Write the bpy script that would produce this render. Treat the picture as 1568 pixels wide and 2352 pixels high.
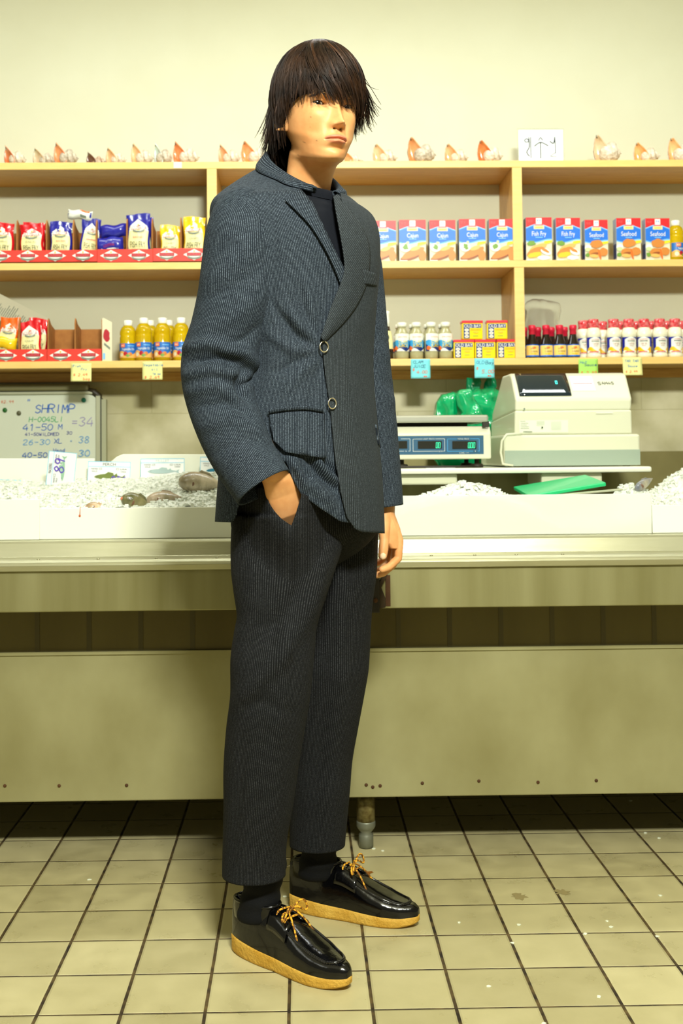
import bpy, bmesh, math, random
import numpy as np
from mathutils import Vector, Matrix, noise
from mathutils.bvhtree import BVHTree
sc = bpy.context.scene
for o in list(bpy.data.objects): bpy.data.objects.remove(o)
COL = sc.collection
PI = math.pi
random.seed(7)
# ------------------------------------------------------------------ camera
FPX = 2528.5; CAMZ = 1.03; YAW = .0164; PIT = .0352; ROL = -.0088; SX = -55.4; SY = -222.0
def cam_axes():
    cy, sy = math.cos(YAW), math.sin(YAW)
    fw = Vector((sy*math.cos(PIT), cy*math.cos(PIT), math.sin(PIT)))
    r0 = Vector((cy, -sy, 0)); u0 = r0.cross(fw)
    r = math.cos(ROL)*r0 + math.sin(ROL)*u0
    u = -math.sin(ROL)*r0 + math.cos(ROL)*u0
    return r, u, fw
CR, CU, CF = cam_axes()
CAMP = Vector((0, 0, CAMZ))
cd = bpy.data.cameras.new('camera'); cam = bpy.data.objects.new('camera', cd); COL.objects.link(cam)
cam.matrix_world = Matrix(((CR.x, CU.x, -CF.x, 0), (CR.y, CU.y, -CF.y, 0), (CR.z, CU.z, -CF.z, CAMZ), (0, 0, 0, 1)))
cd.sensor_fit = 'VERTICAL'; cd.sensor_height = 36; cd.lens = FPX/2352*36
cd.shift_x = -SX/2352; cd.shift_y = SY/2352
cd.dof.use_dof = True; cd.dof.focus_distance = 2.2; cd.dof.aperture_fstop = 6.3
cd.clip_start = .05
sc.camera = cam
def ray(x, y):
    return (CF + CR*((x-784-SX)/FPX) - CU*((y-1176-SY)/FPX))
def at(x, y, Y):                      # world point seen at pixel (x, y) at world depth Y
    d = ray(x, y); return CAMP + d*(Y/d.y)
def atz(x, y, z):
    d = ray(x, y); return CAMP + d*((z-CAMZ)/d.z)
def px(p):
    v = Vector(p)-CAMP; z = v.dot(CF)
    return 784+SX+FPX*v.dot(CR)/z, 1176+SY-FPX*v.dot(CU)/z
# ------------------------------------------------------------------ world, lights, exposure
sc.view_settings.view_transform = 'Standard'; sc.view_settings.look = 'None'
sc.view_settings.gamma = 1; sc.view_settings.exposure = 0.08
wd = bpy.data.worlds.new('world'); sc.world = wd; wd.use_nodes = True
bg = wd.node_tree.nodes['Background']; bg.inputs[0].default_value = (1.0, .95, .62, 1); bg.inputs[1].default_value = .22
def area(name, loc, size, sizey, power, col, target):
    l = bpy.data.lights.new(name, 'AREA'); l.shape = 'RECTANGLE'; l.size = size; l.size_y = sizey
    l.energy = power; l.color = col
    o = bpy.data.objects.new(name, l); COL.objects.link(o); o.location = loc
    o.rotation_euler = (Vector(target)-Vector(loc)).to_track_quat('-Z', 'Y').to_euler()
    return o
LC = (.98, 1.0, .91)
area('ceiling_key_light', (.45, -.25, 2.84), .55, .22, 172, LC, (.1, 3.2, 1.1))
area('ceiling_strip_light', (0.1, 3.45, 2.98), 3.4, .16, 37, (.95, 1, 1.0), (0.1, 3.3, 0))
area('left_fill_light', (-2.2, .6, 2.95), 1.2, 1.2, 14, LC, (-.2, 3.2, 1.0))  # added fill lamp, brightens the scene from the left
# ------------------------------------------------------------------ materials
def rgb(r, g, b):                     # sRGB 0-255 -> linear
    f = lambda c: (c/255/12.92) if c/255 <= .04045 else ((c/255+.055)/1.055)**2.4
    return (f(r), f(g), f(b), 1)
MATS = {}
def mat(name, col=None, rough=.5, metal=0, spec=.5, noise_=0, nscale=20, col2=None, bump=0, bscale=60, coat=0, trans=0, ior=1.45, emit=None, estr=0, sheen=0, sub=0, stretch=None, alpha=1, detail=4):
    if name in MATS: return MATS[name]
    m = bpy.data.materials.new(name); m.use_nodes = True
    nt = m.node_tree; n = nt.nodes; b = n['Principled BSDF']; L = nt.links.new
    col = col if len(col) == 4 else rgb(*col)
    b.inputs['Base Color'].default_value = col
    b.inputs['Roughness'].default_value = rough; b.inputs['Metallic'].default_value = metal
    b.inputs['Specular IOR Level'].default_value = spec; b.inputs['Coat Weight'].default_value = coat
    b.inputs['Transmission Weight'].default_value = trans; b.inputs['IOR'].default_value = ior
    b.inputs['Sheen Weight'].default_value = sheen; b.inputs['Alpha'].default_value = alpha
    if sub:
        b.inputs['Subsurface Weight'].default_value = sub; b.inputs['Subsurface Radius'].default_value = (.012, .005, .003); b.inputs['Subsurface Scale'].default_value = .6
    if emit:
        b.inputs['Emission Color'].default_value = emit if len(emit) == 4 else rgb(*emit); b.inputs['Emission Strength'].default_value = estr
    if col2 is not None or bump:
        tc = n.new('ShaderNodeTexCoord'); mp = n.new('ShaderNodeMapping'); L(tc.outputs['Object'], mp.inputs[0])
        if stretch: mp.inputs['Scale'].default_value = stretch
    if col2 is not None:
        col2 = col2 if len(col2) == 4 else rgb(*col2)
        t = n.new('ShaderNodeTexNoise'); t.inputs['Scale'].default_value = nscale; t.inputs['Detail'].default_value = detail
        L(mp.outputs[0], t.inputs['Vector'])
        r = n.new('ShaderNodeValToRGB'); r.color_ramp.elements[0].position = .5-noise_/2; r.color_ramp.elements[1].position = .5+noise_/2
        r.color_ramp.elements[0].color = col; r.color_ramp.elements[1].color = col2
        L(t.outputs[0], r.inputs[0]); L(r.outputs[0], b.inputs['Base Color'])
    if bump:
        t2 = n.new('ShaderNodeTexNoise'); t2.inputs['Scale'].default_value = bscale; t2.inputs['Detail'].default_value = 5
        L(mp.outputs[0], t2.inputs['Vector'])
        bp = n.new('ShaderNodeBump'); bp.inputs['Strength'].default_value = bump; bp.inputs['Distance'].default_value = .01
        L(t2.outputs[0], bp.inputs['Height']); L(bp.outputs[0], b.inputs['Normal'])
    MATS[name] = m; return m
def nodes_of(m): return m.node_tree.nodes, m.node_tree.links.new
def math_n(nt, op, a, b=None, c=None):
    n = nt.nodes.new('ShaderNodeMath'); n.operation = op
    for i, v in enumerate((a, b, c)):
        if v is None: continue
        if isinstance(v, (int, float)): n.inputs[i].default_value = v
        else: nt.links.new(v, n.inputs[i])
    return n.outputs[0]
# ------------------------------------------------------------------ object helpers
def tag(o, label=None, cat=None, group=None, kind=None):
    if label: o['label'] = label
    if cat: o['category'] = cat
    if group: o['group'] = group
    if kind: o['kind'] = kind
    return o
def link(o, parent=None):
    COL.objects.link(o)
    if parent:
        o.parent = parent
        o.matrix_parent_inverse = parent_world(parent).inverted()
    return o
def parent_world(p):
    m = p.matrix_basis.copy()
    while p.parent:
        m = p.parent.matrix_basis @ p.matrix_parent_inverse @ m if False else (p.parent.matrix_basis @ p.matrix_parent_inverse @ m)
        p = p.parent
    return m
def thing(name, label, cat, loc=(0, 0, 0), group=None, rz=0):
    o = bpy.data.objects.new(name, None); o.location = loc; o.rotation_euler = (0, 0, rz); o.empty_display_size = .02
    COL.objects.link(o); tag(o, label, cat, group); return o
TEXT = {}
def text_geo(s):
    if s in TEXT: return TEXT[s]
    c = bpy.data.curves.new('t', 'FONT'); c.body = s; c.size = 1; c.resolution_u = 3
    o = bpy.data.objects.new('t', c); COL.objects.link(o)
    dg = bpy.context.evaluated_depsgraph_get(); me = bpy.data.meshes.new_from_object(o.evaluated_get(dg))
    v = [(p.co.x, p.co.y) for p in me.vertices]; f = [tuple(q.vertices) for q in me.polygons]
    bpy.data.objects.remove(o); bpy.data.curves.remove(c); bpy.data.meshes.remove(me)
    if v:
        x0 = min(p[0] for p in v); x1 = max(p[0] for p in v)
        v = [(p[0]-x0, p[1]) for p in v]; w = x1-x0
    else: w = 0
    TEXT[s] = (v, f, w); return TEXT[s]
STK = {  # stroke font on a 4 x 6 grid
'A': ['0,0 2,6 4,0', '.8,2.2 3.2,2.2'], 'B': ['0,0 0,6 2.6,6 3.4,5 2.6,3.3 0,3.2', '2.6,3.3 4,2 2.8,0 0,0'], 'C': ['4,5 2.4,6 .5,4.5 .2,2 1.6,0 4,.8'],
'D': ['0,0 0,6 2,6 4,4 4,2 2,0 0,0'], 'E': ['4,6 0,6 0,0 4,0', '0,3.2 3,3.2'], 'F': ['4,6 0,6 0,0', '0,3.2 3,3.2'], 'G': ['4,5 2.4,6 .5,4.5 .2,2 1.6,0 3.8,.6 3.8,2.6 2.2,2.6'],
'H': ['0,0 0,6', '4,0 4,6', '0,3 4,3'], 'I': ['2,0 2,6'], 'J': ['3,6 3,1 1.6,0 .3,1'], 'K': ['0,0 0,6', '4,6 0,2.6', '1.2,3.4 4,0'], 'L': ['0,6 0,0 3.6,0'],
'M': ['0,0 .3,6 2,2.4 3.7,6 4,0'], 'N': ['0,0 0,6 4,0 4,6'], 'O': ['2,0 .3,1.5 .3,4.5 2,6 3.7,4.5 3.7,1.5 2,0'], 'P': ['0,0 0,6 3,6 4,4.7 3,3 0,2.8'],
'R': ['0,0 0,6 3,6 4,4.7 3,3.2 0,3', '1.8,3 4,0'], 'S': ['3.8,5.2 2,6 .4,4.8 1,3.4 3.2,2.6 3.8,1.2 2,0 .2,.8'], 'T': ['0,6 4,6', '2,6 2,0'], 'U': ['0,6 .3,1 2,0 3.7,1 4,6'],
'V': ['0,6 2,0 4,6'], 'W': ['0,6 1,0 2,4 3,0 4,6'], 'X': ['0,0 4,6', '0,6 4,0'], 'Y': ['0,6 2,3 4,6', '2,3 2,0'], '0': ['2,0 .3,1.5 .3,4.5 2,6 3.7,4.5 3.7,1.5 2,0'],
'1': ['1,4.8 2.2,6 2.2,0'], '2': ['.3,4.6 1.6,6 3.6,5 3,3 .2,0 4,0'], '3': ['.3,5.4 2,6 3.6,4.8 1.8,3.2 3.8,1.8 2,0 .2,.8'], '4': ['2.6,6 0,2 4,2', '3,4 3,0'],
'5': ['3.8,6 .8,6 .5,3.4 2.6,3.6 3.8,1.8 2.2,0 .2,.6'], '6': ['3.4,5.8 1.2,4.4 .4,2 1.4,0 3.4,.8 3.6,2.6 2,3.4 .6,2.4'], '7': ['0,6 4,6 1.6,0'], '8': ['2,3.2 .5,4.6 2,6 3.5,4.6 2,3.2 .2,1.4 2,0 3.8,1.4 2,3.2'],
'9': ['3.6,4.4 2,3 .5,4.4 2,6 3.6,4.6 3,0'], '-': ['.4,3 3.6,3'], '=': ['.6,3.8 3.4,3.8', '.6,2.2 3.4,2.2'], '"': ['1,6 1,4.6', '2.4,6 2.4,4.6'], '$': ['3.6,4.6 2,5.2 .6,4 3.4,2.2 2,.8 .4,1.6', '2,6 2,0'], '.': ['1.8,0 2.2,.3'], ',': ['2,.4 1.4,-1'],
'a': ['3.2,2.8 1.4,3.4 .3,1.6 1.4,0 3.2,1.2 3.2,3.2 3.6,0'], 'b': ['.4,6 .4,0 2.6,0 3.4,1.8 2,3.2 .4,2.2'], 'e': ['.4,1.8 3.4,2 2.4,3.4 .8,2.8 .5,.8 2,0 3.6,.8'], 'g': ['3.2,2.8 1.4,3.4 .4,1.8 1.6,.4 3.2,1.4 3.2,3.2 3,-1.4 1,-2'],
't': ['1.8,5.4 1.8,.6 3,0', '.4,3.6 3.4,3.6'], 'l': ['2,6 2,.4 3,0'], 'd': ['3.2,2.4 1.4,3.4 .3,1.6 1.4,0 3.2,1.2 3.2,6', '3.2,1 3.6,0'], 'o': ['2,0 .5,1.2 .8,2.9 2,3.4 3.3,2.6 3.3,1 2,0'], 'i': ['2,3.2 2,0', '2,4.8 2,5.1'],
'c': ['3.4,2.8 1.8,3.4 .5,2 1.4,0 3.4,.6'], 'n': ['.5,3.4 .5,0', '.5,2.4 2,3.4 3.2,2.6 3.2,0'], 'u': ['.4,3.4 .6,.6 2,0 3.2,1 3.2,3.4 3.4,0'], 'r': ['.6,3.4 .6,0', '.6,2.2 1.8,3.4 3.2,3'], 's': ['3.2,2.8 1.6,3.4 .8,2.4 2.8,1.4 2.4,0 .4,.4'], 'p': ['.5,3.4 .5,-2', '.5,2.6 2.2,3.4 3.4,1.8 2,0 .5,.8'], 'v': ['.3,3.4 2,0 3.6,3.4'], 'y': ['.3,3.4 2,.6', '3.6,3.4 1.2,-2'], 'z': ['.3,3.4 3.4,3.4 .3,0 3.4,0'], 'j': ['2,3.2 2,-1.4 .6,-2'], 'w': ['.2,3.4 1.2,0 2,2.6 2.8,0 3.8,3.4'], 'f': ['3.2,5.6 2.2,6 1.6,4.8 1.6,0', '.4,3.4 3,3.4'], 'h': ['.5,6 .5,0', '.5,2.2 2,3.4 3.2,2.6 3.2,0'], '/': ['.5,0 3.5,6'], '&': ['3.6,0 1,4.6 2,6 3,4.6 .4,1.4 1.6,0 3.6,2']}
def smooth_poly(pts, n=6):
    out = []
    P = [pts[0]]+list(pts)+[pts[-1]]
    for i in range(1, len(P)-2):
        p0, p1, p2, p3 = [np.array(q, float) for q in P[i-1:i+3]]
        for k in range(n):
            t = k/n
            out.append(tuple(.5*((2*p1)+(-p0+p2)*t+(2*p0-5*p1+4*p2-p3)*t*t+(-p0+3*p1-3*p2+p3)*t**3)))
    out.append(tuple(P[-2])); return out
class MB:
    def __init__(s): s.v = []; s.f = []; s.m = []; s.uv = []; s.mats = []; s.sm = []
    def mi(s, m):
        if m not in s.mats: s.mats.append(m)
        return s.mats.index(m)
    def add(s, vs, fs, m, uvs=None, smooth=False):
        b = len(s.v); s.v += [tuple(p) for p in vs]; k = s.mi(m)
        s.uv += list(uvs) if uvs is not None else [(0, 0)]*len(vs)
        for f in fs: s.f.append(tuple(b+i for i in f)); s.m.append(k); s.sm.append(smooth)
    def box(s, x0, x1, y0, y1, z0, z1, m, bev=0):
        if bev:
            bm = bmesh.new(); bmesh.ops.create_cube(bm, size=1)
            for v in bm.verts: v.co = Vector(((x0+x1)/2+v.co.x*(x1-x0), (y0+y1)/2+v.co.y*(y1-y0), (z0+z1)/2+v.co.z*(z1-z0)))
            bmesh.ops.bevel(bm, geom=bm.edges[:], offset=bev, segments=2, affect='EDGES', profile=.5)
            bm.verts.index_update(); s.add([v.co for v in bm.verts], [[v.index for v in f.verts] for f in bm.faces], m); bm.free(); return
        V = [(x0, y0, z0), (x1, y0, z0), (x1, y1, z0), (x0, y1, z0), (x0, y0, z1), (x1, y0, z1), (x1, y1, z1), (x0, y1, z1)]
        s.add(V, [(0, 3, 2, 1), (4, 5, 6, 7), (0, 1, 5, 4), (1, 2, 6, 5), (2, 3, 7, 6), (3, 0, 4, 7)], m)
    def prism(s, poly, x0, x1, m, axis='x', bev=0):   # polygon extruded along an axis; poly in the other two coordinates
        f = {'x': lambda p, t: (t, p[0], p[1]), 'y': lambda p, t: (p[0], t, p[1]), 'z': lambda p, t: (p[0], p[1], t)}[axis]
        n = len(poly)
        V = [f(p, x0) for p in poly]+[f(p, x1) for p in poly]
        F = [tuple(range(n)), tuple(reversed(range(n, 2*n)))]+[(i, n+i, n+(i+1) % n, (i+1) % n) for i in range(n)]
        bm = bmesh.new(); vs = [bm.verts.new(p) for p in V]
        for q in F: bm.faces.new([vs[i] for i in q])
        bmesh.ops.recalc_face_normals(bm, faces=bm.faces[:])
        if bev: bmesh.ops.bevel(bm, geom=bm.edges[:], offset=bev, segments=3, affect='EDGES', profile=.5)
        bm.verts.index_update(); s.add([v.co for v in bm.verts], [[v.index for v in q.verts] for q in bm.faces], m, smooth=False); bm.free()
    def lathe(s, prof, m, c=(0, 0, 0), n=28, mfn=None, smooth=True):   # prof: (r, z) list
        V = []; F = []
        for r, z in prof:
            for k in range(n):
                a = 2*PI*k/n; V.append((c[0]+r*math.cos(a), c[1]+r*math.sin(a), c[2]+z))
        for i in range(len(prof)-1):
            for k in range(n): F.append((i*n+k, i*n+(k+1) % n, (i+1)*n+(k+1) % n, (i+1)*n+k))
        F.append(tuple(reversed(range(n)))); F.append(tuple(range((len(prof)-1)*n, len(prof)*n)))
        s.add(V, F, m, smooth=smooth)
    def grid(s, P, m, uv=None, closed=False, smooth=True, caps=False):   # P[i][j]
        n = len(P); k = len(P[0]); V = [p for r in P for p in r]
        U = [q for r in uv for q in r] if uv else None
        F = []
        for i in range(n-1):
            for j in range(k if closed else k-1):
                j2 = (j+1) % k; F.append((i*k+j, i*k+j2, (i+1)*k+j2, (i+1)*k+j))
        if caps: F.append(tuple(reversed(range(k)))); F.append(tuple(range((n-1)*k, n*k)))
        s.add(V, F, m, U, smooth)
    def tube(s, pts, rad, m, n=8, caps=True, flat=1, taper=None):
        pts = [Vector(p) for p in pts]; N = len(pts); rings = []; up = None
        for i, p in enumerate(pts):
            t = (pts[min(i+1, N-1)]-pts[max(i-1, 0)])
            if t.length < 1e-9: t = Vector((0, 0, 1))
            t.normalize()
            if up is None:
                up = Vector((0, 0, 1)) if abs(t.z) < .9 else Vector((1, 0, 0))
            a = t.cross(up)
            if a.length < 1e-6: a = t.cross(Vector((0, 1, 0)))
            a.normalize(); b = a.cross(t).normalized(); up = b
            r = rad[i] if hasattr(rad, '__len__') else rad
            rings.append([p+a*(r*math.cos(2*PI*k/n))+b*(r*flat*math.sin(2*PI*k/n)) for k in range(n)])
        s.grid(rings, m, closed=True, caps=caps)
    def ball(s, c, r, m, n=14, sq=(1, 1, 1)):
        P = [[(c[0]+r*sq[0]*math.sin(PI*i/n)*math.cos(2*PI*j/(2*n)), c[1]+r*sq[1]*math.sin(PI*i/n)*math.sin(2*PI*j/(2*n)), c[2]+r*sq[2]*math.cos(PI*i/n)) for j in range(2*n)] for i in range(n+1)]
        s.grid(P, m, closed=True)
    def build(s, name, parent=None, loc=None, solid=0, sub=0, bevel=0, weld=False, off=-1):
        me = bpy.data.meshes.new(name)
        me.from_pydata(s.v, [], s.f)
        for m in s.mats: me.materials.append(m)
        me.polygons.foreach_set('material_index', s.m); me.polygons.foreach_set('use_smooth', s.sm)
        uvl = me.uv_layers.new(name='UVMap'); li = np.zeros(len(me.loops), int); me.loops.foreach_get('vertex_index', li)
        uvl.data.foreach_set('uv', np.array(s.uv, float)[li].ravel())
        me.validate(); me.update()
        o = bpy.data.objects.new(name, me)
        if loc is not None: o.location = loc
        link(o, parent) if parent is None else link_local(o, parent)
        if solid:
            md = o.modifiers.new('Solidify', 'SOLIDIFY'); md.thickness = solid; md.offset = off
        if sub:
            md = o.modifiers.new('Subsurf', 'SUBSURF'); md.levels = sub; md.render_levels = sub
        if bevel:
            md = o.modifiers.new('Bevel', 'BEVEL'); md.width = bevel; md.segments = 2; md.limit_method = 'ANGLE'
        return o
def link_local(o, parent):
    COL.objects.link(o); o.parent = parent; return o
def copy_tree(o, parent=None):
    c = o.copy(); COL.objects.link(c)
    if parent: c.parent = parent
    for ch in [q for q in COL.objects if q.parent == o]: copy_tree(ch, c)
    return c
class Art:                            # printed artwork laid over a surface by mapfn(x, y, lift)
    def __init__(s, mb, fn, e0=.0006, step=.00022): s.mb = mb; s.fn = fn; s.e = e0; s.st = step
    def up(s): s.e += s.st
    def poly(s, pts, m):
        s.mb.add([s.fn(x, y, s.e) for x, y in pts], [tuple(range(len(pts)))], m); s.up()
    def fan(s, c, pts, m):
        V = [s.fn(c[0], c[1], s.e)]+[s.fn(x, y, s.e) for x, y in pts]; n = len(pts)
        s.mb.add(V, [(0, 1+i, 1+(i+1) % n) for i in range(n)], m); s.up()
    def rect(s, x0, y0, x1, y1, m, n=6, k=4, top=None, bot=None):
        P = []
        for i in range(k+1):
            r = []
            for j in range(n+1):
                u = j/n; yb = bot(u) if bot else y0; yt = top(u) if top else y1
                r.append(s.fn(x0+(x1-x0)*u, yb+(yt-yb)*i/k, s.e))
            P.append(r)
        s.mb.grid(P, m, smooth=False); s.up()
    def ell(s, cx, cy, rx, ry, m, n=20, rot=0, jag=0):
        pts = []
        for i in range(n):
            a = 2*PI*i/n; q = 1+jag*random.uniform(-1, 1); X = rx*math.cos(a)*q; Y = ry*math.sin(a)*q
            pts.append((cx+X*math.cos(rot)-Y*math.sin(rot), cy+X*math.sin(rot)+Y*math.cos(rot)))
        s.fan((cx, cy), pts, m)
    def text(s, t, cx, cy, h, m, w=None, align='c', shear=0, rot=0, arc=0):
        v, f, tw = text_geo(t)
        if not v: return
        sx = (w/tw) if w else h/.7; sy = h/.7
        ox = {'c': -tw*sx/2, 'l': 0, 'r': -tw*sx}[align]; c, q = math.cos(rot), math.sin(rot); out = []
        for x, y in v:
            X = ox+x*sx+shear*y*sy; Y = y*sy-h/2+arc*(1-(2*X/max(tw*sx, 1e-6))**2)*(1)
            out.append(s.fn(cx+X*c-Y*q, cy+X*q+Y*c, s.e))
        s.mb.add(out, f, m); s.up()
    def line(s, pts, w, m):
        for i in range(len(pts)-1):
            (x0, y0), (x1, y1) = pts[i], pts[i+1]; a = (x1-x0, y1-y0); L = math.hypot(*a)
            if L < 1e-7: continue
            t = (a[0]/L*w*.38, a[1]/L*w*.38); n = (-a[1]/L*w/2, a[0]/L*w/2); e = s.e+(i % 3)*.00003
            s.mb.add([s.fn(x0-t[0]+n[0], y0-t[1]+n[1], e), s.fn(x0-t[0]-n[0], y0-t[1]-n[1], e), s.fn(x1+t[0]-n[0], y1+t[1]-n[1], e), s.fn(x1+t[0]+n[0], y1+t[1]+n[1], e)], [(0, 1, 2, 3)], m)
    def hand(s, t, x, y, h, m, lw=None, gap=1.25, slant=.12, jit=.25, wid=.62):   # stroke lettering, left aligned at x
        lw = lw or h*.12; cw = h*wid; rnd = random.Random(hash(len(t))+len(t)*13+int(x*1e5))
        for ch in t:
            if ch in STK:
                dy = rnd.uniform(-jit, jit)*h*.15
                for st in STK[ch]:
                    pts = [tuple(float(q) for q in p.split(',')) for p in st.split()]
                    pts = [(x+(a+rnd.uniform(-.12, .12))/4*cw+slant*b/6*h, y+dy+b/6*h) for a, b in pts]
                    if len(pts) > 2: pts = smooth_poly(pts, 4)
                    s.line(pts, lw, m)
            x += cw*gap
        s.up(); return x
def planeY(Y, ox, oz):                # art plane facing the camera at depth Y
    return lambda x, y, e: (ox+x, Y-e, oz+y)
M_text_black = mat('print_black', (20, 25, 15), .6)
# ------------------------------------------------------------------ setting
T = .155
def tile_material():
    m = mat('floor_tile', (196, 184, 136), .42); nt = m.node_tree; N, L = nodes_of(m); b = N['Principled BSDF']
    tc = N.new('ShaderNodeTexCoord'); sp = N.new('ShaderNodeSeparateXYZ'); L(tc.outputs['Object'], sp.inputs[0])
    ns = N.new('ShaderNodeTexNoise'); ns.inputs['Scale'].default_value = 9; ns.inputs['Detail'].default_value = 5; L(tc.outputs['Object'], ns.inputs[0])
    wob = math_n(nt, 'MULTIPLY', math_n(nt, 'SUBTRACT', ns.outputs[0], .5), .012)
    gx = math_n(nt, 'ADD', math_n(nt, 'MULTIPLY', sp.outputs[0], 1/T), 5.181+100); gy = math_n(nt, 'SUBTRACT', math_n(nt, 'MULTIPLY', sp.outputs[1], 1/T), 13.39-100)
    def edge(g):
        fr = math_n(nt, 'FRACT', math_n(nt, 'ADD', g, wob)); return math_n(nt, 'MINIMUM', fr, math_n(nt, 'SUBTRACT', 1, fr))
    ex, ey = edge(gx), edge(gy)
    jx = math_n(nt, 'SMOOTH_MIN', ex, 1, 0) if False else ex
    gr_x = math_n(nt, 'LESS_THAN', jx, .021); gr_y = math_n(nt, 'LESS_THAN', ey, .013)
    gr = math_n(nt, 'MAXIMUM', gr_x, gr_y)
    wn = N.new('ShaderNodeTexWhiteNoise'); wn.noise_dimensions = '2D'; cmb = N.new('ShaderNodeCombineXYZ')
    L(math_n(nt, 'FLOOR', gx), cmb.inputs[0]); L(math_n(nt, 'FLOOR', gy), cmb.inputs[1]); L(cmb.outputs[0], wn.inputs['Vector'])
    n2 = N.new('ShaderNodeTexNoise'); n2.inputs['Scale'].default_value = 14; n2.inputs['Detail'].default_value = 8; L(tc.outputs['Object'], n2.inputs[0])
    n3 = N.new('ShaderNodeTexNoise'); n3.inputs['Scale'].default_value = 1.6; L(tc.outputs['Object'], n3.inputs[0])
    r = N.new('ShaderNodeValToRGB'); r.color_ramp.elements[0].color = rgb(158, 148, 106); r.color_ramp.elements[1].color = rgb(190, 180, 134)
    r.color_ramp.elements[0].position = .3; r.color_ramp.elements[1].position = .7
    fac = math_n(nt, 'ADD', math_n(nt, 'MULTIPLY', n2.outputs[0], .45), math_n(nt, 'ADD', math_n(nt, 'MULTIPLY', wn.outputs[0], .25), math_n(nt, 'MULTIPLY', n3.outputs[0], .35)))
    L(fac, r.inputs[0])
    # grout, dirtier in the joints running to the counter
    g2 = N.new('ShaderNodeValToRGB'); g2.color_ramp.elements[0].color = rgb(34, 24, 10); g2.color_ramp.elements[1].color = rgb(104, 84, 44)
    g2.color_ramp.elements[0].position = .35; g2.color_ramp.elements[1].position = .75
    n4 = N.new('ShaderNodeTexNoise'); n4.inputs['Scale'].default_value = 30; L(tc.outputs['Object'], n4.inputs[0]); L(n4.outputs[0], g2.inputs[0])
    mx = N.new('ShaderNodeMix'); mx.data_type = 'RGBA'; L(gr, mx.inputs[0]); L(r.outputs[0], mx.inputs[6]); L(g2.outputs[0], mx.inputs[7]); L(mx.outputs[2], b.inputs['Base Color'])
    # spills: rusty drip and two wet marks, each with its own shape
    bp = N.new('ShaderNodeBump'); bp.inputs['Strength'].default_value = .6; bp.inputs['Distance'].default_value = .004
    hgt = math_n(nt, 'ADD', math_n(nt, 'MULTIPLY', math_n(nt, 'MINIMUM', math_n(nt, 'MULTIPLY', math_n(nt, 'MINIMUM', ex, math_n(nt, 'MULTIPLY', ey, 1.5)), 22), 1), 1), math_n(nt, 'MULTIPLY', n2.outputs[0], .22))
    L(hgt, bp.inputs['Height']); L(bp.outputs[0], b.inputs['Normal'])
    L(math_n(nt, 'ADD', math_n(nt, 'MULTIPLY', gr, .35), math_n(nt, 'MULTIPLY', n2.outputs[0], .75)), b.inputs['Roughness'])
    return m
def wall_material():
    m = mat('wall_paint', (214, 212, 190), .55); nt = m.node_tree; N, L = nodes_of(m); b = N['Principled BSDF']
    tc = N.new('ShaderNodeTexCoord'); sp = N.new('ShaderNodeSeparateXYZ'); L(tc.outputs['Object'], sp.inputs[0])
    cmb = N.new('ShaderNodeCombineXYZ'); L(sp.outputs[0], cmb.inputs[0]); L(sp.outputs[2], cmb.inputs[1])
    br = N.new('ShaderNodeTexBrick'); L(cmb.outputs[0], br.inputs[0]); br.inputs['Scale'].default_value = 1
    br.inputs['Brick Width'].default_value = .40; br.inputs['Row Height'].default_value = .2; br.inputs['Mortar Size'].default_value = .003; br.inputs['Mortar Smooth'].default_value = 1
    low = math_n(nt, 'LESS_THAN', sp.outputs[2], 1.345)
    ns = N.new('ShaderNodeTexNoise'); ns.inputs['Scale'].default_value = 5; ns.inputs['Detail'].default_value = 8; L(tc.outputs['Object'], ns.inputs[0])
    up = N.new('ShaderNodeValToRGB'); up.color_ramp.elements[0].color = rgb(203, 202, 172); up.color_ramp.elements[1].color = rgb(211, 211, 184); L(ns.outputs[0], up.inputs[0])
    dn = N.new('ShaderNodeValToRGB'); dn.color_ramp.elements[0].color = rgb(180, 174, 130); dn.color_ramp.elements[1].color = rgb(214, 208, 172); L(ns.outputs[0], dn.inputs[0])
    dn.color_ramp.elements[0].position = .35; dn.color_ramp.elements[1].position = .65
    m1 = N.new('ShaderNodeMix'); m1.data_type = 'RGBA'; L(low, m1.inputs[0]); L(up.outputs[0], m1.inputs[6]); L(dn.outputs[0], m1.inputs[7])
    m2 = N.new('ShaderNodeMix'); m2.data_type = 'RGBA'; L(math_n(nt, 'MULTIPLY', br.outputs['Fac'], math_n(nt, 'MULTIPLY', low, .35)), m2.inputs[0]); L(m1.outputs[2], m2.inputs[6]); m2.inputs[7].default_value = rgb(140, 130, 80)
    L(m2.outputs[2], b.inputs['Base Color'])
    bp = N.new('ShaderNodeBump'); bp.inputs['Strength'].default_value = .25; bp.inputs['Distance'].default_value = .01
    L(math_n(nt, 'ADD', math_n(nt, 'MULTIPLY', ns.outputs[0], .3), math_n(nt, 'MULTIPLY', math_n(nt, 'MULTIPLY', br.outputs['Fac'], low), -.6)), bp.inputs['Height']); L(bp.outputs[0], b.inputs['Normal'])
    return m
WALLY = 4.48
mb = MB(); mb.box(-4, 4, -1.5, 4.6, -.05, 0, tile_material()); tag(mb.build('floor'), kind='structure')
mb = MB(); mb.box(-4, 4, WALLY, WALLY+.1, 0, 3.1, wall_material()); tag(mb.build('wall_back'), kind='structure')
mb = MB(); mb.box(-4, 4, -1.5, 4.6, 3.1, 3.15, mat('ceiling_paint', (226, 222, 196), .8)); tag(mb.build('ceiling'), kind='structure')
M_wood = mat('shelf_wood', (222, 178, 98), .45, noise_=.5, nscale=9, col2=(196, 144, 66), stretch=(1.2, 14, 14), bump=.05, coat=.15)
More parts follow.
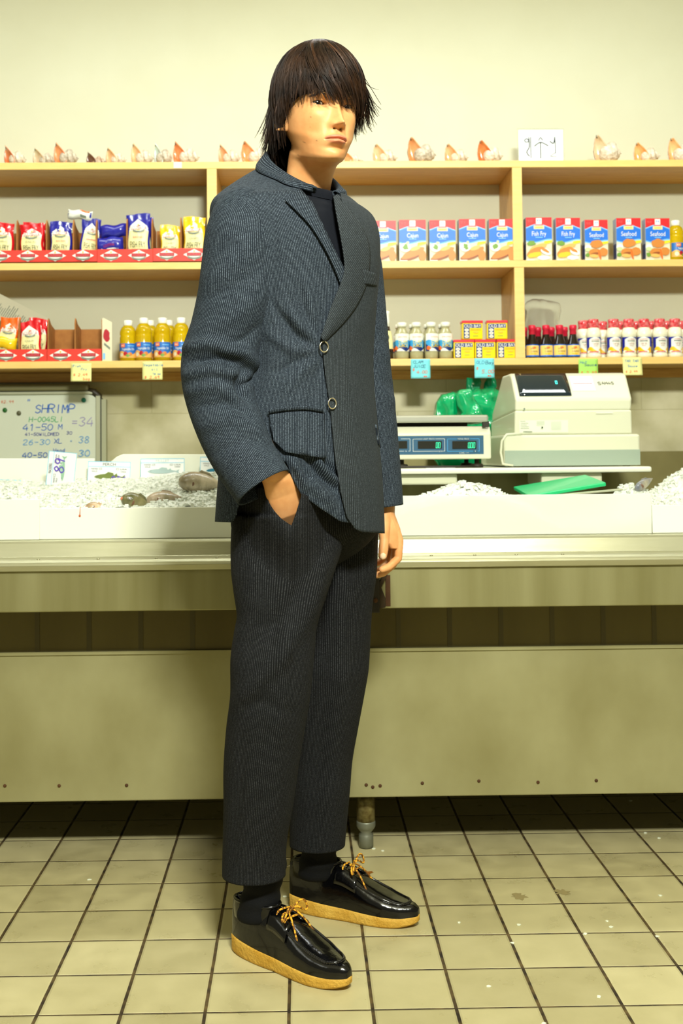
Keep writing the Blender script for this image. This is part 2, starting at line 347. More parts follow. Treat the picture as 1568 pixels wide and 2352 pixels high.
M_woodv = mat('shelf_wood_upright', (222, 178, 98), .45, noise_=.5, nscale=9, col2=(188, 136, 62), stretch=(14, 14, 1.2), bump=.05, coat=.15)
M_edge = mat('shelf_edge_wood', (236, 200, 122), .4, noise_=.6, nscale=8, col2=(226, 186, 104), stretch=(1.5, 12, 12), coat=.2)
# ---- wall shelf : front at 4.20, back on the wall
SF = 4.20
def zat(x, y, Y=SF): return at(x, y, Y).z
ZT = [zat(730, 371), zat(730, 601), zat(730, 826)]; TH = .026
sh = thing('wall_shelf', 'long pale wooden shelf unit on the back wall, three boards with uprights', 'shelf', (0, SF, ZT[0]))
def bw(name, parent, fn, **k):
    mb = MB(); fn(mb); o = mb.build(name, None, **k)
    o.parent = parent; o.matrix_parent_inverse = Matrix.Translation(-Vector(parent.location)) if parent.rotation_euler.z == 0 else parent_world(parent).inverted(); return o
for i, z in enumerate(ZT):
    def f(mb, z=z, i=i):
        mb.box(-2.2, 2.2, SF+.012, WALLY-.001, z-TH+.001, z, M_wood)
        mb.box(-2.2, 2.2, SF, SF+.012, z-TH, z+.001, M_edge, bev=.0015)
        if i == 2: mb.box(-2.2, 2.2, WALLY-.03, WALLY-.001, z-TH-.035, z-TH, M_wood)
    bw('shelf_board', sh, f)
for xt in (486.5, 1188):
    for a, b in ((0, 1), (1, 2)):
        X = at(xt if xt < 900 else 1188+a*5, 480 if a == 0 else 700, SF).x
        def f(mb, X=X, a=a, b=b):
            w = .0185
            mb.box(X-w, X+w, SF+.012, WALLY-.001, ZT[b]+.0015, ZT[a]-TH-.0005, M_woodv)
            mb.box(X-w, X+w, SF+.0005, SF+.012, ZT[b]+.0015, ZT[a]-TH-.0005, M_edge)
        bw('upright', sh, f)
mb = MB(); p = at(408, 378, SF); mb.box(p.x-.016, p.x+.016, SF-.0015, SF-.0003, p.z-.014, p.z+.01, mat('tape', (240, 236, 214), .3, alpha=.8))
tag(mb.build('adhesive_tape'), 'scrap of clear tape stuck on the top shelf edge under the large orange shell', 'tape')
# ---- display case
M_st = mat('steel_deck', (184, 182, 152), .34, metal=.7, noise_=.5, nscale=4, col2=(160, 158, 124), stretch=(.6, 6, 6), bump=.03)
def steel(name, c1, c2, rough, metal, st):
    return mat(name, c1, rough, metal=metal, noise_=.5, nscale=3.2, col2=c2, stretch=st, bump=.02, bscale=300)
M_ap = steel('steel_apron', (160, 156, 112), (120, 114, 66), .42, .55, (3.5, 1, .25))
M_lo = steel('steel_panel', (176, 172, 128), (140, 134, 88), .45, .45, (1.2, 1, .9))
M_dk = mat('dark_metal', (40, 34, 22), .6)
M_rust = mat('rust', (84, 52, 16), .8, noise_=.5, nscale=40, col2=(60, 34, 10))
case = thing('display_case', 'long stainless steel fish counter on legs behind the standing man', 'counter', (0, 2.9, 0))
YA = 2.67; zl0 = zat(730, 1306, YA); zl1 = zat(730, 1281, YA); yb = 2.93; zs = zl1-.004; zr = zat(730, 1236, yb)
def f(mb):
    prof = [(YA, zl0), (YA-.004, zl0+.014), (YA, zl1-.006), (YA+.008, zl1), (YA+.03, zl1), (YA+.034, zs-.006), (yb-.012, zs-.01), (yb, zr-.006), (yb+.006, zr), (yb+.05, zr), (yb+.06, zr-.05), (4.40, zr-.05), (4.40, zr-.08), (YA+.04, zl0-.01), (YA+.04, zl0)]
    mb.prism(prof, -3.2, 3.2, M_st, bev=.0012)
bw('worktop', case, f)
def f(mb): mb.box(-3.2, 3.2, YA+.008, YA+.038, .655, zl0+.002, M_ap, bev=.003)
bw('apron', case, f)
def f(mb):
    mb.box(-3.2, 3.2, 2.85, 2.87, .150, .53, M_lo, bev=.003)
    mb.box(-3.2, 3.2, 2.845, 2.85, .522, .53, M_lo)
bw('lower_panel', case, f)
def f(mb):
    mb.box(-3.2, 3.2, 2.853, 2.88, .53, .665, mat('recess_shade_steel', (112, 102, 58), .6, metal=.3, noise_=.5, nscale=3, col2=(92, 82, 42), stretch=(2, 1, .6)))  # steel darkened: the apron's shadow is put into its colour
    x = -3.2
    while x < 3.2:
        mb.box(x, x+.012, 2.8515, 2.853, .531, .66, mat('recess_stripe', (84, 76, 40), .6)); x += .1325  # darker vertical stripes at even spacing
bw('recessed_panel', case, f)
def f(mb): mb.box(-3.2, 3.2, 4.0, 4.4, .15, zr-.08, M_ap)
bw('rear_panel', case, f)
for X, lab in ((at(840, 1880, 2.92).x, 1), (-1.9, 0), (2.1, 0)):
    def f(mb, X=X):
        mb.lathe([(.024, .06), (.024, .152)], M_lo if 0 else mat('leg_metal', (150, 140, 90), .4, metal=.6, noise_=.4, nscale=60, col2=(90, 74, 36)), (X, 2.92, 0))
        mb.lathe([(.014, 0), (.019, .002), (.019, .034), (.014, .04), (.022, .05), (.025, .056), (.025, .066), (.024, .07)], mat('foot_metal', (120, 122, 104), .45, metal=.5), (X, 2.92, 0))
    bw('leg', case, f)
for (xx, yy) in ((841, 1804), (856, 1809), (873, 1806), (970, 1800), (1100, 1795), (1236, 1798), (1370, 1794), (10, 1806), (135, 1806), (290, 1805)):
    p = at(xx, yy, 2.845)
    bw('screw', case, lambda mb: mb.ball((p.x, 2.849, p.z), .0045, M_rust, 6, (1, .5, 1)))
def f(mb):
    a = at(868, 1322, YA); b = at(868, 1405, YA)
    mb.box(a.x-.028, a.x+.002, YA-.022, YA+.006, b.z, a.z, M_dk, bev=.003)
    mb.prism([(a.x+.002, b.z+.01), (a.x+.016, b.z+.012), (a.x+.016, b.z+.035), (a.x+.006, b.z+.06), (a.x+.022, a.z+.004), (a.x+.014, a.z+.006), (a.x-.006, b.z+.06)], YA-.018, YA+.004, mat('rust_dark', (66, 50, 20), .6, noise_=.5, nscale=60, col2=(40, 26, 10)), axis='y', bev=.001)
    mb.ball((a.x-.008, YA-.022, b.z+.03), .006, M_rust, 6)
    mb.box(a.x+.018, a.x+.03, YA+.0065, YA+.0078, b.z+.012, a.z, M_rust)
bw('latch', case, f)
mb = MB()
for xx in (85, 223, 357, 497, 992, 1092, 1188, 1295):
    p = at(xx, 1285, YA+.006); mb.lathe([(.004, 0), (.004, .0015), (.002, .0025)], M_st, (p.x, YA+.02, zl1), n=10)
o = mb.build('rivets', None); o.parent = case; o.matrix_parent_inverse = Matrix.Translation((0, -2.9, 0)); o['kind'] = 'stuff'
# grime in the gutter
def blob_mesh(c, r, m, n=16, z=0.0006, jag=.35, sx=1, th=.0008):
    mb = MB(); V = []
    for k in range(n):
        a = 2*PI*k/n; q = r*(1+random.uniform(-jag, jag)); V.append((c[0]+q*sx*math.cos(a), c[1]+q*math.sin(a)))
    mb.prism(V, z, z+th, m, axis='z'); return mb
for (xx, yy, r, sx, c, nm, lb) in ((840, 2005, .009, 2.4, (140, 84, 14), 'rust_spill', 'rust brown drip mark on the floor tile beside the rear shoe'),):
    p = atz(xx, yy, 0); tag(blob_mesh(p, r, mat('rust_stain', c, .5), sx=sx).build(nm), lb, 'stain')
mb = MB(); random.seed(3)
for (xx, yy) in ((1394, 2117), (1402, 2130), (1343, 2146), (1122, 2267), (1190, 2125), (858, 1950), (827, 1940), (879, 1955), (1481, 1914), (1513, 1926), (1516, 2058), (1508, 2152), (1176, 2167), (1054, 2120), (690, 1985), (654, 2060), (205, 2021), (1248, 2352), (1375, 2290), (1447, 1840)):
    p = atz(xx, yy, 0); n = 5; V = [(p.x+.006*random.uniform(.4, 1)*math.cos(2*PI*k/n), p.y+.006*random.uniform(.4, 1)*math.sin(2*PI*k/n)) for k in range(n)]
    mb.prism(V, .0004, .002, mat('ice_chip', (232, 236, 210), .2), axis='z')
tag(mb.build('ice_chips'), 'tiny pale ice chips and scraps scattered over the floor tiles', 'ice', kind='stuff')
for (xx, yy, lb) in ((1192, 2060, 'damp dark splash on a floor tile right of the rear shoe, nearer of two'), (1292, 2050, 'damp dark splash on a floor tile at far right of the rear shoe')):
    p = atz(xx, yy, 0); tag(blob_mesh(p, .016, mat('damp_tile', (150, 136, 92), .25), n=22, jag=.45, th=.0003).build('water_splash'), lb, 'stain')
# ---- acrylic guards in front of the ice
M_acr = mat('acrylic_white', (238, 240, 222), .25, coat=.3)
M_fro = mat('acrylic_frosted', (248, 250, 238), .4, trans=.38, ior=1.3)
YG = 2.975
def guard(name, lab, x0, x1, yt, ybot, Y, m, th=.006, grp='acrylic guards'):
    a = at(x0, yt, Y); b = at(x1, ybot, Y); mb = MB(); mb.box(a.x, b.x, Y, Y+th, zr+.0005, a.z, m, bev=.0015)
    return tag(mb.build(name, loc=None), lab, 'guard', grp)
guard('acrylic_guard', 'white acrylic guard board in front of the ice, left of the man', 90, 700, 1168, 1236, YG, M_acr)
guard('acrylic_guard', 'short brighter white guard board at the far left end of the counter', -260, 90, 1150, 1240, YG-.01, M_acr)
guard('acrylic_guard', 'long frosted see-through guard board in front of the ice, right of the man', 700, 1497, 1141, 1226, YG, M_fro)
guard('acrylic_guard', 'low white guard board at the far right end of the counter', 1497, 1800, 1160, 1222, YG+.006, M_acr)
# drip on the left guard
p = at(183, 1183, YG-.002); mb = MB(); mb.tube([(p.x+.001, YG-.001, p.z+.022), (p.x, YG-.001, p.z)], [.0007, .0012], mat('drip', (200, 96, 50), .3)); mb.ball((p.x, YG-.0015, p.z-.002), .003, mat('drip', (200, 96, 50)), 8, (1, .4, 1.2))
tag(mb.build('drip_mark'), 'thin orange drip running down the left white guard board', 'stain')
# ---- white back boards behind the ice
YB = 3.78
def board(lab, pts, Y=YB, m=M_acr, th=.012, name='back_board'):
    P = [at(x, y, Y) for x, y in pts]; mb = MB(); mb.prism([(q.x, max(q.z, zr-.049)) for q in P], Y, Y+th, m, axis='y', bev=.002); return tag(mb.build(name), lab, 'board', 'white boards behind the ice')
board('plain white board behind the ice in front of the whiteboard', [(-200, 1053), (217, 1053), (218, 1240), (-200, 1240)])
board('long white board with a sloping left corner behind the fish cards', [(205, 1240), (206, 1068), (250, 1064), (268, 1049), (282, 1043), (640, 1044), (640, 1240)])
def f(mb):
    mb.box(-.1, 3.2, 4.41, 4.43, .7, at(1100, 1040, 4.41).z, mat('splash_steel', (150, 142, 92), .5, metal=.3, noise_=.4, nscale=3, col2=(120, 112, 68)))
    a = at(1115, 1107, 4.41); mb.ball((a.x, 4.408, a.z), .009, M_rust, 8, (1, .5, 1))
o = MB(); f(o); tag(o.build('splash_back'), 'dull steel backing strip behind the right ice bed with a rusty bolt', 'panel')
# ---- ledge with register
YL = 3.55; zL = at(1100, 1075, YL).z
mb = MB(); p0 = at(880, 1075, YL); p1 = at(1497, 1079, YL)
mb.box(.045, p1.x, YL, 4.14, zL-.018, zL, mat('ledge_white', (236, 236, 214), .35, coat=.3), bev=.006)
lg = tag(mb.build('counter_ledge'), 'white plastic ledge carrying the scale and the cash register', 'ledge')
for (x0, x1, l) in ((795, 1050, 'white block under the ledge below the scale'), (1243, 1383, 'white block under the ledge below the cash register')):
    a = at(x0, 1091, YL+.03); b = at(x1, 1113, YL+.03); mb = MB(); mb.box(a.x, b.x, YL+.03, YL+.25, b.z, zL-.0185, mat('block_white', (214, 214, 182), .4), bev=.006); tag(mb.build('support_block'), l, 'block', 'support blocks')
mb = MB(); mb.box(p0.x-.2, p1.x+.1, 4.0, 4.02, zr-.03, zL-.019, M_ap); tag(mb.build('ledge_stand'), 'steel upright holding the white ledge above the counter', 'stand')
# ------------------------------------------------------------------ crushed ice
M_ice = mat('ice', (236, 240, 226), .28, spec=.6, bump=.5, bscale=160, trans=.12)
def ice_bed(name, lab, x0, x1, y0, y1, hf, n=None, lumps=True, seed=1, step=.009):
    rnd = random.Random(seed); nx = int((x1-x0)/step); ny = int((y1-y0)/step); P = []
    for j in range(ny+1):
        r = []
        for i in range(nx+1):
            x = x0+(x1-x0)*i/nx; y = y0+(y1-y0)*j/ny
            h = hf(x, y)
            h += .009*noise.noise(Vector((x*28, y*28, seed)))+.012*noise.noise(Vector((x*9, y*9, seed+3)))+rnd.uniform(-.0035, .0035)
            r.append((x+rnd.uniform(-.003, .003), y+rnd.uniform(-.003, .003), h))
        P.append(r)
    mb = MB(); mb.grid(P, M_ice, smooth=False)
    n = n or int((x1-x0)*(y1-y0)*5200)
    for k in range(n):     # loose crushed pieces
        x = rnd.uniform(x0, x1); y = rnd.uniform(y0, y1); h = hf(x, y)+.009*noise.noise(Vector((x*28, y*28, seed)))+.012*noise.noise(Vector((x*9, y*9, seed+3))); s = rnd.uniform(.003, .0075)
        V = [(x+s*a*rnd.uniform(.1, 1.3), y+s*b*rnd.uniform(.1, 1.3), h+.002+s*c*rnd.uniform(.2, 1.1)) for a in (-1, 1) for b in (-1, 1) for c in (-.7, .9)]
        mb.add(V, [(0, 1, 3, 2), (4, 6, 7, 5), (0, 4, 5, 1), (2, 3, 7, 6), (0, 2, 6, 4), (1, 5, 7, 3)], M_ice)
    return tag(mb.build(name), lab, 'ice', kind='stuff')
def hz(x, y, Y): return at(x, y, Y).z
def sm(t): t = max(0, min(1, t)); return t*t*(3-2*t)
def left_ice(x, y):
    t = (y-2.985)/(3.76-2.985)
    z0 = hz(300, 1166, 2.985)-.004
    zb = .915+.045*sm((x+1.6)/1.3)-.01*math.sin(x*7)
    return z0+(zb-z0)*sm(t*1.15)
ice_bed('crushed_ice', 'bed of crushed ice left of the man with fish half buried in it', -1.55, .035, 2.985, 3.77, left_ice, seed=2)
def right_ice(x, y):
    t = (y-2.985)/.8; xx = (x-.45)
    z = .845+.02*math.sin(x*5)
    z += .085*math.exp(-((x-.49)/.17)**2-((y-3.1)/.16)**2)
    z += .165*math.exp(-((x-1.30)/.20)**2-((y-3.42)/.2)**2)+.05*math.exp(-((x-1.1)/.15)**2-((y-3.1)/.15)**2)
    z -= .02*math.exp(-((x-.75)/.15)**2)
    z += .085*math.exp(-((x-1.0)/.07)**2-((y-3.36)/.1)**2)
    return z
ice_bed('crushed_ice', 'crushed ice heap right of the man behind the frosted guard', .08, 1.65, 2.985, 3.5, right_ice, seed=5)
# ------------------------------------------------------------------ fish
def fish(lab, c, L, H, W, rz, ry, back, belly, mouth=True, pitch=0, name='fish', spot=None):
    root = thing(name, lab, 'fish', c, 'whole fish on the ice', rz)
    mk = 'fish_skin_%d_%d' % (back[0], back[1])
    m = mat(mk, back, .22, coat=.6, noise_=.35, nscale=26, col2=belly, bump=.25, bscale=120, stretch=(1, 1, .6))
    mb = MB(); N = 30; K = 26; P = []
    for i in range(N):
        t = i/(N-1); x = L*(t-.5)
        h = H*(math.sin(PI*min(1, t*.98+.02)**.75)**.75)*.5*(1 if t < .85 else 1); h = max(h, H*.05)
        w = W*.5*math.sin(PI*min(1, t+.02)**.7)**.8; w = max(w, .002)
        P.append([(x, w*math.cos(2*PI*k/K), h*math.sin(2*PI*k/K)*(1.05 if math.sin(2*PI*k/K) > 0 else .95)) for k in range(K)])
    mb.grid(P, m, closed=True, caps=True); b = mb.build('body', root)
    b.rotation_euler = (ry, pitch, 0)
    def sub(nm, fn): q = MB(); fn(q); o = q.build(nm, root); o.rotation_euler = (ry, pitch, 0); return o
    for s in (-1, 1):
        sub('eye', lambda q: (q.ball((-L*.5+L*.14, s*W*.26, H*.17), H*.07, mat('fish_eye_white', (200, 180, 110), .2), 8, (1, .4, 1)), q.ball((-L*.5+L*.14, s*W*.29, H*.17), H*.04, mat('fish_pupil', (14, 12, 8), .1), 8, (1, .4, 1))))
    sub('gill_cover', lambda q: q.tube([(-L*.5+L*.27, .0, H*.42), (-L*.5+L*.31, -W*.36, H*.25), (-L*.5+L*.33, -W*.49, 0), (-L*.5+L*.3, -W*.38, -H*.25)], [.001, .0025, .0035, .001], mat('fish_gill', (120, 84, 60), .3), n=6))
    if mouth: sub('mouth', lambda q: q.ball((-L*.5+L*.02, 0, -H*.02), H*.14, mat('fish_mouth', (214, 120, 84), .3), 8, (.7, .9, .8)))
    sub('dorsal_fin', lambda q: q.prism([(-L*.1, H*.44), (0, H*.62), (L*.2, H*.5), (L*.3, H*.3)], -.001, .001, m, axis='y'))
    return root
p = at(460, 1110, 3.3); fish('large grey-brown fish head resting on top of the ice beside the jacket', (p.x, 3.3, p.z), .13, .064, .06, .15, .1, (128, 116, 88), (206, 192, 164), False, .08)
p = at(313, 1156, 3.08); fish('dark green fish head poking from the ice right behind the left guard', (p.x, 3.08, p.z), .09, .05, .04, .5, .2, (66, 70, 36), (150, 142, 96), True, .35)
p = at(376, 1142, 3.15); fish('pale pinkish fish mostly covered by ice between the two larger fish heads', (p.x, 3.15, p.z-.006), .10, .045, .05, .2, -.1, (196, 176, 150), (120, 112, 84), False, -.1)
p = at(222, 1163, 3.04); fish('small reddish fish snout just showing over the left guard', (p.x, 3.04, p.z-.008), .06, .034, .03, .3, .1, (146, 120, 84), (226, 196, 160), True, .3)
# ------------------------------------------------------------------ fish price cards
M_card = mat('card_white', (240, 242, 236), .35); M_cblue = mat('card_blue', (120, 196, 226), .5); M_cgrey = mat('card_grey', (70, 74, 74), .5)
M_pur = mat('marker_purple', (96, 60, 190), .5); M_pk = mat('card_body', (228, 232, 224), .5)
M_f = {'g': mat('ink_fish_green', (110, 124, 50), .5), 'y': mat('ink_fish_yellow', (190, 180, 110), .5), 'b': mat('ink_fish_blue', (30, 120, 150), .5), 'm': mat('ink_fish_mint', (150, 190, 160), .5), 's': mat('ink_fish_silver', (168, 190, 186), .5)}
def card(lab, title, cx, yt, w, h, Y, rot, fishc, price=None, pm=None, faded=False):
    c = at(cx, yt, Y); s = Y/FPX; W = w*s; H = h*s
    root = thing('price_card', lab, 'card', (c.x, Y, c.z-H/2), 'fish price cards')
    root.rotation_euler = (-.1, rot, 0)
    mb = MB(); mb.box(-W/2, W/2, 0, .0015, -H/2, H/2, M_card); mb.build('card_panel', root)
    mb = MB(); A = Art(mb, planeY(0, 0, 0)); e = .02*H*2
    for (a, b, c2, d) in ((-W/2, -H/2, -W/2+.0016, H/2), (W/2-.0016, -H/2, W/2, H/2), (-W/2, H/2-.002, W/2, H/2), (-W/2, H*.5-H*.2, W/2, H*.5-H*.2+.0016), (-W/2, -H/2, W/2, -H/2+.0016)): A.rect(a, b, c2, d, M_cblue, 1, 1)
    A.text(title, 0, H*.395, H*.1, M_cgrey if not faded else mat('ink_faded', (188, 198, 190), .5), w=W*.3)
    for sx, t1, t2 in ((-1, 'FARMED', 'WILD'), (1, 'USA', 'CANADA')):
        A.text(t1, sx*W*.34, H*.22, H*.055, M_cgrey, w=W*.16); A.text(t2, sx*W*.34, H*.13, H*.055, M_cgrey, w=W*.13)
        A.line([(sx*W*.2-.004, H*.25), (sx*W*.2+.004, H*.25), (sx*W*.2+.004, H*.19), (sx*W*.2-.004, H*.19), (sx*W*.2-.004, H*.25)], .0008, M_cgrey)
    A.up(); M1 = M_f[fishc]; fl = W*.34; fh = H*.13 if title != 'MACKEREL' else H*.08
    up = [(-fl+2*fl*t, -H*.08+fh*math.sin(PI*t)**.8) for t in [i/12 for i in range(13)]]
    dn = [(-fl+2*fl*t, -H*.08-fh*.8*math.sin(PI*t)**.8) for t in [i/12 for i in range(13)]]
    A.rect(-fl, 0, fl, 0, M1, n=16, k=3, top=lambda u: -H*.08+fh*math.sin(PI*min(1, u*1.02))**.7*(1-.5*u)+.001, bot=lambda u: -H*.08-fh*.8*math.sin(PI*min(1, u*1.02))**.7*(1-.5*u))
    A.poly([(fl*.85, -H*.08), (fl*1.15, H*.02), (fl*1.06, -H*.08), (fl*1.15, -H*.18)], M1)
    A.poly([(-fl*.3, H*.02), (-fl*.05, H*.11), (fl*.3, H*.08), (fl*.35, -H*.02)], M1)
    A.poly([(fl*.4, H*.0), (fl*.55, H*.07), (fl*.62, -H*.05)], M1)
    A.ell(-fl*.78, -H*.05, H*.015, H*.015, M_cgrey, 8)
    if price: A.hand(price, pm[0]*W, pm[1]*H, pm[2]*H, M_pur, lw=H*.035)
    mb.build('printed_face', root); return root
card('fish card headed PERCH with a green fish and purple handwriting', 'PERCH', 250, 1060, 97, 62, 3.72, .03, 'g', '226', (.05, -.30, .24))
card('faded fish card headed MULLET with a long silver fish', 'MULLET', 373, 1053, 100, 52, 3.76, 0, 's', None, None, True)
card('partly hidden fish card with a blue and yellow fish beside the sleeve', '', 505, 1050, 92, 55, 3.70, .03, 'b')
cr = card('tilted MACKEREL card turned on its side with purple 89 on it', 'MACKEREL', 141, 1044, 78, 66, 3.6, -PI/2+.1, 'm', '89', (-.12, -.10, .34))
card('fish card sunk almost wholly in the ice at far left', '', 22, 1102, 50, 20, 3.72, .06, 's')
# ------------------------------------------------------------------ whiteboard
wbY = 4.40
M_wb = mat('whiteboard', (214, 220, 200), .18, coat=.4); M_al = mat('aluminium', (196, 198, 170), .35, metal=.6)
a = at(-60, 905, wbY); b = at(233, 1180, wbY); xr = at(233, 1000, wbY).x; zt = at(100, 898, wbY).z; zb = b.z
wb = thing('whiteboard', 'framed whiteboard with handwritten shrimp prices on the wall at left', 'whiteboard', ((a.x+xr)/2, wbY, zb))
bw('writing_panel', wb, lambda mb: mb.box(a.x-.3, xr-.012, wbY+.004, wbY+.03, zb, zt-.01, M_wb))
bw('frame', wb, lambda mb: (mb.box(xr-.022, xr-.004, wbY-.006, wbY+.035, zb, zt-.02, M_al, bev=.002), mb.box(xr-.004, xr, wbY-.004, wbY+.035, zb, zt-.03, mat('frame_dark', (40, 44, 30), .5)), mb.box(xr, xr+.018, wbY+.0, wbY+.035, zb, zt-.035, mat('frame_grey', (170, 172, 140), .5)), mb.box(a.x-.3, xr-.035, wbY-.006, wbY+.035, zt-.014, zt-.002, M_al, bev=.002)))
bw('top_rail', wb, lambda mb: mb.box(a.x-.3, xr-.05, wbY-.02, wbY+.035, zt+.0, zt+.026, mat('rail_dark', (112, 108, 70), .5), bev=.006))
bw('corner_cap', wb, lambda mb: mb.tube([(xr-.052, wbY+.008, zt-.002), (xr-.03, wbY+.008, zt-.006), (xr-.012, wbY+.008, zt-.022), (xr-.005, wbY+.008, zt-.045)], [.014, .015, .014, .008], mat('cap_dark', (46, 40, 22), .5), n=10))
def f(mb):
    A = Art(mb, lambda x, y, e: (x, wbY+.004-e, y)); s = wbY/FPX
    ink = {k: mat('marker_'+k, c, .5) for k, c in dict(blue=(24, 96, 190), navy=(40, 50, 150), green=(40, 170, 100), violet=(150, 140, 190), light=(90, 160, 220), red=(226, 140, 110)).items()}
    def W(t, x, y, h, c, lw=.11, wid=.62, sl=.12):
        q = at(x, y, wbY); A.hand(t, q.x, q.z, h*s, ink[c], lw=h*s*lw, wid=wid, slant=sl)
    W('"', 60, 932, 15, 'blue', .13); W('SHRIMP', 80, 948, 18, 'blue', .12, .68); W('"', 152, 950, 9, 'navy', .16)
    W('H-0045LI', 66, 969, 11, 'green', .13, .72); W('41-50', 52, 989, 14, 'blue', .12, .8); W('M', 133, 986, 11, 'blue', .13, .8); W('=34', 163, 979, 20, 'violet', .08, .7)
    W('41-50WILDMED', 57, 1001, 6.5, 'navy', .15, .8); W('30', 152, 998, 7, 'navy', .13, .8)
    W('26-30', 52, 1022, 12, 'light', .11, .85); W('XL', 124, 1018, 10, 'blue', .13, .8); W('=', 160, 1017, 8, 'light'); W('38', 180, 1018, 15, 'light', .09, .7)
    W('Head', 122, 1038, 8, 'blue', .13, .7); W('40-50', 51, 1051, 11, 'blue', .14, .85); W('30', 180, 1048, 14, 'light', .12, .8); W('$2.99', 2, 926, 6, 'red', .14, .8)
bw('handwriting', wb, f)
for (x, y, c, l) in ((192, 919, (10, 120, 96), 'teal round magnet at the top right corner of the whiteboard'), (11, 942, (30, 100, 30), 'green round magnet at the left of the whiteboard'), (43, 949, (90, 90, 60), 'grey round magnet on the whiteboard left of the word shrimp')):
    q = at(x, y, wbY); mb = MB(); mb.lathe([(.0085, 0), (.0095, .003), (.008, .006)], mat('magnet%d' % c[0], c, .35), n=20); o = mb.build('magnet', loc=(q.x, wbY+.0035, q.z)); o.rotation_euler = (PI/2, 0, 0); tag(o, l, 'magnet', 'whiteboard magnets')
# ------------------------------------------------------------------ acrylic sign with brush lettering
p = at(1242, 366, SF+.08); YS = SF+.08; s = YS/FPX
sg = thing('acrylic_sign', 'clear acrylic stand holding a white sheet with brushed Korean lettering', 'sign', (p.x, YS, ZT[0]+.001))
W2 = 55*s; H2 = 88*s
def f(mb): mb.box(-W2, W2, 0, .003, .001, H2, mat('clear_acrylic', (240, 244, 236), .05, trans=.9, ior=1.2))
mb = MB(); f(mb); mb.build('holder', sg)
mb = MB(); mb.box(-W2+.006, W2-.006, -.0016, -.0004, .002, H2-.008, mat('paper_white', (246, 250, 250), .6)); mb.build('paper_sheet', sg)
mb = MB(); A = Art(mb, planeY(-.0016, 0, 0)); ink = mat('brush_ink', (24, 40, 30), .6)
def zp(x, y): return ((x-1242)*s*1.0, (366-y)*s*(1.0))
def S(pts, w): A.line(smooth_poly([zp(1160+a/3.843, 260+b/3.843) for a, b in pts], 4), w, ink)
S([(205, 180), (190, 165), (170, 178), (180, 195), (205, 190), (208, 160)], .0034); S([(208, 155), (210, 240), (188, 285), (210, 322)], .0040); S([(224, 152), (224, 250), (226, 338)], .0034)
S([(296, 182), (312, 155), (330, 178)], .0034); S([(258, 232), (312, 198), (378, 228)], .0040); S([(312, 200), (312, 340)], .0040)
S([(398, 190), (418, 206), (432, 200), (440, 155)], .0040); S([(440, 152), (444, 220), (444, 295)], .0034); S([(444, 292), (405, 318), (408, 326), (455, 326)], .0022)
mb.build('brush_lettering', sg)
for dx in (-.032, .046):
    mb = MB(); mb.box(dx-.008, dx+.008, -.01, .014, .0005, .012, mat('clip_grey', (170, 176, 160), .3, alpha=.7), bev=.001); mb.build('foot', sg)
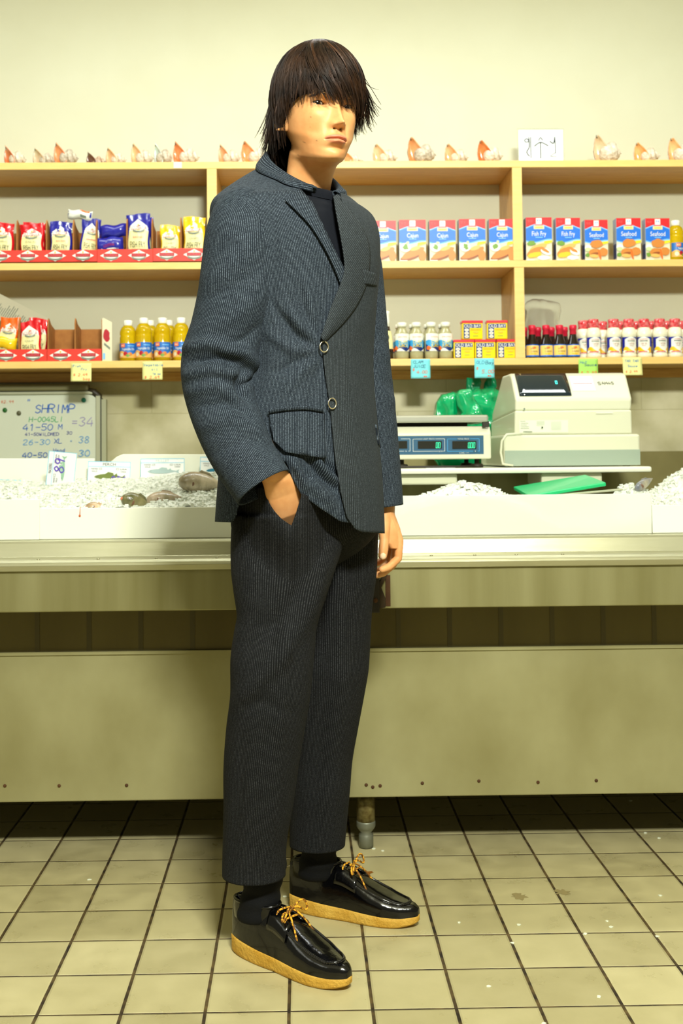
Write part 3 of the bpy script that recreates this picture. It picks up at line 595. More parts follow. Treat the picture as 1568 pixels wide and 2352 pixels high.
# ------------------------------------------------------------------ whelk shells
def shell(lab, x, w, h, c1, white, lean=0, dark=False, Y=None):
    Y = Y or SF+.06; s = Y/FPX; p = at(x, 372, Y); W = w*s; H = h*s
    root = thing('whelk_shell', lab, 'shell', (p.x, Y, ZT[0]+.001), 'whelk shells along the top shelf', lean)
    ms = mat('shell_body_%s' % ('dark' if white == 2 else 'pale' if white else 'grey'), {2: (170, 134, 100), 1: (238, 230, 208), 0: (222, 214, 192)}[white], .6, noise_=.4, nscale=60, col2={2: (216, 200, 176), 1: (196, 178, 150), 0: (164, 148, 124)}[white], bump=.8, bscale=90)
    ma = mat('shell_mouth_%d_%d' % (c1[0], c1[1]), c1, .18, coat=.6, noise_=.4, nscale=25, col2=(min(255, c1[0]+26), min(255, c1[1]+55), min(255, c1[2]+60)))
    # spiral spire lying on its side, apex to the right, with knobs
    mb = MB(); R = H*.36; cx0 = W*.04; P = []; N = 96; K = 14
    for i in range(N):
        t = i/(N-1); a = t*2*PI*2.6; r = R*(1-t)**1.1; rt = (R*.62)*(1-t)**.9+.0015
        knob = 1+.22*max(0, math.cos(a*3.2))**6*(1-t)
        cx = cx0+W*.62*t**.85*.75; cy = math.cos(a)*r*.62; cz = R*1.02+math.sin(a)*r*.62
        ring = []
        for k in range(K):
            b = 2*PI*k/K; q = rt*(knob if -.6 < math.sin(b-.8) else 1)
            rad = r*.62+q*math.cos(b)
            ring.append((cx+q*.75*math.sin(b), math.cos(a)*rad, max(.0005, R*1.02+math.sin(a)*rad)))
        P.append(ring)
    mb.grid(P, ms, closed=True, caps=True); mb.ball((cx0, 0, R*1.0), R*.95, ms, 10, (1.1, .9, 1)); mb.build('spire', root)
    # flaring body whorl: teardrop lip with siphon pointing up-left
    def lip(scale, dy, m, depth, nm, push):
        mb = MB(); P = []; N = 22; K = 16
        for i in range(N+1):
            t = i/N; zc = H*(.03+.95*t); xc = -W*.20-W*.24*t+W*.03*math.sin(t*PI)
            wd = scale*W*.25*(math.sin(PI*min(1, (t*.93+.05))**.62)**.9)
            ring = []
            for k in range(K+1):
                u = k/K*2-1; fold = .18*math.exp(-((u-.45)/.18)**2)*(1-t)
                yy = dy-depth*(1-u*u)**.6*(-1)*(1-.45*t)*(math.sin(PI*min(1, t+.04))**.4)*push-fold*.01
                ring.append((xc+wd*u, yy-.012*u, zc))
            P.append(ring)
        mb.grid(P, m); return mb.build(nm, root, solid=.0022)
    lip(1.0, -.012, ma, W*.16, 'aperture', 1); lip(1.1, -.008, ms, W*.32, 'outer_lip', 1)
    mb = MB(); mb.tube([(-W*.42, -.008, H*.9), (-W*.435, -.006, H*.97), (-W*.44, -.004, H*1.02)], [.0028, .0024, .0008], mat('shell_tip', (110, 90, 66), .5) if not dark else mat('shell_tip_dark', (60, 50, 36), .5)); mb.build('siphon_tip', root)
    return root
SH = [(32, 50, 46, (206, 100, 46), 1, 'deep orange whelk shell at the far left end of the top shelf'), (99, 50, 40, (206, 170, 130), 0, 'small grey-brown whelk shell, second from left on the top shelf'), (149, 54, 52, (226, 120, 58), 0, 'tall orange whelk shell, third from left on the top shelf'),
 (218, 44, 30, (110, 60, 40), 2, 'smallest dark brown whelk shell on the top shelf'), (264, 46, 40, (226, 160, 104), 1, 'small pale orange whelk shell right of the dark brown one'), (324, 50, 50, (232, 160, 100), 1, 'peach whelk shell left of the grey one'), (371, 40, 50, (190, 190, 176), 0, 'all grey whelk shell with a pointed siphon'),
 (425, 60, 54, (222, 104, 40), 1, 'large bright orange whelk shell left of the left upright'), (524, 50, 48, (230, 140, 84), 1, 'orange whelk shell just right of the left upright'), (584, 64, 54, (228, 126, 62), 1, 'leaning orange whelk shell beside the hair'),
 (806, 50, 30, (222, 150, 90), 1, 'pale whelk shell half hidden behind the chin'), (882, 56, 46, (226, 164, 112), 1, 'whelk shell with white knobs, first clear of the face on the right'), (966, 64, 62, (212, 120, 58), 0, 'tallest dark-tipped whelk shell right of the face'), (1046, 54, 46, (230, 150, 92), 1, 'medium orange whelk shell in the middle right'),
 (1123, 58, 54, (208, 92, 24), 1, 'dark orange whelk shell left of the white sign'), (1392, 62, 66, (206, 160, 116), 1, 'tan striped whelk shell right of the white sign'), (1483, 58, 48, (232, 146, 74), 1, 'low orange whelk shell near the right end'), (1560, 56, 58, (232, 150, 84), 1, 'pale orange whelk shell cut by the right edge of the picture')]
for x, w, h, c, wh, l in SH: shell(l, x+4, w, h, c, wh, lean=random.uniform(-.12, .12), dark=x in (966, 1392))
# ------------------------------------------------------------------ packaged goods
C = {k: mat('print_'+k, c, .4) for k, c in dict(red=(214, 30, 34), tray=(232, 58, 44), white=(240, 240, 226), cream=(236, 226, 160), dred=(176, 24, 40), grey=(120, 128, 112), dgrey=(64, 72, 56), ink=(44, 52, 28), orange=(240, 110, 30), gold=(236, 190, 30), blue=(32, 40, 150), sky=(24, 110, 214), lsky=(120, 190, 240), yellow=(250, 224, 30), brown=(206, 128, 50), dbrown=(150, 76, 26), lbrown=(232, 176, 90), green=(110, 150, 50), lgreen=(196, 210, 150), tan=(226, 214, 180), navy=(16, 44, 110), pink=(226, 110, 110), rose=(206, 60, 80)).items()}
S4 = (SF+.03)/FPX
def logo(A, cx, cy, w, card_=False):
    h = w*.52
    A.poly([(cx-w*.5, cy), (cx, cy+h*.5), (cx+w*.5, cy), (cx, cy-h*.5)], C['white'] if card_ else C['white'])
    A.rect(cx-w*.34, cy-h*.1, cx+w*.34, cy+h*.18, C['dred'] if card_ else C['white'], 8, 4)
    if card_:
        A.poly([(cx-w*.34, cy-h*.1), (cx+w*.34, cy-h*.1), (cx+w*.34, cy-h*.13), (cx-w*.34, cy-h*.13)], C['grey']); A.text('LOUISIANA', cx, cy+h*.04, h*.16, C['pink'], w=w*.6)
    else: A.text('LOUISIANA', cx, cy+h*.05, h*.36, C['dred'], w=w*.80)
    A.rect(cx-w*.3, 0, cx+w*.3, 0, C['grey'], 8, 3, top=lambda u: cy-h*.14-h*.12*math.sin(PI*u), bot=lambda u: cy-h*.3-h*.12*math.sin(PI*u))
    A.ell(cx, cy+h*.3, w*.04, w*.04, C['gold'], 8)
FILM = {}
def film(k):
    if k not in FILM: FILM[k] = mat('film_'+k, {'red': (214, 22, 34), 'blue': (38, 40, 150), 'yellow': (240, 196, 20), 'orange': (244, 104, 24), 'white': (232, 234, 222), 'cream': (232, 222, 158)}[k], .22, coat=.5, bump=.2, bscale=45)
    return FILM[k]
BAGN = 0
def bag(lab, xl, xr, yt, yb, Y, col, text=True, sub='', lean=0, dz=0, art=True, tilt=0, group='bags of fish fry', flat=False, zbase=None):
    global BAGN; BAGN += 1; rnd = random.Random(BAGN*11)
    a = at(xl, yb, Y); b = at(xr, yt, Y); W = b.x-a.x; H = b.z-a.z; D = .030
    root = thing('fish_fry_bag', lab, 'bag', ((a.x+b.x)/2, Y, a.z if zbase is None else zbase), group); root.rotation_euler = (tilt, lean, dz)
    ph = rnd.uniform(0, 6)
    def surf(x, y, e, s=-1):
        u = x/(W/2); v = y/H
        u = max(-1, min(1, u)); v = max(0, min(1, v))
        body = (max(0, 1-u*u)**.5)*(max(0, math.sin(PI*min(1, max(0, v*.9/.86+.06)))) if v < .9 else 0)**.55 if v < .87 else (max(0, 1-u*u)**.5)*max(0, (1-v)/.13)*.35
        w = .0022*math.sin(u*9+ph+v*5)*(v > .7)+.0015*noise.noise(Vector((u*4, v*6, ph)))
        return (x*(1-.05*math.sin(PI*v))+.002*math.sin(v*11+ph), s*(D/2*body+.0012)-e*(1 if s < 0 else -1)+w, y+.004*math.sin(u*2+ph)*(v > .8))
    m = film(col); mb = MB(); nx, ny = 18, 24
    for s in (-1, 1):
        mb.grid([[surf(-W/2+W*j/nx, H*i/ny, 0, s) for j in range(nx+1)] for i in range(ny+1)], m)
    mb.build('pouch', root)
    mb = MB(); y0 = H*.865
    for k in range(5):
        z = y0+H*.135*k/5
        mb.grid([[tuple(np.array(surf(-W/2+W*j/12, z, .0008))+np.array((0, 0, dy))) for j in range(13)] for dy in (0, H*.006)], m)
    mb.build('crimped_seal', root)
    if art:
        mb = MB(); A = Art(mb, surf, .0018, .0003)
        A.rect(-W*.42, H*.02, W*.42, 0, C['cream'], 10, 12, top=lambda u: H*(.62+.07*math.sin(PI*u)))
        A.poly([(-W*.42, H*.62), (-W*.36, H*.74), (0, H*.88), (W*.36, H*.74), (W*.42, H*.62), (0, H*.6)], C['white'])
        A.e += .0008; logo(A, 0, H*.69, W*.84)
        if sub: A.text(sub, 0, H*.5, H*.04, C['rose'] if col == 'blue' else C['grey'], w=W*.45)
        else: A.rect(-W*.25, H*.485, W*.25, H*.505, C['pink'], 4, 1)
        A.text('FISH FRY', 0, H*.345, H*.13, C['ink'], w=W*.66)
        A.rect(-W*.28, H*.235, W*.28, H*.25, C['grey'], 4, 1)
        A.ell(-W*.1, H*.09, W*.14, H*.05, C['lbrown' if col != 'blue' else 'rose'], 12, jag=.2); A.ell(W*.12, H*.07, W*.16, H*.05, C['brown' if col != 'blue' else 'tan'], 12, jag=.2)
        mb.build('printed_face', root)
    return root
def bag_lying(lab, cx, cy, w, h, Y, col, rot, group='bags of fish fry', zz=None):
    c = at(cx, cy, Y); W = w*S4; H = h*S4; root = thing('fish_fry_bag', lab, 'bag', (c.x, Y, c.z), group); root.rotation_euler = (0, rot, 0)
    def surf(x, y, e, s=-1):
        u = max(-1, min(1, x/(W/2))); v = max(-1, min(1, y/(H/2)))
        b = ((1-u**4)*(1-v**2))**.5 if abs(u) < 1 and abs(v) < 1 else 0
        return (x, s*(.02*b+.001)-e*(1 if s < 0 else -1)+.002*noise.noise(Vector((u*3, v*3, cx))), y+.003*math.sin(u*5+cx))
    mb = MB()
    for s in (-1, 1): mb.grid([[surf(-W/2+W*j/18, -H/2+H*i/10, 0, s) for j in range(19)] for i in range(11)], film(col))
    mb.build('pouch', root); return root, surf, W, H
def tray(lab, x0, xs, x1, yt, yb, Y=SF+.004, hd=.11, endr=False, back_h=None, divs=None):
    """cardboard display tray: front strip, dividers and back."""
    a = at(x0, yb, Y); b = at(x1, yt, Y); zb = a.z
    root = thing('display_tray', lab, 'tray', ((a.x+b.x)/2, Y, zb), 'red display trays'); cx = (a.x+b.x)/2
    W = b.x-a.x; H = b.z-zb; cb = mat('cardboard', (170, 112, 50), .75, noise_=.4, nscale=30, col2=(150, 94, 38))
    mb = MB(); mb.box(-W/2, W/2, 0, .0015, 0, H, C['tray']); mb.box(-W/2, W/2, .0015, .003, 0, H, cb); mb.build('front_strip', root)
    mb = MB(); A = Art(mb, planeY(0, 0, 0))
    for x in xs:
        X = at(x, yb, Y).x-cx; logo(A, X, H*.5, W if False else 50*S4, True)
    mb.build('printed_emblems', root)
    dh = at(0, yt-64, Y).z-zb
    for x in (divs or []):
        X = at(x, yb, Y).x-cx
        mb = MB(); mb.prism([(.003, 0), (.003, dh*.93), (.012, dh*1.06), (.05, dh*.93), (hd, dh*.86), (hd, 0)], X-.0022, X+.0022, cb, axis='x'); mb.build('divider', root)
    mb = MB(); mb.box(-W/2, W/2, hd, hd+.003, 0, dh*.86, cb); mb.box(-W/2, W/2, .003, hd, 0, .002, cb); mb.build('back_panel', root)
    if endr:
        mb = MB(); mb.box(W/2-.0025, W/2, 0, hd, 0, dh*1.02, cb)
        g = at(257, 800, Y).x-b.x
        mb.prism([(W/2, 0), (W/2+g, 0), (W/2+g, dh*.95), (W/2+g*.15, dh*1.06), (W/2, dh*1.04)], .001, .004, mat('board_white_print', (222, 214, 180), .5), axis='y'); mb.build('side_flap', root)
        mb = MB(); A = Art(mb, planeY(.001, W/2, 0)); A.ell(g*.42, dh*.62, g*.36, dh*.14, C['dred'], 12, jag=.2); A.rect(g*.2, dh*.3, g*.8, dh*.46, C['grey'], 1, 1, top=lambda u: dh*(.46-.12*u), bot=lambda u: dh*(.4-.12*u)); A.rect(g*.1, dh*.05, g*.3, dh*.2, C['lsky'], 1, 1); mb.build('side_print', root)
    for o in [q for q in COL.objects if q.parent == root]: o.location.x += 0
    root.location.x = cx
    return root
tray('red front display tray with four emblems at the left of the middle shelf', -38, (0, 64, 127, 191), 222.5, 574, 602, divs=[-36, 38, 106, 168, 221])
tray('red display tray with two emblems holding the blue bags, middle shelf', 223.5, (255, 319), 350.5, 572, 602, divs=[291, 349])
tray('red display tray holding the yellow bags beside the sleeve, middle shelf', 351.5, (383, 446), 484, 570, 600, divs=[415, 482])
tray('deep red display tray holding orange and red bags, lowest shelf at left', -20, (14, 76), 107.5, 802, 831, divs=[43])
tray('empty display tray with a white printed side flap, lowest shelf', 108.5, (139, 203), 234.5, 801, 831, divs=[110, 172], endr=True)
YB1 = SF+.028
bag('red topped fish fry bag cut off at the left end of the middle shelf', -22, 33, 512, 601, YB1, 'red', sub='ORIGINAL')
bag('red cajun fish fry bag in the second slot of the middle shelf', 46, 102, 514, 601, YB1, 'red', sub='CAJUN')
bag('red fish fry bag tucked behind the front red one, middle shelf', 52, 106, 512, 598, YB1+.034, 'red', sub='CAJUN', art=True)
bag('upright navy blue fish fry bag left of the bag with the white packet on top', 115, 166, 510, 601, YB1, 'blue', sub='SEASONED')
bag('leaning navy blue fish fry bag below the white packet', 180, 224, 502, 601, YB1, 'blue', lean=.10, dz=.35)
r_, sf, W_, H_ = bag_lying('white backed fish fry packet lying on top of the dividers', 184, 494, 56, 22, SF+.03, 'white', .12)
mb = MB(); A = Art(mb, sf); A.rect(-W_*.5, -H_*.3, -W_*.44, H_*.3, C['blue'], 1, 2); A.rect(W_*.42, -H_*.25, W_*.48, H_*.3, C['blue'], 1, 2); A.rect(0, H_*.3, W_*.4, H_*.46, C['orange'], 4, 1); A.rect(W_*.05, -H_*.3, W_*.3, -H_*.05, C['grey'], 2, 1); mb.build('printed_face', r_)
r_, sf, W_, H_ = bag_lying('blue fish fry bag lying crumpled, upper of two in one slot', 262, 531, 62, 30, SF+.045, 'blue', -.08)
r_, sf, W_, H_ = bag_lying('blue fish fry bag slumped in front, lower of two in one slot', 252, 562, 62, 34, SF+.03, 'blue', -.06)
mb = MB(); A = Art(mb, sf); A.poly([(-W_*.3, -H_*.3), (-W_*.1, H_*.15), (W_*.1, H_*.2), (W_*.34, -H_*.3)], C['white']); A.text('LOUISIANA', 0, -H_*.1, H_*.18, C['dred'], w=W_*.4); mb.build('printed_face', r_)
bag('tallest navy blue fish fry bag right of the slumped blue bags', 291, 346, 492, 601, YB1, 'blue', sub='SEASONED')
bag('blue fish fry bag hidden behind the tallest blue bag', 300, 352, 500, 598, YB1+.036, 'blue')
bag('short yellow fish fry bag sunk in its slot, middle shelf', 368, 414, 518, 603, YB1, 'yellow', sub='CRISPY')
bag('tall yellow fish fry bag beside the sleeve, middle shelf', 421, 472, 499, 600, YB1, 'yellow', sub='CRISPY', dz=-.1)
bag('orange topped fish fry bag leaning at the left end of the lowest shelf', -12, 34, 728, 830, YB1, 'orange', lean=.14)
r_, sf, W_, H_ = bag_lying('yellow fish fry bag slumped under the orange one', 8, 788, 60, 30, SF+.022, 'yellow', .15)
bag('red cajun fish fry bag at the front of the lowest shelf', 48, 98, 738, 830, YB1, 'red', sub='CAJUN', lean=-.05)
bag('red cajun fish fry bag leaning behind the front one, lowest shelf', 62, 108, 732, 828, YB1+.036, 'red', sub='CAJUN', lean=.06)
bag('cream and orange fish fry bag between the orange and red bags', 26, 60, 745, 828, YB1+.072, 'orange')
mb = MB(); c = at(40, 726, SF+.2); mb.box(-.11, .11, 0, .001, -.05, .05, mat('old_paper', (206, 204, 176), .6)); A = Art(mb, planeY(0, 0, 0))
for i in range(24):
    A.rect(-.1+i*.0085, -.03, -.0975+i*.0085, random.uniform(.0, .03), C['grey'], 1, 1)
o = mb.build('printed_paper', loc=c); o.rotation_euler = (-.3, .48, 0); tag(o, 'grey printed sheet leaning behind the bags at the far left', 'paper')
# ---- breading boxes
def crumb_box(lab, kind, xl, xr, yt, yb, Y=SF+.012, D=.045, dz=0):
    a = at(xl, yb, Y); b = at(xr, yt, Y); W = b.x-a.x-.001; H = b.z-a.z
    zb = ZT[1]+.0015
    root = thing('breading_box', lab, 'box', ((a.x+b.x)/2, Y, zb), 'boxes of %s breading' % kind); root.rotation_euler = (0, 0, dz); H = b.z-zb
    mb = MB(); mb.box(-W/2, W/2, 0, D, 0, H, C['tan']); mb.box(-W/2, W/2, 0, D, H-.0006, H+.0004, C['red']); mb.box(-W/2-.0004, -W/2+.0002, 0, D, 0, H, mat('side_print', (170, 180, 200), .5)); mb.box(-W/2-.0008, -W/2-.0003, .004, D-.004, H*.05, H*.4, C['navy']); mb.build('carton', root)
    mb = MB(); A = Art(mb, planeY(0, 0, 0), .0004)
    A.rect(-W/2, H*.72, W/2, H, C['red'], 1, 1)
    A.rect(-W/2, 0, W/2, 0, C['lsky'], 14, 1, top=lambda u: H*(.80+.055*math.sin(u*4.6-.6)), bot=lambda u: H*(.44-.03*math.sin(u*5)))
    A.rect(-W/2, 0, W/2, 0, C['sky'], 14, 1, top=lambda u: H*(.775+.055*math.sin(u*4.6-.6)), bot=lambda u: H*(.47-.035*math.sin(u*5.2)))
    A.rect(-W*.11, H*.85, W*.11, H*.985, C['white'], 1, 1); A.text('M', 0, H*.92, H*.07, C['sky'], w=W*.13)
    A.rect(-W*.2, H*.73, W*.2, H*.81, C['cream'], 1, 1); A.rect(-W*.14, H*.755, W*.14, H*.78, C['gold'], 1, 1); A.rect(-W*.16, H*.815, W*.16, H*.84, C['pink'], 1, 1)
    A.text('NET WT', -W*.34, H*.93, H*.025, C['pink'], w=W*.2); A.text('10 OZ', -W*.34, H*.9, H*.025, C['pink'], w=W*.16)
    A.text({'cajun': 'Cajun', 'fish fry': 'Fish Fry', 'seafood': 'Seafood'}[kind], 0, H*.625, H*.105, C['white'], w=W*{'cajun': .42, 'fish fry': .55, 'seafood': .62}[kind])
    A.rect(-W*.14, H*.525, W*.14, H*.545, C['lsky'], 1, 1)
    A.poly([(W*.17, H*.37), (W*.5, H*.42), (W*.5, H*.47), (W*.2, H*.45)], C['yellow'])
    rr = random.Random(5)
    if kind == 'cajun':
        A.ell(-W*.28, H*.33, W*.2, H*.11, C['white'], 16); A.ell(-W*.26, H*.34, W*.1, H*.07, C['green'], 12, jag=.3); A.ell(-W*.18, H*.44, W*.06, H*.04, C['lgreen'], 10, jag=.3)
        A.ell(W*.02, H*.2, W*.46, H*.085, C['brown'], 22, rot=.42, jag=.05); A.ell(-W*.06, H*.12, W*.42, H*.08, C['dbrown'], 22, rot=.3, jag=.05); A.ell(-W*.05, H*.145, W*.4, H*.06, C['brown'], 22, rot=.32, jag=.05); A.ell(W*.36, H*.13, W*.14, H*.13, C['brown'], 16, jag=.06); A.ell(W*.1, H*.3, W*.2, H*.05, C['lbrown'], 14, rot=.3, jag=.05)
    elif kind == 'fish fry':
        A.ell(-W*.3, H*.4, W*.16, H*.06, C['green'], 14, jag=.2); A.ell(-W*.05, H*.3, W*.36, H*.07, C['lbrown'], 20, rot=.35, jag=.05); A.ell(-W*.15, H*.2, W*.36, H*.09, C['brown'], 20, rot=.4, jag=.05); A.ell(-W*.18, H*.13, W*.28, H*.06, C['gold'], 20, rot=.2, jag=.08); A.ell(W*.25, H*.2, W*.22, H*.07, C['white'], 16, rot=-.5, jag=.1); A.ell(W*.2, H*.24, W*.2, H*.035, C['brown'], 14, rot=-.5, jag=.1); A.ell(W*.18, H*.06, W*.25, H*.05, C['white'], 14, jag=.1)
    else:
        A.ell(-W*.38, H*.3, W*.14, H*.08, C['white'], 14); A.ell(-W*.38, H*.26, W*.13, H*.05, C['lgreen'], 14); A.ell(-W*.4, H*.13, W*.1, H*.05, C['green'], 10, jag=.2)
        A.ell(0, H*.4, W*.28, H*.1, C['brown'], 18, jag=.1); A.ell(-W*.08, H*.18, W*.27, H*.1, C['brown'], 18, jag=.05); A.ell(-W*.1, H*.15, W*.18, H*.035, C['dbrown'], 14, rot=.2); A.ell(-W*.12, H*.1, W*.2, H*.045, C['lbrown'], 14, rot=-.1); A.ell(W*.28, H*.2, W*.2, H*.1, C['brown'], 16, jag=.06); A.ell(W*.12, H*.14, W*.05, H*.14, C['orange'], 10, rot=.2, jag=.2)
    A.rect(-W/2, 0, -W*.2, H*.02, C['white'], 1, 1); mb.build('printed_face', root)
    return root
for kind, xl, xr, yt, l in (('cajun', 775, 843, 503, 'cajun breading box partly covered by the jacket shoulder'), ('cajun', 843, 909, 507, 'first fully visible cajun breading box from the jacket'), ('cajun', 910, 977.5, 505, 'second fully visible cajun breading box from the jacket'), ('cajun', 979, 1045.5, 505.5, 'third cajun breading box, in the middle of the row'), ('cajun', 1046.5, 1114, 503, 'fourth cajun breading box, one before the upright'), ('cajun', 1115, 1182, 503, 'cajun breading box touching the right upright'),
    ('fish fry', 1199, 1266.5, 499.5, 'fish fry breading box beside the right upright'), ('fish fry', 1267.5, 1331.5, 500.5, 'second fish fry breading box, next to a seafood one'), ('seafood', 1333, 1395, 505, 'shortest seafood breading box beside the fish fry boxes'), ('seafood', 1405, 1470.5, 501, 'seafood breading box in the middle, turned to show its side'), ('seafood', 1471.5, 1537, 501.5, 'last seafood breading box beside the oil bottle')):
    crumb_box(l, kind, xl, xr, yt, 0, D=.045, dz=0)
# ---- bottles and jars
def cyl(r, cx=0, cy=0, ry=None):
    ry = ry or r
    return lambda x, y, e: (cx+(r+e)*math.sin(x/r), cy-(ry+e)*math.cos(x/r), y)
M_oil = mat('oil', (240, 206, 20), .08, trans=.55, ior=1.35); M_pet = mat('clear_plastic', (236, 236, 200), .05, trans=.9, ior=1.25)
M_cap = mat('cap_white', (240, 240, 222), .4)
def place(proto, loc, lab, rz=0):
    o = copy_tree(proto); o.location = loc; o.rotation_euler = (0, 0, rz); o['label'] = lab; return o
def oil_proto():
    r = thing('oil_bottle', 'x', 'bottle', (0, 0, 0), 'vegetable oil bottles'); q = .0315; H = .168
    mb = MB(); mb.lathe([(q*.8, 0), (q, .004), (q, .02), (q*.97, .022), (q, .026), (q, .098), (q*.92, .104), (q, .11), (q*.98, .122), (q*.8, .138), (q*.5, .147), (q*.44, .150), (q*.44, H-.014)], M_oil); mb.build('body', r)
    mb = MB(); mb.lathe([(.0165, H-.022), (.0172, H-.02), (.0172, H-.002), (.015, H)], M_cap); mb.build('cap', r)
    mb = MB(); A = Art(mb, cyl(q+.0004)); w = q*1.35
    A.rect(-w, .014, w, .072, mat('label_blue', (40, 110, 190), .4), 16, 1); A.rect(-w, .014, w, 0, C['lbrown'], 16, 2, top=lambda u: .034+.008*math.sin(u*7)); A.ell(-.005, .03, .008, .009, C['dred'], 12); A.ell(.012, .028, .009, .008, C['brown'], 12); A.ell(.004, .022, .008, .006, C['green'], 10); A.ell(-.022, .026, .008, .008, C['tan'], 10)
    A.rect(-.024, .056, -.007, .07, C['orange'], 3, 1); A.text('HV', -.0155, .063, .008, C['white'], w=.012); A.text('Vegetable Oil', .004, .049, .0095, C['white'], w=.046); A.rect(.004, .06, .028, .063, C['lsky'], 3, 1)
    mb.build('label_wrap', r); return r
def P4(x, d): return at(x, 800, SF+.012+d).x, SF+.012+d
pr = oil_proto(); first = True
for x, d, l in ((294, .04, 'oil bottle farthest left, set a little lower than its neighbours'), (330, .034, 'oil bottle second from left beside the empty tray'), (373, .034, 'oil bottle third from left with white cap'), (416, .034, 'oil bottle partly covered by the sleeve'), (345, .11, 'oil bottle behind the second one'), (388, .11, 'oil bottle behind the third one')):
    X, Y = P4(x, d)
    if first: pr.location = (X, Y, ZT[2]+.0015); pr['label'] = l; first = False; pr.scale = (1, 1, .95)
    else: place(pr, (X, Y, ZT[2]+.0015), l).scale = (1, 1, 1)
X, Y = P4(1556, .04); place(pr, (X, Y, ZT[1]+.0015), 'oil bottle beside the last seafood box on the middle shelf', .5)
def clam_proto():
    r = thing('clam_juice_bottle', 'x', 'bottle', (0, 0, 0), 'clam juice bottles'); q = .0265; H = .143
    mb = MB(); mb.lathe([(q*.85, 0), (q*.97, .003), (q, .02), (q, .092), (q*.9, .102), (q*.66, .114), (q*.56, .121), (q*.56, .130)], mat('clam_juice_glass', (196, 190, 142), .12, spec=.7, coat=.6, trans=.25)); mb.build('body', r)
    mb = MB(); mb.lathe([(.0172, .126), (.0185, .127), (.0185, H-.002), (.0165, H)], M_cap); mb.build('cap', r)
    mb = MB(); A = Art(mb, cyl(q+.0004)); w = q*1.45
    A.rect(-w, .03, w, .098, C['white'], 16, 1); A.rect(-w, .03, w, 0, mat('label_cyan', (60, 160, 216), .4), 16, 1, top=lambda u: .07+.004*math.sin(u*9)); A.rect(-w, .03, w, 0, C['navy'], 16, 1, top=lambda u: .05+.008*math.cos(u*12)); A.rect(-w*.6, .03, w, 0, C['white'], 12, 1, top=lambda u: .036+.006*math.sin(u*8))
    A.text('SNOWS', 0, .085, .006, C['orange'], w=.034); A.text('ALL NATURAL', 0, .077, .004, C['white'], w=.03); A.text('CLAM', .002, .066, .012, C['yellow'], w=.034); A.text('JUICE', .002, .052, .012, C['yellow'], w=.038); A.ell(-.026, .042, .008, .008, C['orange'], 14)
    mb.build('label_wrap', r); return r
pr = clam_proto(); first = True
for x, d, l in ((923, .03, 'clam juice bottle nearest the dark bottle'), (956, .03, 'clam juice bottle second from the dark bottle'), (990, .03, 'clam juice bottle third from the dark bottle, turned to show its orange seal'), (1023, .03, 'clam juice bottle next to the yellow tins'), (918, .09, 'clam juice bottle hidden behind the first one'), (950, .09, 'clam juice bottle hidden behind the second one'), (984, .09, 'clam juice bottle hidden behind the third one'), (1017, .09, 'clam juice bottle hidden behind the fourth one')):
    X, Y = P4(x, d)
    if first: pr.location = (X, Y, ZT[2]+.0015); pr['label'] = l; first = False
    else: place(pr, (X, Y, ZT[2]+.0015), l, .5 if x == 990 else 0)
X, Y = P4(888, .03); r = thing('soy_sauce_bottle', 'tall dark sauce bottle with white neck wrap beside the sleeve', 'bottle', (X, Y, ZT[2]+.0015)); mb = MB()
mb.lathe([(.022, 0), (.0245, .003), (.0245, .05), (.022, .08), (.014, .115), (.0115, .13)], mat('dark_glass', (34, 18, 8), .08, coat=.7)); mb.build('body', r)
mb = MB(); mb.lathe([(.0118, .122), (.0122, .15), (.0112, .175), (.0125, .178), (.0125, .186), (.008, .189)], M_cap); mb.build('neck_wrap', r)
mb = MB(); A = Art(mb, lambda x, y, e: ((.0247+e)*math.sin(x/.0247)*(1 if y < .06 else 1-(y-.06)*6), -(.0247+e)*math.cos(x/.0247)*(1 if y < .06 else 1-(y-.06)*6), y)); A.rect(-.03, .04, .03, .11, C['cream'], 12, 6); A.ell(0, .06, .008, .008, C['brown'], 12); A.ell(.004, .085, .006, .01, C['dgrey'], 12); mb.build('label_wrap', r)
def tin_proto():
    r = thing('seasoning_tin', 'x', 'tin', (0, 0, 0), 'yellow seasoning tins'); w = .0395; H = .073; D = .022
    ye = mat('tin_yellow', (250, 220, 0), .25, coat=.5)
    mb = MB(); mb.box(-w, w, -D, D, 0, H-.008, ye, bev=.004); mb.build('body', r)
    mb = MB(); mb.box(-w-.0012, w+.0012, -D-.0012, D+.0012, H-.011, H, mat('tin_lid_red', (224, 30, 50), .3, coat=.4), bev=.003); mb.build('lid', r)
    mb = MB(); A = Art(mb, planeY(-D, 0, 0), .0004); A.rect(-w*.9, .003, -w*.3, .058, C['navy'], 1, 1); A.rect(-w*.9, .044, w*.85, .060, C['navy'], 1, 1)
    A.text('OLD BAY', 0, .0515, .0125, C['white'], w=w*1.66)
    for z in (.036, .0235, .011): A.ell(-w*.6, z, .0085, .0055, C['white'], 14); A.rect(-w*.6-.005, z-.0014, -w*.6+.005, z+.0014, C['orange'], 1, 1)
    A.text('SEASONING', w*.3, .037, .006, C['orange'], w=w*1.0); A.ell(w*.3, .028, .012, .0035, C['gold'], 12); A.rect(0, .012, w*.55, .0145, C['green'], 1, 1)
    mb.build('printed_face', r); return r
pr = tin_proto(); zt_ = ZT[2]+.0015
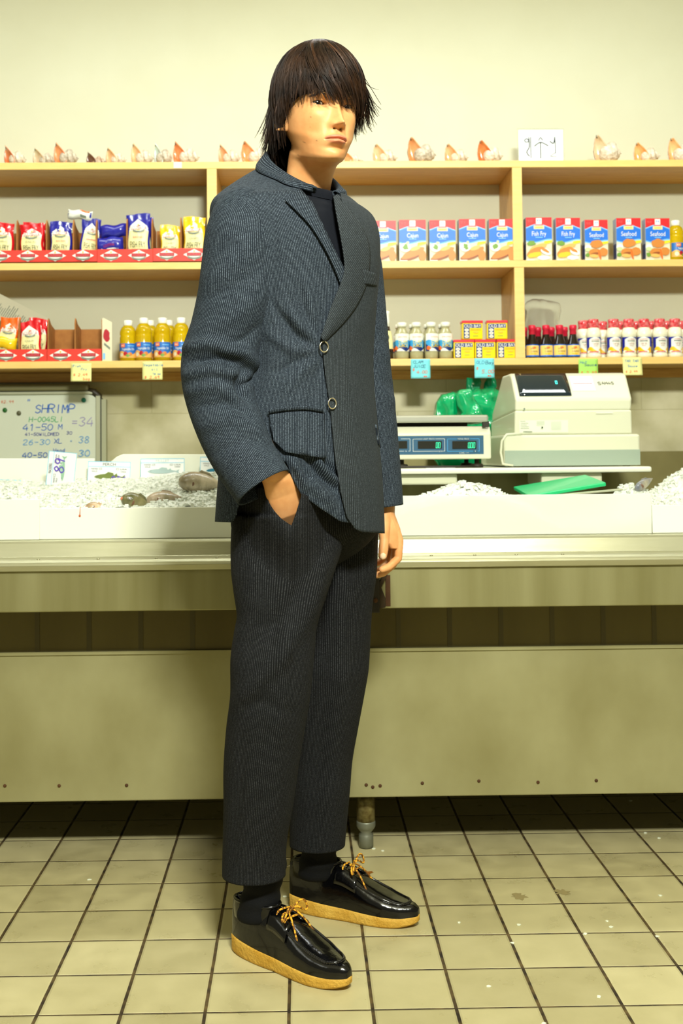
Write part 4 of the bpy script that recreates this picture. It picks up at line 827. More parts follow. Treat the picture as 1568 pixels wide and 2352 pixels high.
for i, (x, k, l) in enumerate(((1063.5, 0, 'bottom row seasoning tin beside the clam juice'), (1112, 0, 'middle seasoning tin of the bottom row of three'), (1162, 0, 'bottom row seasoning tin touching the upright'), (1083, 1, 'left seasoning tin stacked on top of the row'), (1140, 1, 'right seasoning tin stacked on top of the row'))):
    X, Y = P4(x, .026); loc = (X, Y, zt_+k*.0738+(0 if not k else 0))
    if i == 0: pr.location = loc; pr['label'] = l
    else: place(pr, loc, l, .05 if x == 1083 else 0)
def worc_proto():
    r = thing('sauce_bottle', 'x', 'bottle', (0, 0, 0), 'dark sauce bottles with red caps'); q = .0255
    mb = MB(); mb.lathe([(q*.9, 0), (q, .003), (q, .05), (q*.92, .058), (q*.62, .078), (q*.5, .095), (q*.46, .1)], mat('sauce_glass', (24, 12, 8), .06, coat=.8)); mb.build('body', r)
    mb = MB(); mb.lathe([(.0125, .092), (.0135, .093), (.0128, .11), (.0145, .111), (.0145, .126), (.012, .129)], mat('cap_red', (214, 30, 60), .35, coat=.3)); mb.build('cap', r)
    mb = MB(); A = Art(mb, cyl(q+.0004)); w = q*1.4; A.rect(-w, .006, w, .052, C['sky'], 14, 1); A.rect(-w*.9, .011, w*.7, .049, mat('label_yellow', (246, 206, 110), .4), 14, 1); A.ell(.002, .04, .008, .004, C['orange'], 12); A.text('Salsa', -.006, .037, .006, C['ink'], w=.014, shear=.3); A.text('Lizano', .002, .027, .009, C['ink'], w=.026, shear=.3); A.ell(0, .016, .012, .003, C['gold'], 12)
    mb.build('label_wrap', r); return r
pr = worc_proto()
for i, (x, d, l) in enumerate(((1222, .03, 'red capped sauce bottle at the front, nearest the upright'), (1254, .03, 'red capped sauce bottle second in the front row'), (1285, .028, 'red capped sauce bottle third in the front row'), (1316, .03, 'red capped sauce bottle at the right end of the front row'), (1203, .1, 'red capped sauce bottle behind, against the upright'), (1235, .1, 'red capped sauce bottle behind the gap of the first two'), (1266, .1, 'red capped sauce bottle behind the gap of the second and third'), (1296, .1, 'red capped sauce bottle behind the gap of the third and last'))):
    X, Y = P4(x, d)
    if i == 0: pr.location = (X, Y, zt_); pr['label'] = l
    else: place(pr, (X, Y, zt_), l)
def tartar_proto():
    r = thing('tartar_sauce_bottle', 'x', 'bottle', (0, 0, 0), 'tartar sauce bottles'); q = .0290
    mb = MB(); mb.lathe([(q*.9, 0), (q, .004), (q*.98, .014), (q*.93, .017), (q*.93, .080), (q, .084), (q*1.0, .095), (q*.86, .11), (q*.62, .121)], mat('tartar_white', (240, 236, 206), .3, coat=.4)); mb.build('body', r)
    mb = MB(); mb.lathe([(q*.70, .115), (q*.74, .118), (q*.66, .127), (q*.7, .129), (q*.72, .148), (q*.64, .1505)], mat('shrink_red', (206, 22, 40), .2, coat=.6, noise_=.3, nscale=90, col2=(236, 130, 130))); mb.build('cap', r)
    mb = MB(); A = Art(mb, cyl(q*.93+.0004)); w = q*1.35; A.rect(-w, .018, w, .079, C['blue'], 14, 1); A.rect(-w*.62, .018, w*.62, .0, C['white'], 12, 2, top=lambda u: .07+.009*math.sin(PI*u)); A.rect(-w*.8, .018, w*.8, 0, C['gold'], 12, 1, top=lambda u: .034+.008*math.sin(u*8)); A.rect(-w*.9, .018, w*.5, 0, C['white'], 12, 1, top=lambda u: .024+.004*math.sin(u*9)); A.rect(-w*.6, .02, w*.3, .024, C['rose'], 8, 1)
    A.text('LOUISIANA', 0, .07, .006, C['dred'], w=.028); A.rect(-.014, .0615, .014, .065, C['grey'], 5, 1); A.text('TARTAR', 0, .053, .008, C['dbrown'], w=.022); A.text('SAUCE', 0, .045, .005, C['dbrown'], w=.014)
    mb.build('label_wrap', r); return r
pr = tartar_proto(); i = 0
FR = [(1363, .03, 'tartar sauce bottle at the left end of the front row'), (1409, .03, 'tartar sauce bottle second in the front row'), (1444, .03, 'tartar sauce bottle third in the front row'), (1479, .03, 'tartar sauce bottle fourth in the front row, turned left'), (1515, .03, 'tartar sauce bottle fifth in the front row'), (1550, .03, 'tartar sauce bottle sixth in the front row, by the picture edge')]
BK = [(1340, .07, 'tartar sauce bottle behind, nearest the dark bottles'), (1383, .11, 'tartar sauce bottle in the back between the first two'), (1424, .11, 'tartar sauce bottle in the back between the second and third'), (1460, .11, 'tartar sauce bottle in the back between the third and fourth'), (1495, .11, 'tartar sauce bottle in the back between the fourth and fifth'), (1530, .11, 'tartar sauce bottle in the back between the fifth and sixth'), (1562, .11, 'tartar sauce bottle in the back at the picture edge')]
for x, d, l in FR+BK:
    X, Y = P4(x, d)
    if i == 0: pr.location = (X, Y, zt_); pr['label'] = l; i = 1
    else: place(pr, (X, Y, zt_), l, -.35 if x == 1479 else .05)
# clear plastic bag behind the dark bottles
def blob_sheet(name, lab, cat, rows, Y, D, m, fold=.004, seed=1, solid=.0015, nx=26, parent=None, fs=9, sub=4):
    """soft object from an outline: rows = (y, xl, xr) in picture, real depth D"""
    P = []; ys = [r[0] for r in rows]; n = len(rows)*sub
    for i in range(n+1):
        t = i/n*(len(rows)-1); k = min(int(t), len(rows)-2); f_ = t-k
        y = rows[k][0]*(1-f_)+rows[k+1][0]*f_; xl = rows[k][1]*(1-f_)+rows[k+1][1]*f_; xr_ = rows[k][2]*(1-f_)+rows[k+1][2]*f_
        v = i/n; ring = []
        for j in range(2*nx):
            a = 2*PI*j/(2*nx); u = math.cos(a); x = (xl+xr_)/2+(xr_-xl)/2*u
            q = at(x, y, Y); dep = D*(abs(math.sin(a))**.7)*(max(.08, math.sin(PI*min(1, max(0, v*.96+.02)))**.5))*(-1 if math.sin(a) > 0 else 1)*(.5)
            nn = noise.noise(Vector((q.x*fs*3, q.z*fs*1.6, seed)))+.7*abs(noise.noise(Vector((q.x*fs*6+q.z*20, q.z*fs*2, seed+5))))
            ring.append((q.x, q.y+dep+fold*nn*(-1 if dep < 0 else .3)*3, q.z+fold*.5*nn))
        P.append(ring)
    mb = MB(); mb.grid(P, m, closed=True, caps=True)
    if parent: return bw2(name, parent, mb)
    return tag(mb.build(name), lab, cat)
def bw2(name, parent, mb, **k):
    o = mb.build(name, None, **k); o.parent = parent; o.matrix_parent_inverse = parent_world(parent).inverted(); return o
blob_sheet('plastic_bag', 'crumpled clear plastic bag behind the red capped sauce bottles', 'bag', [(822, 1203, 1282), (780, 1205, 1290), (745, 1202, 1281), (715, 1206, 1288), (700, 1203, 1286), (692, 1209, 1262), (687, 1222, 1244)], SF+.20, .07, mat('clear_film', (246, 246, 232), .12, trans=.75, ior=1.15, alpha=.8, bump=.6, bscale=30), .006, 4)
# ---- sticky price notes
NC = {'y': mat('note_yellow', (232, 228, 150), .6), 'c': mat('note_cyan', (120, 214, 220), .6), 'g': mat('note_green', (170, 222, 100), .6)}
INK = {'b': mat('pen_blue', (60, 120, 170), .6), 'r': mat('pen_red', (226, 96, 50), .6), 'n': mat('pen_navy', (16, 70, 120), .6)}
def note(lab, x0, x1, y0, y1, c, lines, curl=0):
    Y = SF-.002; a = at(x0, y0, Y); b = at(x1, y1, Y); W = b.x-a.x; H = a.z-b.z
    def fn(x, y, e): t = (H-y)/H; return (a.x+x, Y-.0005-e-curl*t*t, b.z+y)
    mb = MB(); mb.grid([[fn(W*i/6, H*j/10, 0) for i in range(7)] for j in range(11)], NC[c])
    A = Art(mb, fn, .0004)
    for (t, u, v, h, k) in lines: A.hand(t, W*u, H*v, H*h, INK[k], lw=H*.022, wid=.75)
    o = mb.build('price_note', solid=.0003, off=0); return tag(o, lab, 'note', 'sticky price notes on the lowest shelf edge')
note('pale yellow price note under the empty tray', 163, 210, 835, 876, 'y', [('Fish', .1, .8, .12, 'b'), ('Fry', .5, .62, .12, 'b'), ('$ 2.49', .12, .3, .14, 'r'), ('bag', .6, .08, .14, 'r')], .004)
note('yellow note reading vegetable oil with a red price', 327, 373, 831, 872, 'y', [('Vegetable', .06, .76, .13, 'b'), ('oil', .45, .52, .13, 'b'), ('16 oz', .5, .28, .1, 'b'), ('$ 2.49', .1, .06, .15, 'r')])
note('light blue note reading clam juice', 943, 988, 825, 869, 'c', [('CLAM', .12, .78, .14, 'n'), ('JUICE', .12, .56, .14, 'n'), ('$', .08, .38, .14, 'r'), ('4.00', .3, .26, .15, 'r'), ('ea', .65, .07, .1, 'r')])
note('light blue note reading old bay under the yellow tins', 1089, 1135, 823, 868, 'c', [('OLD', .1, .72, .15, 'b'), ('Bay', .56, .7, .16, 'n'), ('$', .08, .42, .14, 'r'), ('5.00', .36, .24, .17, 'r'), ('ea', .66, .08, .1, 'r')])
note('lime green price note half behind the cash register', 1328, 1373, 824, 868, 'g', [('Hot', .08, .75, .13, 'b'), ('Sauce', .3, .62, .14, 'n'), ('$ 2.99', .1, .2, .15, 'r')])
note('curled yellow note reading tar tar sauce at right', 1429, 1474, 821, 862, 'y', [('TAR TAR', .1, .74, .12, 'b'), ('Sauce', .25, .46, .12, 'b'), ('$ 2.99', .12, .14, .12, 'r')], .008)
# ---- green bags hanging on the wall
M_gb = mat('green_film', (0, 176, 108), .16, coat=.6, bump=.25, bscale=22, trans=.15)
g = thing('green_bag_bundle', 'bundle of shiny green plastic bags hanging on the wall behind the scale', 'bag', at(1090, 960, 4.30))
blob_sheet('bag_body', '', '', [(1078, 1010, 1150), (1040, 985, 1158), (1000, 990, 1155), (960, 994, 1158), (925, 1000, 1162), (908, 1012, 1160), (900, 1040, 1150), (893, 1062, 1132)], 4.28, .16, M_gb, .010, 2, parent=g, fs=11)
blob_sheet('bag_fold', '', '', [(965, 1045, 1112), (950, 1060, 1105), (930, 1050, 1098), (905, 1046, 1084), (895, 1056, 1078)], 4.17, .06, M_gb, .006, 3, parent=g, fs=12)
blob_sheet('bag_fold', '', '', [(972, 996, 1035), (950, 1000, 1050), (925, 1002, 1048), (908, 1012, 1050), (902, 1030, 1045)], 4.20, .05, M_gb, .005, 6, parent=g, fs=12)
blob_sheet('bag_handle', '', '', [(903, 1070, 1104), (892, 1069, 1101), (880, 1070, 1104), (868, 1071, 1102)], 4.30, .04, mat('green_film_dark', (0, 130, 84), .25, coat=.3), .005, 7, parent=g)
blob_sheet('bag_handle', '', '', [(903, 1112, 1130), (890, 1110, 1140), (878, 1112, 1139), (868, 1118, 1134)], 4.30, .04, mat('green_film_dark', (0, 130, 84), .25), .005, 8, parent=g)
q = at(1087, 881, 4.26); bw('hook', g, lambda mb: (mb.tube([(q.x, 4.27, q.z), (q.x, 4.47, q.z+.01)], .002, M_al), mb.ball((q.x, 4.27, q.z), .004, M_al, 8)))
# ---- electronic scale
M_cs = mat('scale_plastic', (220, 218, 192), .35, coat=.2)
YS = 3.60; s = YS/FPX; a = at(760, 1057, YS); b = at(1127, 978, YS); cx = (a.x+b.x)/2; W = (b.x-a.x)/2; z0 = a.z-zL
sc_ = thing('weighing_scale', 'cream electronic price scale with three green displays beside the jacket', 'scale', (cx, YS, zL))
H = b.z-a.z
def loc(x, y): q = at(x, y, YS); return q.x-cx, q.z-zL
mb = MB(); mb.prism([(0, z0), (.0, z0+H*.80), (.012, z0+H*.93), (.02, z0+H), (.34, z0+H), (.34, z0), (.02, z0)], -W, W, M_cs, bev=.006); mb.build('housing', sc_)
mb = MB(); x0, zz = loc(700, 973); x1, z1_ = loc(1120, 953); mb.box(-W-.01, x1, -.01, .33, zz, z1_, mat('platter_steel', (186, 186, 170), .28, metal=.5), bev=.006); mb.build('platter', sc_)
mb = MB(); mb.box(-W*.8, x1-.06, .05, .3, z0+H, zz, M_dk); mb.box(x1-.018, x1+.004, -.004, .01, z0+H-.004, zz+.003, M_dk, bev=.002); mb.build('platter_support', sc_)
for xx in (.05, -.2):
    for yy in (.05, .28):
        mb = MB(); mb.lathe([(.02, 0), (.022, .003), (.02, .012), (.008, .014), (.008, z0+.001)], M_dk, (W*1-.04+xx-.05, yy, .0005), n=16); mb.build('foot', sc_)
mb = MB(); A = Art(mb, planeY(0, 0, 0), .0004); x0, zt2 = loc(770, 1003); x1, zb2 = loc(1110.5, 1043); M_pan = mat('panel_blue', (44, 90, 120), .4)
A.rect(x0, zb2, x1, zt2, M_pan, 1, 1)
M_lcd = mat('display_black', (44, 44, 38), .15); M_led = mat('led_green', (40, 220, 160), .4, emit=(60, 240, 180), estr=1.2); M_fr = mat('frame_line', (206, 216, 214), .5); M_frb = mat('frame_line_blue', (80, 170, 230), .5)
def zxy(X, Y_): return loc(860+X/4.355, 640+Y_/4.355)
for (X0, X1, t, m_, dig, unit) in ((40, 355, 'WEIGHT', M_fr, None, 'lb'), (383, 700, 'UNIT PRICE', M_fr, '00', '$/lb'), (727, 1045, 'TOTAL PRICE', M_frb, '000', '$')):
    p0 = zxy(X0, 1605); p1 = zxy(X1, 1725)
    A.line([(p0[0], p0[1]), (p1[0], p0[1]), (p1[0], p1[1]), (p0[0], p1[1]), (p0[0], p0[1])], .0014, m_); A.up()
    cxx = (p0[0]+p1[0])/2+(.006 if 0 else 0); A.rect(cxx-.021, p0[1]-.003, cxx+.021, p0[1]+.003, M_pan, 1, 1)
    A.text(t, cxx, p0[1], .0046, M_fr, w=.0375 if len(t) > 6 else .024)
    q0 = zxy(X0+48, 1625); q1 = zxy(X1-28, 1700); A.rect(q0[0], q1[1], q1[0], q0[1], M_lcd, 1, 1)
    A.rect(p1[0]-.02, p1[1]-.002, p1[0]-.006, p1[1]+.002, M_pan, 1, 1); A.text(unit, p1[0]-.013, p1[1], .004, M_fr, w=.003*len(unit))
    if dig:
        e = q1[0]-.003-.0082*len(dig)
        for k, ch in enumerate(dig):
            xx = e+.0082*k; zz_ = q1[1]+.0025; h = (q0[1]-q1[1])*.68; g1 = .0052; sl = .0012
            A.line([(xx, zz_), (xx+g1, zz_), (xx+g1+sl, zz_+h), (xx+sl, zz_+h), (xx, zz_)], .0011, M_led)
        if dig == '000': A.rect(e+.0066, zz_, e+.0078, zz_+.0012, M_led, 1, 1)
p = zxy(882, 1742); A.text('CAS', p[0]-.004, p[1], .0048, M_fr, w=.0165); A.text('S-2000', p[0]+.014, p[1], .0022, M_fr, w=.011)
mb.build('display_panel', sc_)
mb = MB(); mb.tube([(W*.2-.3, .02, .004), (W*.1, -.01, .005), (W*.5, -.012, .0045), (W*.8, .01, .0045)], .0035, M_dk); mb.build('power_cord', sc_)
mb = MB(); c = at(990, 1073, YL+.04); mb.box(c.x-.02, c.x+.075, YL+.01, YL+.08, zL+.0003, zL+.0012, M_card); tag(mb.build('paper_slip'), 'white paper slip under the front edge of the scale', 'paper')
# ---- cash register
YR = 3.63; q0 = at(1316, 1078, YR)
cr = thing('cash_register', 'cream cash register with a dark tilted display seen from the customer side', 'cash register', (q0.x, YR, zL))
def lr(x, y, Y=YR): q = at(x, y, Y); return q.x-q0.x, q.z-zL
M_cr = mat('register_plastic', (214, 214, 186), .4, coat=.15); M_gr = mat('register_grey', (150, 164, 146), .5, bump=.15, bscale=25)
xl, zb_ = lr(1157, 1071.5); xr2, zt3 = lr(1469.5, 996.6); _, zm = lr(1160, 1035)
mb = MB(); mb.box(xl, xr2, 0, .46, zb_, zt3, M_cr, bev=.008); mb.build('cash_drawer', cr)
mb = MB(); mb.box(xl+.0035, xr2-.001, -.002, .004, zb_+.001, zm, M_gr, bev=.001); mb.build('grey_band', cr)
for xx in (1192, 1444):
    for yy in (.03, .42):
        X, _ = lr(xx, 1075); mb = MB(); mb.lathe([(.011, 0), (.0125, .002), (.0145, zb_+.001)], mat('foot_cream', (220, 208, 150), .5), (X, yy, .0003), n=16); mb.build('foot', cr)
xa, z925 = lr(1183, 925); xb, _ = lr(1453, 940); _, z857 = lr(1190, 857, YR+.11); _, z905 = lr(1190, 905, YR+.03); xc, _ = lr(1436, 857, YR+.11); z996 = zt3
def hull(pts2, x0, x1, xt0, xt1, m, name, bev=.01):
    # cross section (y, z) swept between x0..x1, sides leaning in towards the top
    zmin = min(p[1] for p in pts2); zmax = max(p[1] for p in pts2); n = len(pts2); V = []
    for s_ in (0, 1):
        for (y, z) in pts2:
            t = (z-zmin)/(zmax-zmin); V.append(((x0+(xt0-x0)*t) if s_ == 0 else (x1+(xt1-x1)*t), y, z))
    bm = bmesh.new(); vs = [bm.verts.new(p) for p in V]
    for f_ in [list(range(n)), list(reversed(range(n, 2*n)))]+[(i, n+i, n+(i+1) % n, (i+1) % n) for i in range(n)]: bm.faces.new([vs[i] for i in f_])
    bmesh.ops.recalc_face_normals(bm, faces=bm.faces[:]); bmesh.ops.bevel(bm, geom=bm.edges[:], offset=bev, segments=3, affect='EDGES', profile=.5)
    bm.verts.index_update(); mb = MB(); mb.add([v.co for v in bm.verts], [[v.index for v in f_.verts] for f_ in bm.faces], m); bm.free(); return mb.build(name, cr)
hull([(.01, z996+.0005), (.01, z925-.026), (.46, z925-.05), (.46, z996+.0005)], xa-.002, xb, xa, xb-.001, M_cr, 'lower_housing', .006)
hull([(.012, z925-.028), (.012, z925+.012), (.03, z905), (.10, z857-.008), (.13, z857), (.26, z857), (.45, z925-.02), (.45, z925-.05)], xa+.001, xb-.004, xa+.006, xc, M_cr, 'upper_housing', .008)
nrm = Vector((0, z857-.008-z905, -.07)).normalized()
def tilt_fn(x, y, e):   # on the sloped face
    t = y; return (x, .03+.07*t-(e)*.75-.0002, z905+(z857-.008-z905)*t+e*.65)
x1_, _ = lr(1187, 880, YR+.06); x2_, _ = lr(1305, 880, YR+.06)
mb = MB(); P = [[tilt_fn(x1_+(x2_-x1_)*j/8, -.12+1.16*i/8, .004+.004*math.sin(PI*i/8)) for j in range(9)] for i in range(9)]
mb.grid(P, mat('display_glass', (14, 34, 44), .06, coat=1)); mb.build('display_window', cr, solid=.008)
mb = MB(); A = Art(mb, lambda x, y, e: tilt_fn(x, y/z9_, e+.0095)); z9_ = z857-z905; dx, _ = lr(1276.5, 880, YR+.06); M_cy = mat('led_cyan', (70, 230, 220), .4, emit=(80, 240, 230), estr=2)
A.line([(dx-.0028, .42*z9_), (dx+.0028, .42*z9_), (dx+.0028, .42*z9_+.011), (dx-.0028, .42*z9_+.011), (dx-.0028, .42*z9_)], .0013, M_cy); mb.build('display_digit', cr)
mb = MB(); A = Art(mb, lambda x, y, e: tilt_fn(x, y, e+.0006)); dx, _ = lr(1338, 880, YR+.06)
A.rect(dx-.038, .14, dx+.038, .9, mat('sticker_white', (250, 246, 240), .5), 1, 1)
for k, w_ in ((.74, .022), (.62, .025), (.36, .024), (.24, .012)): A.rect(dx-w_+.006, k-.02, dx+w_, k+.02, mat('faint_ink', (214, 206, 214), .5), 1, 1)
A.rect(dx-.033, .48, dx+.033, .53, mat('sticker_pink', (240, 160, 170), .5), 1, 1)
dx, _ = lr(1373, 880, YR+.06); z9 = (z857-z905)
mb2 = MB(); A2 = Art(mb2, lambda x, y, e: tilt_fn(x, y/z9, e+.0006)); A2.hand('S', dx, z9*.44, .0120, C['ink'], lw=.0017, wid=.85, slant=0); A2.hand('AM4S', dx+.0135, z9*.46, .0100, C['ink'], lw=.0015, wid=.85, slant=0, gap=1.25); mb2.build('brand_lettering', cr)
mb.build('sticker', cr)
mb = MB(); A = Art(mb, planeY(.0095, 0, 0), .0006)
def lw(X, Y_): return lr(1180+X/4.04, 660+Y_/4.04, YR+.01)
p0 = lw(50, 1350); p1 = lw(500, 1230); A.rect(p0[0], p0[1], p1[0], p1[1], mat('rating_label', (226, 228, 204), .5), 1, 1)
p = lw(60, 1243); A.text('Sam4s', p[0], p[1], .0034, C['ink'], w=.016, align='l')
for Y_ in (1262, 1278, 1295, 1310): q = lw(60, Y_); A.rect(q[0], q[1]-.0005, q[0]+random.uniform(.02, .032), q[1]+.0005, C['dgrey'], 1, 1)
q = lw(85, 1340); [A.rect(q[0]+k*.0012, q[1]-.0018, q[0]+k*.0012+.0007, q[1]+.0018, C['dgrey'], 1, 1) for k in range(24)]
for Y_ in (1246, 1256, 1266, 1276): q = lw(206, Y_); A.rect(q[0], q[1]-.0004, q[0]+.026, q[1]+.0004, C['grey'], 1, 1)
q = lw(257, 1300); A.ell(q[0], q[1], .003, .003, C['dgrey'], 12)
for Y_ in range(1250, 1330, 10): q = lw(338, Y_); A.rect(q[0], q[1]-.0003, q[0]+.034, q[1]+.0003, C['grey'], 1, 1)
p = lw(90, 1130); A.ell(p[0], p[1], .0032, .0032, C['grey'], 14); p0 = lw(755, 1166); p1 = lw(910, 1162); A.rect(p0[0], p0[1], p1[0], p1[1]+.0008, C['white'], 1, 1)
mb.build('rating_label', cr)
mb = MB(); q = lr(1150, 1000); mb.tube([(xl+.06, .0, zt3+.004), (xl+.01, -.004, zt3+.002), (xl-.006, 0, zt3-.02), (xl-.01, .0, .05), (xl-.004, .0, .012), (xl+.03, -.004, .006)], .004, M_cr, n=10); mb.build('cable', cr)
# ---- green cutting board and tongs by the right ice heap
g1 = at(1215, 1141, 3.42); g2 = at(1390, 1113, 3.30)
mb = MB(); M_cb = mat('cutting_board_green', (20, 186, 112), .35, coat=.2)
W = (at(1392, 1120, 3.35).x-at(1215, 1120, 3.35).x)
mb.box(0, W, 0, .22, 0, .012, M_cb, bev=.003); q = at(1215, 1146, 3.30); o = mb.build('cutting_board', loc=(q.x, 3.30, q.z)); o.rotation_euler = (math.radians(5), -.155, 0); tag(o, 'bright green cutting board tilted on the ice at right', 'cutting board')
mb = MB(); a = at(1240, 1141, 3.24); b = at(1420, 1124, 3.3); mb.box(0, (b.x-a.x), 0, .03, 0, .005, M_al, bev=.001); o = mb.build('metal_tray', loc=(a.x, 3.25, a.z-.004)); o.rotation_euler = (0, -.08, 0); tag(o, 'thin metal tray edge lying in front of the green cutting board', 'tray')
fish('blue-grey fish tail end sticking out of the right ice heap', at(1478, 1112, 3.32), .07, .03, .02, .3, .1, (70, 84, 110), (180, 170, 140), False, -.5)
# ------------------------------------------------------------------ the standing man : shared tools
PHI = math.radians(42)
LX = np.array([math.cos(PHI), math.sin(PHI), 0]); FW = np.array([math.sin(PHI), -math.cos(PHI), 0]); UPV = np.array([0, 0, 1.])
aCR, aCU, aCF, aCP = [np.array(v) for v in (CR, CU, CF, CAMP)]
def pxa(P):
    V = np.asarray(P)-aCP; z = V@aCF
    return 784+SX+FPX*(V@aCR)/z, 1176+SY-FPX*(V@aCU)/z
def cat_interp(tab, v):
    """smooth interpolation of table rows (first column is the parameter) at array v"""
    tab = np.asarray(tab, float); x = tab[:, 0]; Y = tab[:, 1:]; v = np.asarray(v, float)
    n = len(x); m = np.zeros_like(Y)
    m[1:-1] = (Y[2:]-Y[:-2])/(x[2:]-x[:-2])[:, None]; m[0] = (Y[1]-Y[0])/(x[1]-x[0]); m[-1] = (Y[-1]-Y[-2])/(x[-1]-x[-2])
    i = np.clip(np.searchsorted(x, v)-1, 0, n-2); h = (x[i+1]-x[i]); t = np.clip((v-x[i])/h, 0, 1)[..., None]; h = h[..., None]
    return (2*t**3-3*t**2+1)*Y[i]+(t**3-2*t**2+t)*h*m[i]+(-2*t**3+3*t**2)*Y[i+1]+(t**3-t**2)*h*m[i+1]
def sgp(x, e): return np.sign(x)*np.abs(x)**e
# pinstriped wool
def wool(name, base, base2, stripe, sp=.0034, amt=.45, sheen=.25):
    m = mat(name, base, .88, spec=.2, sheen=0); nt = m.node_tree; N, L = nodes_of(m); b = N['Principled BSDF']
    uv = N.new('ShaderNodeUVMap'); uv.uv_map = 'UVMap'; s = N.new('ShaderNodeSeparateXYZ'); L(uv.outputs[0], s.inputs[0])
    u = math_n(nt, 'MULTIPLY', s.outputs[0], 1/sp); fr = math_n(nt, 'FRACT', u); fl = math_n(nt, 'FLOOR', u)
    line = math_n(nt, 'SUBTRACT', 1, math_n(nt, 'SMOOTH_MAX', 0, math_n(nt, 'MULTIPLY', math_n(nt, 'ABSOLUTE', math_n(nt, 'SUBTRACT', fr, .5)), 4.6), .1)); line = math_n(nt, 'MAXIMUM', line, 0)
    c = N.new('ShaderNodeCombineXYZ'); L(math_n(nt, 'MULTIPLY', fl, 7.31), c.inputs[0]); L(math_n(nt, 'MULTIPLY', s.outputs[1], 330), c.inputs[1])
    ns = N.new('ShaderNodeTexNoise'); ns.inputs['Scale'].default_value = 1; ns.inputs['Detail'].default_value = 3; L(c.outputs[0], ns.inputs[0])
    dash = math_n(nt, 'MULTIPLY', math_n(nt, 'MAXIMUM', math_n(nt, 'SUBTRACT', ns.outputs[0], .30), 0), 3.0)
    f = math_n(nt, 'MINIMUM', math_n(nt, 'MULTIPLY', math_n(nt, 'MULTIPLY', line, dash), amt), 1)
    tc = N.new('ShaderNodeTexCoord'); n2 = N.new('ShaderNodeTexNoise'); n2.inputs['Scale'].default_value = 520; n2.inputs['Detail'].default_value = 3; L(tc.outputs['Object'], n2.inputs[0])
    r = N.new('ShaderNodeValToRGB'); r.color_ramp.elements[0].color = rgb(*base); r.color_ramp.elements[1].color = rgb(*base2); r.color_ramp.elements[0].position = .35; r.color_ramp.elements[1].position = .7; L(n2.outputs[0], r.inputs[0])
    mx = N.new('ShaderNodeMix'); mx.data_type = 'RGBA'; L(f, mx.inputs[0]); L(r.outputs[0], mx.inputs[6]); mx.inputs[7].default_value = rgb(*stripe); L(mx.outputs[2], b.inputs['Base Color'])
    bp = N.new('ShaderNodeBump'); bp.inputs['Strength'].default_value = .15; bp.inputs['Distance'].default_value = .001; L(math_n(nt, 'ADD', n2.outputs[0], line), bp.inputs['Height']); L(bp.outputs[0], b.inputs['Normal'])
    return m
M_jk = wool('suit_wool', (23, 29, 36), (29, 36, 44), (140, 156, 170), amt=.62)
M_jl = wool('suit_wool_angle_tone', (34, 38, 40), (41, 46, 48), (128, 140, 148), amt=.38)  # same wool, paler with fainter stripes: look at an angle painted in
M_tr = wool('trouser_wool', (11, 12, 13), (17, 18, 19), (100, 102, 104), .0034, .42)
# folds given by picture-space segments, applied as real displacement along the cloth normal
def folds(P, Nn, segs):
    X, Y = pxa(P); tc = aCP-P; tc /= np.linalg.norm(tc, axis=-1, keepdims=True); face = np.clip(((Nn*tc).sum(-1))*3, 0, 1)
    d = np.zeros(X.shape)
    for (pts, amp, w) in segs:
        best = np.full(X.shape, 1e9); tt = np.zeros(X.shape); n = len(pts)-1
        for i in range(n):
            (x0, y0), (x1, y1) = pts[i], pts[i+1]; L2 = (x1-x0)**2+(y1-y0)**2
            t = np.clip(((X-x0)*(x1-x0)+(Y-y0)*(y1-y0))/L2, 0, 1); q = np.hypot(X-x0-t*(x1-x0), Y-y0-t*(y1-y0))
            k = q < best; best = np.where(k, q, best); tt = np.where(k, (i+t)/n, tt)
        d += amp*np.exp(-(best/w)**2)*np.sin(PI*np.clip(tt*.92+.06, 0, 1))**.5
    return P+Nn*(d*face)[..., None]
def grid_normals(P, closed=True):
    du = (np.roll(P, -1, 1)-np.roll(P, 1, 1)) if closed else np.gradient(P, axis=1)
    dv = np.gradient(P, axis=0); n = np.cross(du, dv); return n/(np.linalg.norm(n, axis=-1, keepdims=True)+1e-12)
def bvh_of(*grids):
    V = []; F = []
    for P, closed in grids:
        b = len(V); n, k = P.shape[:2]; V += [tuple(p) for p in P.reshape(-1, 3)]
        for i in range(n-1):
            for j in range(k if closed else k-1): j2 = (j+1) % k; F.append((b+i*k+j, b+i*k+j2, b+(i+1)*k+j2, b+(i+1)*k+j))
    return BVHTree.FromPolygons(V, F)
def cast(bvh, x, y):
    d = ray(x, y).normalized(); h = bvh.ray_cast(CAMP, d)
    if h[0] is None: return None, None
    n = h[1]
    if n.dot(d) > 0: n = -n
    return h[0], n
def resample(pts, n):
    pts = np.array(smooth_poly(pts, 8) if len(pts) > 2 else pts, float)[:, :2]; L = np.r_[0, np.cumsum(np.hypot(*np.diff(pts, axis=0).T))]
    s = np.linspace(0, L[-1], n); return np.stack([np.interp(s, L, pts[:, 0]), np.interp(s, L, pts[:, 1])], 1)
